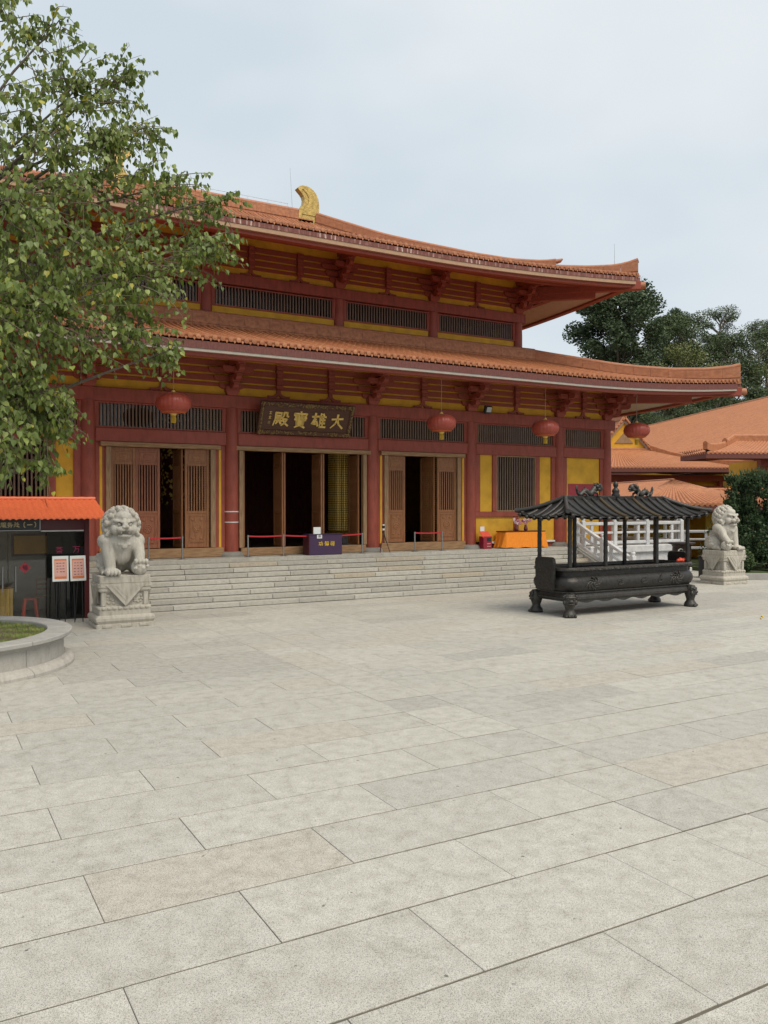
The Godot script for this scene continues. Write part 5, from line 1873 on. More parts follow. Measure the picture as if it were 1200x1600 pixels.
		for k in 9:
			var p := Vector3(fr.randf_range(-0.2, 0.2), fr.randf_range(0.28, 0.48), fr.randf_range(-0.1, 0.12))
			st.tube([Vector3(0, 0.18, 0), p * Vector3(0.5, 0.8, 0.5), p], [0.006, 0.005, 0.004], 4)
			var pm := MB.new()
			for j in 7:
				var a := TAU * j / 7.0
				pm.ball(p + Vector3(cos(a) * 0.035, sin(a) * 0.03, 0.01 * sin(a * 2)), Vector3(0.034, 0.022, 0.016), 4, 6, Basis(Vector3.BACK, a))
			put("blossom", pm, M.petal if fr.randf() < 0.6 else M.petal_pale, v)
		put("stems", st, M.stem, v)
	# pink poster on the end bay, floodlight on the architrave
	var po := thing("pink_poster", "crimson poster on the yellow end panel behind the burner roof", "poster", Vector3(24.72, 2.9, ZC + 0.045))
	put("poster_sheet", boxm(Vector3(0, 0.47, 0), Vector3(1.62, 0.94, 0.012)), M.pink_poster, po)
	var fl := thing("floodlight", "small black floodlight fixed on the beam between two lanterns", "floodlight", Vector3(19.5, 6.58, ZC + 0.36))
	put("housing", boxm(Vector3(0, 0.1, 0), Vector3(0.34, 0.28, 0.12), 0.02, Basis(Vector3.RIGHT, 0.35)), M.black, fl)
	put("lens", boxm(Vector3(0.02, 0.085, 0.066), Vector3(0.22, 0.2, 0.01), 0.0, Basis(Vector3.RIGHT, 0.35)), M.bulb_glass, fl)
	put("yoke", boxm(Vector3(0, -0.02, -0.12), Vector3(0.08, 0.05, 0.22)), M.black, fl)
	# bands of white tape round the column left of the centre door
	var tp := thing("column_tape", "two narrow white tapes wound round the column left of the centre doorway", "tape", Vector3(COLS[3], 0, ZC))
	for y in [2.37, 2.72]:
		var m := MB.new()
		m.lathe(Vector3.ZERO, [Vector2(0.249, y), Vector2(0.249, y + 0.035)], 24, true)
		put("tape_band", m, M.white, tp)
	# inside the hall: the seated figure on its lotus, and a hanging gilt banner
	var bu := thing("seated_statue", "dim gilded seated statue deep inside the dark hall", "statue", Vector3(CX - 0.6, FLOOR + 0.03, -35.5))
	var cy := Clay.new(Vector3(-1.2, -0.1, -0.9), Vector3(1.2, 2.9, 1.0), 0.06)
	cy.limb(Vector3(0, 0.5, 0), 0.55, Vector3(0, 1.45, 0), 0.42, 0.15)
	cy.blob(Vector3(0, 0.3, 0.2), Vector3(1.05, 0.32, 0.6), 0.15)
	cy.limb(Vector3(-0.55, 1.45, 0), 0.22, Vector3(-0.72, 0.8, 0.2), 0.18, 0.1)
	cy.limb(Vector3(0.55, 1.45, 0), 0.22, Vector3(0.72, 0.8, 0.2), 0.18, 0.1)
	cy.limb(Vector3(-0.72, 0.8, 0.2), 0.17, Vector3(-0.1, 0.6, 0.6), 0.13, 0.08)
	cy.limb(Vector3(0.72, 0.8, 0.2), 0.17, Vector3(0.1, 0.6, 0.6), 0.13, 0.08)
	cy.blob(Vector3(0, 2.15, 0.05), Vector3(0.36, 0.45, 0.38), 0.08)
	cy.blob(Vector3(0, 2.62, 0.0), Vector3(0.16, 0.14, 0.16), 0.05)
	cy.blob(Vector3(0, 2.1, 0.42), Vector3(0.06, 0.12, 0.06), 0.05)
	var fig := put("figure", cy.mesh(), M.dark_gold, bu)
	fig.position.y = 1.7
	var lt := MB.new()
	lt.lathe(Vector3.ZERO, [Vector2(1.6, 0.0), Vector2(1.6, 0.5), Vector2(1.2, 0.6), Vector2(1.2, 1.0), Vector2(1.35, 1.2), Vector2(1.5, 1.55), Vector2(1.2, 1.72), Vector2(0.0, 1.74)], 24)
	put("lotus_throne", lt, M.dark_gold, bu)
	var hb := thing("gilt_banner", "gilded hanging banner seen through the left doorway", "banner", Vector3(8.25, 3.0, -30.2))
	var bm := MB.new()
	var br := RandomNumberGenerator.new()
	br.seed = 9
	for k in 420:
		var a := br.randf() * TAU
		var y := br.randf()
		bm.box(Vector3(cos(a) * 0.45, y * 3.4, sin(a) * 0.45), Vector3(0.07, 0.09, 0.012), Basis(Vector3.UP, PI / 2 - a) * Basis(Vector3.BACK, br.randf() * 3.0))
	put("gilt_plates", bm, M.gold_paint, hb)
	var bc := MB.new()
	bc.lathe(Vector3.ZERO, [Vector2(0.42, 0.0), Vector2(0.42, 3.6)], 16, false)
	put("cloth_tube", bc, M.maroon, hb)


# ---------------------------------------------------------------- the service booth and what stands before it
func build_kiosk() -> void:
	var z := -22.8
	var k := thing("service_booth", "glass service booth with bright orange tiled canopy, left of the stone lion", "booth", Vector3(0, 0, 0))
	var roof := MB.new()
	var rows := []
	for i in 25:
		var f := i / 24.0
		var step := fmod(f * 6.0, 1.0)
		var line := PackedVector3Array()
		for j in 281:
			var x := lerpf(-3.2, 4.36, j / 280.0)
			var wave := absf(sin(x * PI / 0.145)) * 0.035
			line.append(Vector3(x - 0.10 * f * (1.0 if x > 3.0 else 0.0), 2.62 + 0.50 * f + wave - 0.022 * step, -22.28 - 1.25 * f))
		rows.append(line)
	roof.surf(rows)
	var under := []
	for r in [rows[0], rows[24]]:
		var q := PackedVector3Array()
		for j in r.size(): q.append(r[r.size() - 1 - j] - Vector3(0, 0.03, 0))
		under.append(q)
	roof.surf(under)
	var lip := PackedVector3Array()
	for p in rows[0]: lip.append(p - Vector3(0, 0.03, 0))
	roof.surf([lip, rows[0]])
	put("canopy", roof, M.plastic_tile, k)
	var rb := MB.new()
	var rows2 := []
	for i in 5:
		var f := i / 4.0
		var line := PackedVector3Array()
		for j in 61:
			line.append(Vector3(lerpf(4.26, -3.2, j / 60.0), 2.62 + 0.50 * f, -24.8 + 1.25 * f))
		rows2.append(line)
	rb.surf(rows2)
	put("canopy_back", rb, M.plastic_tile, k)
	var rr := MB.new()
	var pts := []
	var rad := []
	for j in 32:
		pts.append(Vector3(lerpf(-3.2, 4.26, j / 31.0), 3.13, -23.53))
		rad.append(0.055)
		if j < 31:
			pts.append(Vector3(lerpf(-3.2, 4.26, (j + 0.5) / 31.0), 3.13, -23.53))
			rad.append(0.062)
	rr.tube(pts, rad, 8)
	put("canopy_ridge", rr, M.plastic_tile, k)
	put("corner_post", spanm(Vector3(3.86, 0.0, z - 0.12), Vector3(3.98, 2.62, z + 0.0), 0.008), M.kiosk_frame, k)
	put("corner_post", spanm(Vector3(3.86, 0.0, -25.3), Vector3(3.98, 2.62, -25.2)), M.kiosk_frame, k)
	put("header_board", spanm(Vector3(-3.0, 2.32, z - 0.10), Vector3(3.858, 2.62, z - 0.02)), M.kiosk_frame, k)
	put("header_rail", spanm(Vector3(2.80, 2.285, z - 0.06), Vector3(3.84, 2.317, z + 0.015)), M.white, k)
	put("back_wall", spanm(Vector3(-3.0, 0.0, -25.3), Vector3(3.85, 2.6, -25.2)), M.kiosk_wall, k)
	put("side_wall", spanm(Vector3(3.88, 0.0, -25.18), Vector3(3.96, 2.6, z - 0.14)), M.kiosk_frame, k)
	put("side_wall", spanm(Vector3(-3.0, 0.0, -25.18), Vector3(-2.9, 2.6, z - 0.14)), M.kiosk_frame, k)
	put("ceiling", spanm(Vector3(-2.9, 2.6, -25.2), Vector3(3.87, 2.64, z - 0.12)), M.kiosk_wall, k)
	put("booth_floor", spanm(Vector3(-3.0, 0.0, -25.2), Vector3(3.86, 0.03, z - 0.1)), M.hall_floor, k)
	for q in [[-1.0, 0.9], [0.92, 2.02], [2.04, 2.91]]:
		put("glass_pane", spanm(Vector3(q[0], 0.05, z - 0.05), Vector3(q[1], 2.31, z - 0.04)), M.glass, k)
	put("glass_pane", spanm(Vector3(2.93, 0.03, z - 0.035), Vector3(3.855, 2.285, z - 0.025)), M.tinted, k, "dark tinted glass pane behind the poster stands")
	put("floor_track", spanm(Vector3(-1.0, 0.0, z - 0.08), Vector3(2.925, 0.045, z + 0.0)), M.steel, k)
	for x in [1.90, 2.20]:
		var m := MB.new()
		m.tube([Vector3(x, 0.78, z + 0.03), Vector3(x, 1.42, z + 0.03)], [0.018, 0.018], 8)
		for y in [0.85, 1.35]: m.tube([Vector3(x, y, z + 0.03), Vector3(x, y, z - 0.04)], [0.01, 0.01], 6)
		put("door_handle", m, M.steel, k)
	# name board
	var sb := put("name_board", spanm(Vector3(-1.6, 2.335, z + 0.005), Vector3(2.76, 2.60, z + 0.045), 0.006), M.sign, k)
	var fr := MB.new()
	fr.span(Vector3(-1.6, 2.318, z), Vector3(2.78, 2.333, z + 0.05)); fr.span(Vector3(2.762, 2.334, z), Vector3(2.78, 2.61, z + 0.05))
	put("board_trim", fr, M.steel, sb)
	var x := 2.69
	for ch in ["）", "一", "（", "处", "务", "服"]:
		var m := MB.new()
		write(m, ch, Vector3(x, 2.468, z + 0.0455), Vector3.RIGHT, Vector3.UP, 0.135, 0.019, 0.004)
		put("character", m, M.sign_letter, sb)
		x -= 0.16 if ch in ["）", "一"] else 0.15
	# pink film letters on the tinted pane
	for q in [["茶", 3.24, 1.80], ["万", 3.66, 1.81]]:
		var m := MB.new()
		write(m, q[0], Vector3(q[1], q[2], z - 0.0245), Vector3.RIGHT, Vector3.UP, 0.2, 0.011, 0.0015)
		put("film_character", m, M.film, k)
	# red paper diamond on the glass door
	var dm := MB.new()
	dm.box(Vector3(2.42, 1.38, z - 0.034), Vector3(0.20, 0.20, 0.004), Basis(Vector3.BACK, PI / 4))
	var dia := put("paper_diamond", dm, M.pink_poster, k)
	var fm := MB.new()
	write(fm, "福", Vector3(2.42, 1.38, z - 0.0315), Vector3.RIGHT, Vector3.UP, 0.13, 0.014, 0.002)
	put("character", fm, M.ink, dia)
	# inside the booth
	var pf := thing("framed_picture", "dark-framed yellow picture on the back wall inside the booth", "picture", Vector3(3.0, 1.55, -25.17))
	put("picture_frame", boxm(Vector3(0, 0.3, 0), Vector3(1.35, 0.62, 0.05), 0.01), M.maroon, pf)
	put("picture_sheet", boxm(Vector3(0, 0.3, 0.027), Vector3(1.22, 0.5, 0.01)), M.yellow, pf)
	var ct := thing("booth_counter", "yellow-draped counter standing inside the glass booth", "counter", Vector3(1.6, 0.03, -24.0))
	put("counter_top", boxm(Vector3(0, 0.78, 0), Vector3(1.3, 0.04, 0.6), 0.01), M.wood, ct)
	var cr := []
	for i in 2:
		var line := PackedVector3Array()
		for j in 90:
			var f := j / 89.0
			line.append(Vector3(-0.62 + 1.24 * f, 0.755 * i, 0.29 + 0.02 * sin(f * 70.0)))
		cr.append(line)
	var cm := MB.new()
	cm.surf(cr)
	put("counter_drape", cm, M.gold_paint, ct)
	put("counter_body", boxm(Vector3(0, 0.38, -0.05), Vector3(1.2, 0.75, 0.5)), M.wood, ct)
	var st := thing("red_stool", "red plastic stool behind the booth glass", "stool", Vector3(2.62, 0.03, -23.6))
	var sm := MB.new()
	sm.cbox(Vector3(0, 0.46, 0), Vector3(0.30, 0.03, 0.30), 0.01)
	put("seat", sm, M.red_paper, st)
	for sx in [-1.0, 1.0]:
		for sz in [-1.0, 1.0]:
			var m := MB.new()
			m.tube([Vector3(sx * 0.17, 0, sz * 0.17), Vector3(sx * 0.12, 0.45, sz * 0.12)], [0.03, 0.035], 6)
			put("leg", m, M.red_paper, st)
	var ch := thing("wooden_chair", "plain wooden chair behind the booth glass", "chair", Vector3(3.05, 0.03, -24.2))
	put("seat", boxm(Vector3(0, 0.45, 0), Vector3(0.42, 0.04, 0.42), 0.01), M.wood, ch)
	for sx in [-1.0, 1.0]:
		put("leg", boxm(Vector3(sx * 0.18, 0.215, 0.18), Vector3(0.04, 0.43, 0.04)), M.wood, ch)
		put("leg", boxm(Vector3(sx * 0.18, 0.47, -0.18), Vector3(0.04, 0.94, 0.04)), M.wood, ch)
	for y in [0.65, 0.78, 0.9]:
		put("back_slat", boxm(Vector3(0, y, -0.18), Vector3(0.32, 0.06, 0.02)), M.wood, ch)
	# two poster stands
	for q in [[3.19, -22.28, -0.05, "left", 0], [3.60, -22.22, 0.08, "right", 1]]:
		var e := thing("poster_stand", "%s of the two white-edged poster stands before the dark glass" % q[3], "poster stand", Vector3(q[0], 0, q[1]), q[2], "poster stands before the booth")
		for s in [-1.0, 1.0]:
			var m := MB.new()
			m.tube([Vector3(s * 0.10, 0.0, 0.08), Vector3(s * 0.10, 1.15, -0.02)], [0.013, 0.013], 6)
			put("leg", m, M.black, e)
		var m2 := MB.new()
		m2.tube([Vector3(0, 0.0, -0.3), Vector3(0, 1.15, -0.03)], [0.013, 0.013], 6)
		put("leg", m2, M.black, e)
		var tilt := Basis(Vector3.RIGHT, -0.12)
		put("board", boxm(Vector3(0, 1.36, 0.0), Vector3(0.385, 0.64, 0.02), 0.004, tilt), M.paper, e)
		put("poster_border", boxm(Vector3(0, 1.355, 0.012), Vector3(0.29, 0.50, 0.004), 0.0, tilt), M.orange_paper, e)
		put("poster_sheet", boxm(Vector3(0, 1.365, 0.0145), Vector3(0.265, 0.40, 0.004), 0.0, tilt), M.pink_paper, e)
		var tm := MB.new()
		var r := RandomNumberGenerator.new()
		r.seed = 40 + int(q[4])
		for i in 4 + int(q[4]):
			for j in 3:
				tm.box(Vector3(-0.075 + 0.075 * j + r.randf_range(-0.01, 0.01), 1.50 - 0.072 * i, 0.0165 - 0.012 * (1.50 - 0.072 * i - 1.365) / 0.1), Vector3(r.randf_range(0.025, 0.055), 0.016, 0.004), tilt)
		put("poster_print", tm, M.ink, e).set_meta("kind", "stuff")


# ---------------------------------------------------------------- planter, grass and the big tree
const PL := Vector3(0.25, 0, -17.35)


func build_planter() -> void:
	var p := thing("round_planter", "round granite planter with a moulded rim at the left edge of the plaza", "planter", PL)
	var n := 14
	for k in n:
		var rows_w := []
		var rows_r := []
		var rows_b := []
		var a0 := TAU * k / n + 0.0015
		var a1 := TAU * (k + 1) / n - 0.0015
		for q in [[2.27, 0.12], [2.27, 0.50]]: rows_w.append(arc(q[0], q[1], a0, a1))
		for q in [[2.27, 0.45], [2.31, 0.47], [2.32, 0.50], [2.38, 0.52], [2.42, 0.55], [2.42, 0.605], [2.40, 0.62], [1.98, 0.62], [1.97, 0.60], [1.97, 0.4]]: rows_r.append(arc(q[0], q[1], a0, a1))
		for q in [[2.46, 0.0], [2.46, 0.05], [2.43, 0.10], [2.38, 0.13], [2.33, 0.145], [2.30, 0.16], [2.24, 0.16]]: rows_b.append(arc(q[0], q[1], a0, a1))
		for s in [["wall_block", rows_w, M.planter], ["rim_block", rows_r, M.planter_rim], ["base_block", rows_b, M.planter]]:
			var m := MB.new()
			m.surf(s[1], false, true)
			put(s[0], m, s[2], p)
	var soil := thing("planter_soil", "soil filling the round planter under the grass", "soil", PL)
	var m := MB.new()
	m.lathe(Vector3.ZERO, [Vector2(1.975, 0.3), Vector2(1.975, 0.52), Vector2(1.2, 0.58), Vector2(0.0, 0.62)], 40, false)
	put("soil_bed", m, M.soil, soil)
	var g := MB.new()
	g.colored = true
	var r := RandomNumberGenerator.new()
	r.seed = 77
	for k in 15000:
		var d := 1.95 * sqrt(r.randf())
		var a := r.randf() * TAU
		var o := Vector3(cos(a) * d, 0.60 - 0.025 * d * 1.4, sin(a) * d)
		var h := r.randf_range(0.03, 0.075)
		var w := Vector3(cos(a * 7.0), 0, sin(a * 7.0)) * 0.007
		var lean := Vector3(r.randf_range(-0.03, 0.03), h, r.randf_range(-0.03, 0.03))
		var dry := r.randf()
		g.tint = Color(0.14, 0.21, 0.04).lerp(Color(0.36, 0.34, 0.12), dry * dry * 0.9)
		g.tri(o - w, o + w, o + lean)
	var go := put("grass", g, M.blade, self)
	go.position = PL
	go.set_meta("kind", "stuff")
	go.set_meta("label", "short patchy lawn grass inside the round granite planter")
	go.set_meta("category", "grass")


func arc(r: float, y: float, a0: float, a1: float) -> PackedVector3Array:
	var out := PackedVector3Array()
	for k in 9:
		var a := lerpf(a0, a1, k / 8.0)
		out.append(Vector3(cos(a) * r, y, -sin(a) * r))
	return out


func leaf_points(l: float, w: float, fold: float) -> Array:     # heart-shaped blade with a drawn-out tip, hanging along -y from its stalk
	return [Vector3(0, 0, 0), Vector3(w * 0.36, 0.04 * l, fold * 0.36), Vector3(w * 0.5, -0.22 * l, fold * 0.5), Vector3(w * 0.40, -0.48 * l, fold * 0.42), Vector3(w * 0.12, -0.76 * l, fold * 0.12), Vector3(0, -l, -0.02 * l), Vector3(0, -0.45 * l, 0)]


func add_leaf(m: MB, t: Transform3D, l: float, w: float, fold: float) -> void:
	var p := leaf_points(l, w, fold)
	var q := []
	for s in [1.0, -1.0]:
		q = []
		for v in p: q.append(t * Vector3(v.x * s, v.y, v.z))
		var tris := [[0, 1, 6], [1, 2, 6], [2, 3, 6], [3, 4, 6], [4, 5, 6]]
		for i in tris:
			if s > 0: m.tri(q[i[0]], q[i[2]], q[i[1]])
			else: m.tri(q[i[0]], q[i[1]], q[i[2]])


func build_tree() -> void:
	var tree := thing("bodhi_tree", "large leafy tree with heart-shaped leaves growing from the round planter", "tree", PL + Vector3(0, 0.55, 0))
	var o := PL + Vector3(0, 0.55, 0)
	# masses of foliage: middle, radius, share of twigs
	var mass := [
		[Vector3(0.2, 9.6, -17.2), 2.6, 90], [Vector3(1.2, 12.5, -17.0), 1.35, 60], [Vector3(2.3, 12.1, -17.0), 0.8, 30], [Vector3(0.9, 10.4, -16.0), 1.4, 60], [Vector3(2.8, 11.1, -17.0), 1.25, 72], [Vector3(2.4, 10.0, -16.6), 1.2, 60],
		[Vector3(3.75, 11.6, -17.2), 0.7, 26], [Vector3(4.2, 10.6, -17.1), 0.65, 22], [Vector3(3.5, 10.2, -16.9), 0.85, 70], [Vector3(3.0, 9.3, -16.8), 1.45, 88], [Vector3(4.5, 9.5, -17.0), 1.15, 64], [Vector3(5.6, 9.4, -17.1), 0.7, 26],
		[Vector3(5.3, 8.3, -17.0), 0.95, 50], [Vector3(3.8, 7.7, -16.6), 1.4, 96], [Vector3(1.6, 8.3, -15.9), 1.8, 130], [Vector3(2.3, 6.6, -16.1), 1.55, 130],
		[Vector3(3.9, 6.6, -16.8), 0.95, 40], [Vector3(4.5, 6.1, -16.9), 0.5, 12], [Vector3(1.0, 6.4, -15.6), 1.6, 120], [Vector3(1.7, 5.0, -16.3), 1.2, 96], [Vector3(2.25, 4.6, -16.7), 0.75, 46],
		[Vector3(1.1, 4.6, -15.8), 0.95, 50], [Vector3(2.1, 3.75, -16.5), 0.5, 14], [Vector3(1.5, 3.9, -16.2), 0.5, 10],
		[Vector3(-2.3, 8.2, -17.4), 2.6, 80], [Vector3(-2.0, 5.8, -16.4), 1.9, 50], [Vector3(0.0, 8.4, -19.8), 2.3, 50], [Vector3(0.2, 6.6, -14.6), 1.3, 50], [Vector3(2.2, 7.8, -18.6), 1.6, 40],
	]
	var r := RandomNumberGenerator.new()
	r.seed = 2024
	# trunk and limbs
	var tm := MB.new()
	tm.tube([Vector3(0, -0.1, 0), Vector3(0.02, 0.5, 0.0), Vector3(0.0, 1.6, 0.06), Vector3(-0.08, 2.9, 0.1), Vector3(0.0, 4.4, 0.0), Vector3(0.1, 6.2, 0.1), Vector3(0.2, 8.0, 0.1)], [0.36, 0.27, 0.24, 0.22, 0.19, 0.14, 0.08], 14)
	put("trunk", tm, M.bark, tree)
	var crown := Node3D.new()
	crown.name = "crown"
	tree.add_child(crown)
	var hubs := []
	for k in mass.size():
		var c: Vector3 = mass[k][0] - o
		var hy := clampf(c.y - 0.45 * Vector2(c.x, c.z).length() - 0.4, 1.8, 7.2)
		var a := Vector3(0.0, hy, 0.05)
		var pts := []
		var rad := []
		for i in 8:
			var f := i / 7.0
			var p := a.lerp(c, f) + Vector3(sin(f * 5.0 + k) * 0.12, sin(f * PI) * 0.25, cos(f * 4.0 + k * 2.0) * 0.12)
			pts.append(p)
			rad.append(lerpf(0.062, 0.012, pow(f, 0.7)))
		var m := MB.new()
		m.tube(pts, rad, 8)
		put("limb", m, M.bark, crown)
		hubs.append(pts)
	var twig := MB.new()
	var leaves := []
	for k in mass.size():
		var c: Vector3 = mass[k][0] - o
		var rad: float = mass[k][1]
		for i in int(mass[k][2] * (1.15 if mass[k][0].y < 9.0 else 0.78)):
			var d := Vector3(r.randfn(), r.randfn() * 0.8, r.randfn()).normalized()
			var tip := c + d * rad * pow(r.randf(), 0.42)
			var root: Vector3 = (hubs[k][5] as Vector3).lerp(hubs[k][7], r.randf())
			root = root.lerp(tip, r.randf_range(0.25, 0.55))
			var out := (tip - root)
			var l := out.length()
			if l < 0.45:
				out = d
				root = tip - d * 0.5
				l = 0.5
			if l > 0.95:
				root = tip - out.normalized() * 0.95
				l = 0.95
			var pts := []
			var sag := r.randf_range(0.02, 0.22) + (r.randf_range(0.1, 0.6) if r.randf() < 0.2 else 0.0)
			var jig := Vector3(r.randf_range(-0.12, 0.12), r.randf_range(-0.05, 0.1), r.randf_range(-0.12, 0.12))
			for j in 6:
				var f := j / 5.0
				pts.append(root.lerp(tip, f) - Vector3.UP * sag * f * f + jig * sin(f * PI))
			twig.tube(pts, [0.011, 0.0095, 0.008, 0.007, 0.005, 0.003], 4, false)
			var n := r.randi_range(9, 15)
			for j in n:
				var f := (j + 0.6) / n
				f = lerpf(0.12, 1.0, f)
				var s := f * 5.0
				var b := mini(int(s), 4)
				var p: Vector3 = (pts[b] as Vector3).lerp(pts[b + 1], s - b)
				var az := r.randf() * TAU
				var stalk := Vector3(cos(az), r.randf_range(-0.6, 0.35), sin(az)).normalized() * r.randf_range(0.04, 0.10)
				var base := p + stalk
				var down := (Vector3.DOWN * r.randf_range(0.5, 1.2) + Vector3(cos(az), r.randf_range(-0.2, 0.25), sin(az)) * r.randf_range(0.2, 0.75)).normalized()
				var y := -down
				var face := Vector3(r.randfn(), r.randf_range(0.0, 0.8), r.randfn())
				var z := (face - y * face.dot(y)).normalized()
				var x := y.cross(z)
				leaves.append([Transform3D(Basis(x, y, z), base), r.randf_range(0.07, 0.15), r.randf(), p])
	put("twigs", twig, M.twig, crown).set_meta("kind", "stuff")
	# the 300 leaves nearest the plaza stand alone, all the others are joined
	var eye := Vector3(0, 3, 0) - o
	var order := []
	for i in leaves.size():
		var q: Vector3 = leaves[i][0].origin
		var to := q - eye
		var seen := atan2(to.x, -to.z) > deg_to_rad(5.5)
		order.append([to.length() + (0.0 if seen else 100.0), i])
	order.sort_custom(func(a, b): return a[0] < b[0])
	var pick := {}
	for k in 300: pick[order[k][1]] = true
	var kinds := []
	for k in 5:
		var m := MB.new()
		m.colored = true
		m.tint = [Color(0.155, 0.21, 0.052), Color(0.19, 0.245, 0.06), Color(0.128, 0.18, 0.047), Color(0.26, 0.315, 0.078), Color(0.41, 0.385, 0.068)][k]
		add_leaf(m, Transform3D.IDENTITY, 1.0, 0.74, 0.12)
		kinds.append(m.mesh())
	var all := MB.new()
	all.colored = true
	for i in leaves.size():
		var q: Array = leaves[i]
		var k: int = 0
		var u: float = q[2]
		if u < 0.34: k = 0
		elif u < 0.60: k = 1
		elif u < 0.82: k = 2
		elif u < 0.965: k = 3
		else: k = 4
		var t: Transform3D = q[0]
		if pick.has(i):
			var lo := put("leaf", kinds[k], M.leaf, crown)
			lo.transform = Transform3D(t.basis.scaled(Vector3.ONE * q[1]), t.origin)
		else:
			var cc: Color = [Color(0.155, 0.21, 0.052), Color(0.19, 0.245, 0.06), Color(0.128, 0.18, 0.047), Color(0.26, 0.315, 0.078), Color(0.41, 0.385, 0.068)][k]
			var g := 0.85 + 0.3 * fmod(u * 37.0, 1.0)
			all.tint = Color(cc.r * g, cc.g * g, cc.b * g)
			add_leaf(all, t, q[1], q[1] * 0.74, q[1] * 0.12)
	put("leaves", all, M.leaf, crown).set_meta("kind", "stuff")
	print("leaves ", leaves.size())


# ---------------------------------------------------------------- ground
const COURSES := [2.2, 1.3, 0.45, -0.45, -1.4, -2.35, -3.33, -4.31, -5.27, -6.15, -7.02, -7.87, -8.75, -9.5, -10.28, -11.01, -11.75, -12.4, -13.1]


func build_ground() -> void:
	var g := MB.new()
	g.box(Vector3(40, -0.258, -60), Vector3(700, 0.5, 700))
	structure("ground", g, M.grout)
	var plaza := Node3D.new()
	plaza.name = "plaza_paving"
	add_child(plaza)
	plaza.set_meta("kind", "structure")
	var lines := COURSES.duplicate()
	while lines[-1] > -26.0: lines.append(lines[-1] - 0.745)
	var list := []
	for k in lines.size() - 1:
		var z0: float = lines[k]
		var z1: float = lines[k + 1]
		var x := -6.85 + ((k + 1) % 2) * 1.0
		var edge := x
		while x < 38.0:
			var l := 2.0
			var jit := rng.randf_range(-0.05, 0.05)
			var a := edge
			var b := x + l + jit
			if a < 6.12 and b > 6.12 - 0.35:              # the cross band runs through every course
				if a < 6.12: b = 6.12
			list.append([a, b, z0, z1])
			x += l
			edge = b
			if absf(b - 6.12) < 0.001:
				list.append([6.12, 7.0, z0, z1])
				x = 7.0
				if k % 2:
					list.append([7.0, 7.95, z0, z1])
					x = 7.95
				edge = x
	# the largest in view are pieces of their own
	var cam := Vector3(0, 3, 0)
	var rank := []
	for i in list.size():
		var s: Array = list[i]
		var c := Vector3((s[0] + s[1]) * 0.5, 0, (s[2] + s[3]) * 0.5)
		var az := rad_to_deg(atan2(c.x, -c.z)) - 29.41
		var ok := c.z < -2.6 and absf(az) < 26.5 and c.z > -23.2
		rank.append([(c - cam).length() + (0.0 if ok else 1000.0), i])
	rank.sort_custom(func(p, q): return p[0] < q[0])
	var alone := {}
	for k in 300:
		if rank[k][0] < 1000.0: alone[rank[k][1]] = true
	var far := [MB.new(), MB.new(), MB.new()]
	for i in list.size():
		var s: Array = list[i]
		var cx: float = (s[0] + s[1]) * 0.5
		var cz: float = (s[2] + s[3]) * 0.5
		var gap := rng.randf_range(0.002, 0.004)
		var dy := rng.randf_range(-0.0022, 0.0022)
		var u := rng.randf()
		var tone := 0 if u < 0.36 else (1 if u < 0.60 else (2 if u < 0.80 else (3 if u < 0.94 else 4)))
		# soot round the burner, dirt and painted-in crown shade under the tree
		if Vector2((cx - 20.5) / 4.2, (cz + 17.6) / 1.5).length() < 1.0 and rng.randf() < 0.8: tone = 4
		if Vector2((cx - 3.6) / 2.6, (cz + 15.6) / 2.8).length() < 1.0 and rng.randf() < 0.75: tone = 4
		var at := Vector3(cx, -0.03 + dy, cz)
		var size := Vector3(s[1] - s[0] - gap * 2, 0.06, s[2] - s[3] - gap * 7.0)
		if size.x < 0.05: continue
		if alone.has(i):
			var m := MB.new()
			m.cbox(Vector3.ZERO, size, 0.003)
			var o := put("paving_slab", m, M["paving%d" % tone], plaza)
			o.position = at
		else:
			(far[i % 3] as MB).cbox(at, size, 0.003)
	for k in 3:
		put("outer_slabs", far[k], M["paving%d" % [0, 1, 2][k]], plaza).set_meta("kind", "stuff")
	# lawn and kerb on the right
	var poly := PackedVector2Array([Vector2(28.3, 21.95), Vector2(38, 16.5), Vector2(62, 36), Vector2(48, 60), Vector2(31.5, 34), Vector2(30.4, 25.0)])
	var lm := MB.new()
	lm.prism(poly, 0.16, Transform3D(Basis(Vector3.RIGHT, -PI / 2), Vector3(0, 0.08, 0)))
	structure("lawn", lm, M.lawn)
	var kerb := thing("stone_kerb", "low grey stone kerb along the lawn at the right edge", "kerb", Vector3(28.15, 0, -21.9))
	var dir := Vector3(9.7, 0, 5.45).normalized()
	for k in 8:
		put("kerb_stone", boxm(dir * (0.72 + k * 1.42) + Vector3.UP * 0.12, Vector3(0.2, 0.24, 1.41), 0.012, Basis.looking_at(dir, Vector3.UP)), M.planter_rim, kerb)


# ---------------------------------------------------------------- foliage made of many small faces
func foliage(m: MB, c: Vector3, r: Vector3, n: int, size: float, a: Color, b: Color, g: RandomNumberGenerator, shell := 0.5) -> void:
	for k in n:
		var d := Vector3(g.randfn(), g.randfn(), g.randfn()).normalized()
		var p := c + d * r * pow(g.randf(), shell)
		var u := Vector3(g.randfn(), g.randfn() * 0.6, g.randfn()).normalized()
		var v := u.cross(Vector3(g.randfn(), g.randfn(), g.randfn())).normalized()
		var s := size * g.randf_range(0.6, 1.3)
		m.tint = a.lerp(b, g.randf())
		m.tri(p - u * s * 0.5, p + v * s * 0.32, p + u * s * 0.6)
		m.tri(p - u * s * 0.5, p + u * s * 0.6, p - v * s * 0.32)


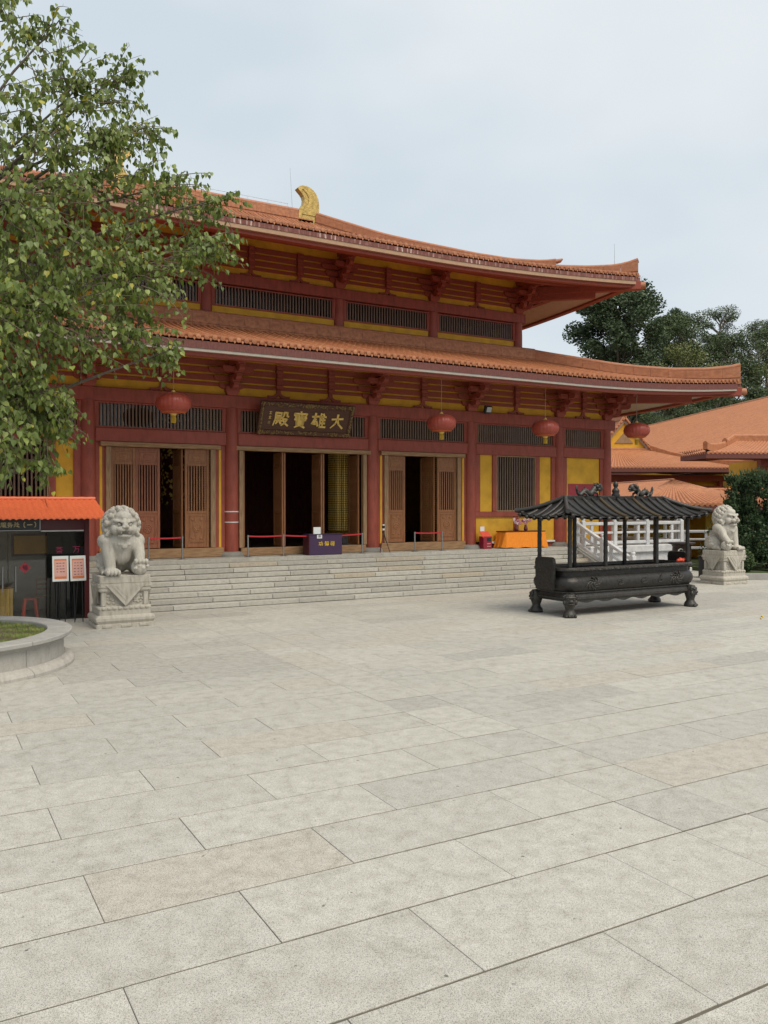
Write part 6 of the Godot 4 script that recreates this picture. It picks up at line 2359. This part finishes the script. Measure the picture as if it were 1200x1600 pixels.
func tree_proto(called: String, label: String, at: Vector3, h: float, w: float, kind: int, seed_: int, detail_: float) -> Node3D:
	var t := thing(called, label, "tree", at, 0.0, "trees on the hill behind the halls")
	var g := RandomNumberGenerator.new()
	g.seed = seed_
	var a: Color = [Color(0.045, 0.072, 0.036), Color(0.055, 0.085, 0.038), Color(0.11, 0.135, 0.045), Color(0.07, 0.10, 0.05)][kind]
	var b: Color = [Color(0.085, 0.125, 0.055), Color(0.11, 0.145, 0.058), Color(0.20, 0.215, 0.07), Color(0.13, 0.165, 0.085)][kind]
	var trunk := MB.new()
	var pts := []
	var rad := []
	for i in 7:
		var f := i / 6.0
		pts.append(Vector3(sin(f * 4.0 + seed_) * 0.25 * f, h * 0.86 * f, cos(f * 3.0) * 0.2 * f))
		rad.append(lerpf(0.02 * h, 0.004 * h, f))
	trunk.tube(pts, rad, 8)
	var cr := MB.new()
	cr.colored = true
	var clumps := int(26 * detail_)
	for k in clumps:
		var f := g.randf_range(0.34, 1.0) if kind != 3 else g.randf_range(0.55, 1.0)
		var wide := w * 0.5 * sqrt(maxf(0.05, 1.0 - pow((f - 0.62) / 0.42, 2.0)))
		var az := g.randf() * TAU
		var d := wide * pow(g.randf(), 0.5)
		var c := Vector3(cos(az) * d, h * (0.2 + 0.78 * f), sin(az) * d)
		var s := w * g.randf_range(0.085, 0.17)
		var from := Vector3(0, c.y - d * 0.7 - s * 0.3, 0)
		trunk.tube([from, from.lerp(c, 0.55) + Vector3(0, 0.05 * d, 0), c], [0.006 * h, 0.004 * h, 0.002 * h], 5, false)
		foliage(cr, c, Vector3(s, s * 0.75, s), int(200 * detail_ / maxf(1.0, detail_ * 0.5)), 0.0145 * h if kind != 3 else 0.012 * h, a, b, g, 0.45)
	put("trunk", trunk, M.far_bark, t)
	put("crown", cr, M.far_leaf, t)
	return t


func side_point(a: float, b: float) -> Vector3:      # the side halls stand turned 25 degrees: a across, b away
	var q := deg_to_rad(25.0)
	return Vector3(cos(q) * a + sin(q) * b, 0, sin(q) * a - cos(q) * b)


func roof_plane(parent: Node3D, e0: Vector3, e1: Vector3, r0: Vector3, r1: Vector3, pitch: float, power: float, rad := 0.075, mt: Material = null) -> void:   # eave e0 to e1 from left to right seen from outside
	var sheet := MB.new()
	var rows := []
	var at := func(f: float, t: float) -> Vector3:
		var lo := e0.lerp(e1, f)
		var hi := r0.lerp(r1, f)
		var p := lo.lerp(hi, t)
		p.y = lerpf(lo.y, hi.y, pow(t, power))
		return p
	for i in 9:
		var line := PackedVector3Array()
		for j in 9: line.append(at.call(j / 8.0, i / 8.0))
		rows.append(line)
	sheet.surf(rows)
	put("roof_slope", sheet, M.pan, parent)
	var m := MB.new()
	var n := int((e1 - e0).length() / pitch)
	var along := (e1 - e0).normalized()
	for k in n:
		var f := (k + 0.5) / n
		var tr := []
		for i in 7:
			var p: Vector3 = at.call(f, i / 6.0)
			var line := PackedVector3Array()
			for j in 4:
				var a := PI * j / 3.0
				line.append(p - along * cos(a) * rad + Vector3.UP * sin(a) * rad)
			tr.append(line)
		m.surf(tr)
		var c: Vector3 = at.call(f, 0.0)
		var out := along.cross(Vector3.UP) * 0.02
		for j in 6:
			var a := TAU * j / 6.0
			var b := TAU * (j + 1) / 6.0
			m.tri(c + out, c + out + (along * cos(a) + Vector3.UP * sin(a)) * rad * 1.15, c + out + (along * cos(b) + Vector3.UP * sin(b)) * rad * 1.15)
	put("tile_rows", m, M.far_tile, parent).set_meta("kind", "stuff")
	var fa := MB.new()
	var inn := (r0 - e0).normalized() * 0.1
	fa.quad(e0 + Vector3.DOWN * 0.32, e1 + Vector3.DOWN * 0.32, e1 + Vector3.DOWN * 0.02, e0 + Vector3.DOWN * 0.02)
	var back := along.cross(Vector3.UP) * -1.6
	fa.quad(e0 + Vector3.DOWN * 0.32 + back, e1 + Vector3.DOWN * 0.32 + back, e1 + Vector3.DOWN * 0.32, e0 + Vector3.DOWN * 0.32)
	put("fascia", fa, M.fascia, parent)


func box_ridge(parent: Node3D, pts: Array, w: float, h: float) -> void:
	var tops := []
	for p in pts: tops.append(p.y + h)
	var m := MB.new()
	for k in pts.size() - 1:
		var p: Vector3 = pts[k]
		var q: Vector3 = pts[k + 1]
		var d := q - p
		d.y = 0
		var s := d.normalized().cross(Vector3.UP) * w * 0.5
		var u := Vector3.UP * h
		m.quad(p + s, q + s, q + s + u, p + s + u)
		m.quad(q - s, p - s, p - s + u, q - s + u)
		m.quad(p + s + u, q + s + u, q - s + u, p - s + u)
		if k == 0: m.quad(p - s, p + s, p + s + u, p - s + u)
		if k == pts.size() - 2: m.quad(q + s, q - s, q - s + u, q + s + u)
	put("ridge", m, M.far_tile, parent)
	var c := MB.new()
	var up := []
	var rad := []
	for p in pts:
		up.append(p + Vector3.UP * h)
		rad.append(w * 0.38)
	c.tube(up, rad, 6)
	put("ridge_cap", c, M.far_tile, parent)


func hall_body(parent: Node3D, x0: float, x1: float, z0: float, z1: float, h: float, bays: int) -> void:   # red columns, yellow panels and dark lattice between
	put("wall", spanm(Vector3(x0, 0, z0), Vector3(x1, h, z1 - 0.3)), M.yellow, parent)
	var n := bays
	for k in n + 1:
		var x := lerpf(x0, x1, float(k) / n)
		var m := MB.new()
		m.lathe(Vector3(x, 0, z1), [Vector2(0.2, 0.0), Vector2(0.19, h)], 12, false)
		put("column", m, M.red, parent)
		if k < n:
			var y := lerpf(x0, x1, float(k + 1) / n)
			put("window", spanm(Vector3(x + 0.5, h * 0.30, z1 - 0.32), Vector3(y - 0.5, h * 0.72, z1 - 0.25)), M.wood, parent)
	put("beam", spanm(Vector3(x0 - 0.2, h * 0.78, z1 - 0.15), Vector3(x1 + 0.2, h * 0.86, z1 + 0.15)), M.red, parent)
	put("beam", spanm(Vector3(x0 - 0.3, h * 0.93, z1 - 0.2), Vector3(x1 + 0.3, h + 0.1, z1 + 0.25)), M.bracket, parent)


func build_side_halls() -> void:
	var turn := deg_to_rad(-25.0)
	# long hall with the large roof slope, farthest back
	var a := thing("side_hall", "distant hall with the largest plain orange tiled roof slope", "building", side_point(44, 83), turn, "side halls right of the temple")
	roof_plane(a, Vector3(-12.8, 7.36, -29), Vector3(-12.8, 7.36, 29), Vector3(0, 13.4, -29), Vector3(0, 13.4, 29), 0.45, 1.08, 0.14)
	roof_plane(a, Vector3(12.8, 7.36, 29), Vector3(12.8, 7.36, -29), Vector3(0, 13.4, 29), Vector3(0, 13.4, -29), 0.36, 1.08, 0.11)
	box_ridge(a, [Vector3(0, 13.3, -29.2), Vector3(0, 13.3, 29.2)], 0.36, 0.16)
	put("wall", spanm(Vector3(-10.6, 0, -28), Vector3(10.6, 7.2, 28)), M.yellow, a)
	put("wall_beam", spanm(Vector3(-10.8, 6.1, -28.1), Vector3(10.8, 7.0, 28.1)), M.bracket, a)
	var ge := MB.new()
	ge.prism(PackedVector2Array([Vector2(-10.6, 7.2), Vector2(10.6, 7.2), Vector2(0, 12.9)]), 0.3, Transform3D(Basis.IDENTITY, Vector3(0, 0, 27.8)))
	put("gable_wall", ge, M.yellow, a)
	# hall with the yellow gable
	var b := thing("gabled_hall", "hall with a yellow gable beside the temple's right corner column", "building", side_point(23.3, 62.4), turn, "side halls right of the temple")
	roof_plane(b, Vector3(-7.7, 5.58, 4.8), Vector3(7.7, 5.58, 4.8), Vector3(-1.95, 7.1, 0.05), Vector3(1.95, 7.1, 0.05), 0.27, 1.25)
	roof_plane(b, Vector3(7.7, 5.58, 0.0), Vector3(7.7, 5.58, -9), Vector3(0, 9.5, 0.0), Vector3(0, 9.5, -9), 0.27, 2.3)
	roof_plane(b, Vector3(7.7, 5.58, 4.8), Vector3(7.7, 5.58, 0.0), Vector3(1.95, 7.1, 0.05), Vector3(1.95, 7.1, 0.0), 0.27, 1.25)
	roof_plane(b, Vector3(-7.7, 5.58, -9), Vector3(-7.7, 5.58, 0.0), Vector3(0, 9.5, -9), Vector3(0, 9.5, 0.0), 0.27, 2.3)
	roof_plane(b, Vector3(-7.7, 5.58, 0.0), Vector3(-7.7, 5.58, 4.8), Vector3(-1.95, 7.1, 0.0), Vector3(-1.95, 7.1, 0.05), 0.27, 1.25)
	var gm := MB.new()
	gm.prism(PackedVector2Array([Vector2(-1.9, 7.12), Vector2(1.9, 7.12), Vector2(0, 9.3)]), 0.2, Transform3D(Basis.IDENTITY, Vector3(0, 0, -0.1)))
	put("gable_wall", gm, M.yellow, b)
	var gb := MB.new()
	gb.prism(PackedVector2Array([Vector2(-0.72, 7.65), Vector2(0.72, 7.65), Vector2(0, 8.45)]), 0.1, Transform3D(Basis.IDENTITY, Vector3(0, 0, 0.02)))
	put("gable_louvre", gb, M.wood_pale, b)
	for s in [-1.0, 1.0]:
		var m := MB.new()
		m.cbox(Vector3(s * 1.0, 8.28, 0.12), Vector3(3.0, 0.28, 0.1), 0.02, Basis(Vector3.BACK, -s * 0.86))
		put("barge_board", m, M.strip, b)
		var q := MB.new()
		for k in 12:
			var f := k / 11.0
			q.cbox(Vector3(s * lerpf(0.1, 2.05, f), lerpf(9.45, 7.15, f), 0.2), Vector3(0.2, 0.12, 0.3), 0.02, Basis(Vector3.BACK, -s * 0.86))
		put("barge_tiles", q, M.far_tile, b)
		box_ridge(b, [Vector3(s * 0.05, 9.5, 0.15), Vector3(s * 0.7, 8.6, 0.15), Vector3(s * 1.4, 7.75, 0.15), Vector3(s * 2.0, 7.15, 0.1)], 0.22, 0.16)
		box_ridge(b, [Vector3(s * 2.0, 7.1, 0.1), Vector3(s * 3.2, 6.55, 1.1), Vector3(s * 4.6, 6.1, 2.3), Vector3(s * 6.2, 5.78, 3.6), Vector3(s * 7.1, 5.72, 4.35), Vector3(s * 7.75, 5.85, 4.85)], 0.26, 0.36)
	box_ridge(b, [Vector3(-1.95, 7.08, 0.08), Vector3(1.95, 7.08, 0.08)], 0.2, 0.14)
	box_ridge(b, [Vector3(0, 9.45, 0.2), Vector3(0, 9.45, -9.2)], 0.28, 0.3)
	hall_body(b, -6.2, 6.2, -9, 3.0, 5.0, 4)
	# roof corner entering from the right
	var c := thing("corner_hall", "hall whose upturned roof corner enters at the right edge", "building", side_point(22.0, 46), turn, "side halls right of the temple")
	roof_plane(c, Vector3(0, 5.92, 0), Vector3(13, 5.92, 0), Vector3(3.4, 6.85, -3.4), Vector3(13, 6.85, -3.4), 0.26, 1.3, 0.08)
	roof_plane(c, Vector3(0, 5.92, -3.4), Vector3(0, 5.92, 0), Vector3(3.4, 6.85, -3.42), Vector3(3.4, 6.85, -3.4), 0.26, 1.3, 0.08)
	box_ridge(c, [Vector3(-0.1, 6.1, 0.1), Vector3(0.4, 6.0, -0.4), Vector3(1.2, 6.05, -1.2), Vector3(2.0, 6.2, -2.0), Vector3(2.6, 6.4, -2.6)], 0.26, 0.4)
	box_ridge(c, [Vector3(2.2, 6.42, -2.2), Vector3(2.5, 6.38, -2.5), Vector3(3.4, 6.75, -3.4), Vector3(13, 6.75, -3.4)], 0.3, 0.42)
	hall_body(c, 4.4, 13, -6, -1.8, 5.6, 3)
	# low covered walk nearest the plaza
	var d := thing("covered_walk", "low covered walk with ribbed orange roof behind the burner's ridge", "building", side_point(18.3, 47), turn, "side halls right of the temple")
	roof_plane(d, Vector3(-4.4, 2.95, -6), Vector3(-4.4, 2.95, 8), Vector3(0, 4.2, -6), Vector3(0, 4.2, 5), 0.27, 1.2, 0.085)
	roof_plane(d, Vector3(4.4, 2.95, 8), Vector3(4.4, 2.95, -6), Vector3(0, 4.2, 5), Vector3(0, 4.2, -6), 0.27, 1.2, 0.085)
	roof_plane(d, Vector3(-4.4, 2.95, 8), Vector3(4.4, 2.95, 8), Vector3(0, 4.2, 5), Vector3(0, 4.2, 5), 0.27, 1.2, 0.085)
	box_ridge(d, [Vector3(0, 4.15, -6.1), Vector3(0, 4.15, 5.1)], 0.2, 0.1)
	put("wall", spanm(Vector3(-3.4, 0, -5.5), Vector3(3.4, 2.9, 4.5)), M.yellow, d)
	var d2 := thing("walk_porch", "smaller orange roof stepping down beside the covered walk", "building", side_point(22.2, 41.6), turn, "side halls right of the temple")
	roof_plane(d2, Vector3(-2.9, 2.85, 1.4), Vector3(3.0, 2.85, 1.4), Vector3(-2.9, 3.72, -1.6), Vector3(3.0, 3.72, -1.6), 0.27, 1.2, 0.085)
	roof_plane(d2, Vector3(3.0, 2.85, -4.4), Vector3(-2.9, 2.85, -4.4), Vector3(3.0, 3.72, -1.6), Vector3(-2.9, 3.72, -1.6), 0.27, 1.2, 0.085)
	box_ridge(d2, [Vector3(-3.0, 3.68, -1.6), Vector3(3.1, 3.68, -1.6)], 0.2, 0.1)
	put("wall", spanm(Vector3(-2.6, 0, -3.6), Vector3(2.6, 2.8, 0.6)), M.yellow, d2)


const HK := 1.38      # the hill stands this much beyond the side halls' own grid


func hill_y(a: float, b: float) -> float:
	return 15.0 * smoothstep(88.0, 112.0, b) * smoothstep(2.0, 36.0, a) + 9.0 * smoothstep(112.0, 170.0, b) * smoothstep(20.0, 90.0, a)


func build_hill() -> void:
	var m := MB.new()
	var rows := []
	for i in 31:
		var b := lerpf(88.0, 200.0, i / 30.0)
		var line := PackedVector3Array()
		for j in 31:
			var a := lerpf(-25.0, 150.0, j / 30.0)
			line.append(side_point(a * HK, b * HK) + Vector3.UP * (hill_y(a, b) * HK - 0.3))
		rows.append(line)
	m.surf(rows)
	structure("hill", m, M.hill)
	var big := tree_proto("hill_tree", "tall broad dark tree rising between the two roof corners", Vector3.ZERO, 17.5, 8.8, 0, 3, 3.2)
	var at := func(o: Node3D, a: float, b: float, turn: float, s: float) -> void:
		o.position = side_point(a * HK, b * HK) + Vector3.UP * (hill_y(a, b) * HK - 0.4)
		o.rotation.y = turn
		o.scale = Vector3.ONE * s * HK
	at.call(big, 35.2, 96, 0.4, 1.4)
	var mid := tree_proto("hill_tree", "dark round-topped tree standing right of the tall broad tree", Vector3.ZERO, 13.0, 8.5, 1, 11, 1.6)
	at.call(mid, 47.2, 104, 0.0, 1.2)
	var thin := tree_proto("hill_tree", "thin grey-green feathery tree on the skyline at the right", Vector3.ZERO, 14.0, 7.0, 3, 23, 1.4)
	at.call(thin, 53.5, 108, 0.0, 1.05)
	var yel := tree_proto("hill_tree", "yellowish tree low between the dark trees on the hill", Vector3.ZERO, 11.0, 8.0, 2, 31, 1.5)
	at.call(yel, 44.0, 99, 0.0, 1.35)
	var protos := [big, mid, yel, thin]
	var g := RandomNumberGenerator.new()
	g.seed = 50
	var spots := [
		[60.0, 108, 3, 0.95, "pale feathery tree near the right edge of the skyline"],
		[56.5, 104, 1, 1.05, "dark tree below the feathery skyline trees"],
		[50.5, 99, 1, 1.0, "dark tree in front of the thin feathery tree"],
		[40.8, 96, 1, 1.0, "dark tree at the right foot of the tall broad tree"],
		[29.8, 95, 1, 0.95, "small dark tree at the left foot of the tall broad tree"],
		[61.5, 101, 1, 0.95, "dark tree mass at the right edge above the upturned roof"],
		[65.5, 107, 0, 0.7, "broad dark tree at the far right edge"],
		[46.5, 94, 1, 1.0, "dark green tree just above the lower roof tip"],
		[53.0, 95, 1, 1.0, "dark tree right of the lower roof tip"],
		[58.0, 95, 1, 1.05, "dark tree above the large orange roof slope"],
		[35.5, 93, 1, 0.95, "low tree just over the lower roof ridge, left"],
		[38.5, 92.5, 3, 0.8, "low greyish tree under the lower roof's corner"],
		[42.5, 92.5, 3, 0.85, "second low greyish tree under the lower roof's corner"],
		[33.0, 92.5, 3, 0.7, "small greyish tree beside the gabled hall's peak"],
		[64.5, 97, 1, 1.05, "dark tree at the right edge, in front of the broad one"],
		[56.2, 100, 2, 1.1, "yellow-green tree top before the feathery tree"],
		[48.0, 112, 0, 0.8, "far dark tree filling the gap on the ridge"],
		[50.0, 92.5, 3, 0.9, "low grey-green tree directly over the large orange ridge"],
		[57.6, 92.6, 1, 1.05, "dark tree above the ridge of the large orange roof"],
		[62.0, 93.5, 1, 1.15, "dark tree over the right end of the large orange ridge"],
		[52.2, 103.0, 1, 1.05, "dark tree behind the yellow-green top"],
		[44.5, 92.2, 1, 0.9, "low dark tree behind the capped beam end of the lower eave"],
	]
	for s in spots:
		var o := copy(protos[s[2]], s[4], Vector3.ZERO)
		at.call(o, s[0], s[1], g.randf() * TAU, s[3])


func build_garden() -> void:
	# conifers
	var g := RandomNumberGenerator.new()
	g.seed = 12
	var list := [[Vector3(32.4, 0.1, -24.2), 4.3, 1.7, "dense green conifer right of the right-hand stone lion"], [Vector3(34.2, 0.1, -22.6), 3.8, 1.7, "second dense conifer at the right edge of the picture"]]
	for q in list:
		var t := thing("conifer", q[3], "tree", q[0], 0.0, "conifers on the lawn")
		var h: float = q[1]
		var tr := MB.new()
		tr.tube([Vector3.ZERO, Vector3(0.05, h * 0.5, 0), Vector3(0, h * 0.96, 0)], [0.09, 0.06, 0.015], 8)
		put("trunk", tr, M.far_bark, t)
		var m := MB.new()
		m.colored = true
		for k in 220:
			var f := pow(g.randf(), 1.15)
			var az := g.randf() * TAU
			var d: float = q[2] * (1.0 - 0.55 * f) * pow(g.randf(), 0.5) * (1.0 + 0.3 * sin(3.0 * az + 7.0 * f))
			var c := Vector3(cos(az) * d, h * (0.10 + 0.88 * f), sin(az) * d)
			foliage(m, c, Vector3(0.30, 0.36, 0.30) * (1.1 - 0.5 * f), 90, 0.13, Color(0.022, 0.048, 0.020), Color(0.055, 0.095, 0.032), g, 0.5)
			# upright sprays
			for j in 14:
				var p := c + Vector3(g.randf_range(-0.25, 0.25), g.randf_range(-0.1, 0.3), g.randf_range(-0.25, 0.25))
				var tip := p + Vector3(cos(az) * 0.08, 0.2, sin(az) * 0.08)
				var w := Vector3(-sin(az + j), 0, cos(az + j)) * 0.03
				m.tint = Color(0.05, 0.09, 0.032)
				m.tri(p - w, p + w, tip)
		put("crown", m, M.far_leaf, t)
	# clipped bushes
	for q in [[Vector3(30.0, 0.1, -23.0), 0.62, "round clipped bush right behind the right-hand lion pedestal"], [Vector3(31.6, 0.1, -22.2), 0.5, "round clipped bush before the dense conifer"], [Vector3(33.0, 0.1, -21.3), 0.6, "clipped bush at the right edge of the lawn"], [Vector3(30.6, 0.0, -26.8), 0.65, "bush behind the balustrade, left of the right-hand lion"], [Vector3(32.2, 0.1, -28.6), 0.95, "yellowish bush behind the burner roof's right tip"]]:
		var t := thing("clipped_bush", q[2], "bush", q[0], 0.0, "bushes on the lawn")
		var m := MB.new()
		m.colored = true
		var r: float = q[1]
		var yel: bool = r > 0.9
		foliage(m, Vector3(0, r * 0.85, 0), Vector3(r, r * 0.9, r), 3600, 0.085, Color(0.035, 0.065, 0.022) if not yel else Color(0.09, 0.10, 0.025), Color(0.085, 0.13, 0.04) if not yel else Color(0.22, 0.22, 0.06), g, 0.22)
		put("foliage", m, M.far_leaf, t)
		var s := MB.new()
		s.tube([Vector3.ZERO, Vector3(0, r, 0)], [0.04, 0.02], 6)
		put("stem", s, M.far_bark, t)
	# the white pole in the conifer's shade, the small sign on the lawn
	var pole := thing("white_pole", "thin white pole standing before the conifer at the right edge", "pole", Vector3(32.0, 0.1, -22.3))
	var pm := MB.new()
	pm.lathe(Vector3.ZERO, [Vector2(0.03, 0.0), Vector2(0.03, 2.6), Vector2(0.0, 2.62)], 8)
	put("shaft", pm, M.white, pole)
	for y in [1.9, 2.2]: put("collar", boxm(Vector3(0, y, 0), Vector3(0.1, 0.09, 0.1), 0.02), M.white, pole)
	var sg := thing("lawn_sign", "small orange sign between two white stakes on the lawn", "sign", Vector3(30.9, 0.16, -21.2), deg_to_rad(-25))
	for x in [-0.28, 0.02]:
		put("stake", boxm(Vector3(x, 0.2, 0), Vector3(0.05, 0.4, 0.04), 0.006), M.white, sg)
	var om := MB.new()
	om.prism(PackedVector2Array([Vector2(-0.05, 0.26), Vector2(0.10, 0.30), Vector2(0.20, 0.24), Vector2(0.46, 0.14), Vector2(0.46, 0.10), Vector2(0.22, 0.12), Vector2(0.16, 0.0), Vector2(0.12, 0.0), Vector2(0.10, 0.12), Vector2(0.0, 0.18)]), 0.05, Transform3D(Basis.IDENTITY, Vector3(0, 0, 0.05)))
	put("orange_board", om, M.orange_paper, sg)
	# bronze cauldron and litter bin beyond the burner
	var c := thing("bronze_cauldron", "brown bronze cauldron with pale crescent behind the long burner", "cauldron", Vector3(27.25, 0, -23.6))
	var cm := MB.new()
	cm.lathe(Vector3.ZERO, [Vector2(0.0, 0.12), Vector2(0.22, 0.12), Vector2(0.30, 0.25), Vector2(0.36, 0.6), Vector2(0.38, 1.0), Vector2(0.36, 1.25), Vector2(0.40, 1.33), Vector2(0.54, 1.36), Vector2(0.55, 1.41), Vector2(0.50, 1.43), Vector2(0.34, 1.40), Vector2(0.32, 1.1)], 24)
	put("pot", cm, M.cauldron, c)
	for k in 3:
		var a := TAU * k / 3.0 + 0.3
		var m := MB.new()
		m.tube([Vector3(cos(a) * 0.30, 0.0, sin(a) * 0.30), Vector3(cos(a) * 0.24, 0.15, sin(a) * 0.24), Vector3(cos(a) * 0.22, 0.3, sin(a) * 0.22)], [0.07, 0.05, 0.07], 8)
		put("foot", m, M.cauldron, c)
	var cres := MB.new()
	var mp := []
	var mr := []
	for k in 9:
		var t := lerpf(0.6, 2 * PI - 0.9, k / 8.0)
		mp.append(Vector3(-0.10 + cos(t) * 0.1, 1.05 + sin(t) * 0.13, 0.0))
		mr.append(0.006 + 0.024 * sin(PI * k / 8.0))
	cres.tube(mp, mr, 6)
	var co := put("crescent", cres, M.white, c)
	co.position = Vector3(-0.24, 0, 0.30)
	co.rotation.y = deg_to_rad(-40)
	var bin := thing("litter_bin", "black litter bin between the cauldron and the right-hand lion", "bin", Vector3(28.0, 0, -22.9), deg_to_rad(-20))
	put("bin_body", boxm(Vector3(0, 0.42, 0), Vector3(0.6, 0.84, 0.5), 0.02), M.black, bin)
	put("bin_lid", boxm(Vector3(0, 0.87, 0), Vector3(0.66, 0.06, 0.56), 0.015), M.black, bin)
	# a dropped yellow ribbon on the paving
	var y := thing("yellow_ribbon", "thin yellow ribbon lying on the paving right of the burner", "ribbon", Vector3(19.35, 0.0, -14.15), 0.5)
	var ym := MB.new()
	ym.tube([Vector3(-0.32, 0.012, 0.05), Vector3(-0.1, 0.014, 0.0), Vector3(0.1, 0.014, 0.04), Vector3(0.25, 0.016, -0.02), Vector3(0.3, 0.03, 0.0)], [0.008, 0.012, 0.012, 0.025, 0.01], 5)
	put("ribbon", ym, M.letter, y)


func _ready() -> void:
	rng.seed = 7
	# camera
	var cam := Camera3D.new()
	cam.name = "camera"
	cam.fov = rad_to_deg(2.0 * atan(800.0 / 1300.0))
	cam.near = 0.1
	cam.far = 900.0
	cam.position = Vector3(0, 3.0, 0)
	cam.rotation = Vector3(deg_to_rad(-0.57), deg_to_rad(-29.41), 0)
	add_child(cam)
	cam.current = true
	# sky, sun and exposure
	var env := Environment.new()
	var sky := Sky.new()
	var sm := PanoramaSkyMaterial.new()
	sm.panorama = sky_image()
	sky.sky_material = sm
	env.sky = sky
	env.background_mode = Environment.BG_SKY
	env.background_energy_multiplier = 1.0
	env.tonemap_mode = Environment.TONE_MAPPER_LINEAR
	env.tonemap_exposure = 2.0
	env.sdfgi_enabled = true
	env.ssao_enabled = true
	env.ssil_enabled = true
	var we := WorldEnvironment.new()
	we.name = "world_environment"
	we.environment = env
	add_child(we)
	var sun := DirectionalLight3D.new()
	sun.name = "sun"
	sun.light_energy = 0.5
	sun.light_angular_distance = 40.0
	sun.light_color = Color(1.0, 0.955, 0.885)
	sun.shadow_enabled = true
	sun.rotation = Vector3(deg_to_rad(-56), deg_to_rad(12), 0)
	add_child(sun)

	make_materials()
	print("materials ", Time.get_ticks_msec())
	build_ground()
	print("ground ", Time.get_ticks_msec())
	build_podium()
	build_hall()
	print("hall ", Time.get_ticks_msec())
	balustrade("white marble balustrade sloping down the right end of the steps", [Vector3(23.36, FLOOR, -25.55), Vector3(23.36, 0.64, -24.05), Vector3(23.36, 0.02, -22.5)])
	balustrade("white marble balustrade along the podium edge behind the long burner", [Vector3(23.75, FLOOR, -25.6), Vector3(25.5, FLOOR, -25.6), Vector3(27.4, FLOOR, -25.6), Vector3(29.5, FLOOR, -25.6)])
	balustrade("white marble balustrade running back along the podium's right side", [Vector3(29.5, FLOOR, -25.85), Vector3(29.5, FLOOR, -28.2), Vector3(29.5, FLOOR, -30.6), Vector3(29.5, FLOOR, -33.0)])
	balustrade("far white balustrade between the podium and the right-hand lion", [Vector3(31.6, 0.75, -28.0), Vector3(33.6, 0.75, -26.9), Vector3(35.6, 0.75, -25.8)])
	balustrade("white marble balustrade on the podium behind the service booth", [Vector3(-1.6, FLOOR, -25.75), Vector3(0.4, FLOOR, -25.75), Vector3(2.4, FLOOR, -25.75), Vector3(4.35, FLOOR, -25.75)])
	build_side_halls()
	build_hill()
	print("side ", Time.get_ticks_msec())
	# lions
	pedestal("carved granite pedestal under the left stone lion beside the booth", Vector3(4.44, 0, -21.15))
	pedestal("carved granite pedestal under the right stone lion beside the lawn", Vector3(26.6, 0, -21.05))
	var clay := lion_clay()
	var l1 := thing("stone_lion", "pale stone guardian lion facing the viewer beside the service booth", "statue", Vector3(4.44, 1.26, -21.2), 0.0, "stone guardian lions")
	put("lion_figure", clay.mesh(false), M.lion, l1)
	var l2 := thing("stone_lion", "pale stone guardian lion seen from its side right of the burner", "statue", Vector3(26.6, 1.26, -21.1), 0.0, "stone guardian lions")
	put("lion_figure", clay.mesh(true), M.lion, l2)
	print("lions ", Time.get_ticks_msec())
	build_burner()
	build_planter()
	build_tree()
	print("tree ", Time.get_ticks_msec())
	build_garden()
	build_kiosk()
	build_plaque()
	build_terrace_things()
	var lan := lantern("large red lantern hanging below the tree's branches at the left doorway", Vector3(6.67, 5.97, -24.5), 7.85, null)
	lantern("red lantern hanging before the right doorway, right of the plaque", Vector3(16.13, 5.83, -24.5), 7.85, lan)
	lantern("red lantern hanging before the column between window and end bay", Vector3(20.83, 5.86, -24.5), 7.85, lan)
	lantern("red lantern hanging at the hall corner against the side hall's gable", Vector3(25.63, 5.98, -24.5), 7.85, lan)
	print("done ", Time.get_ticks_msec())
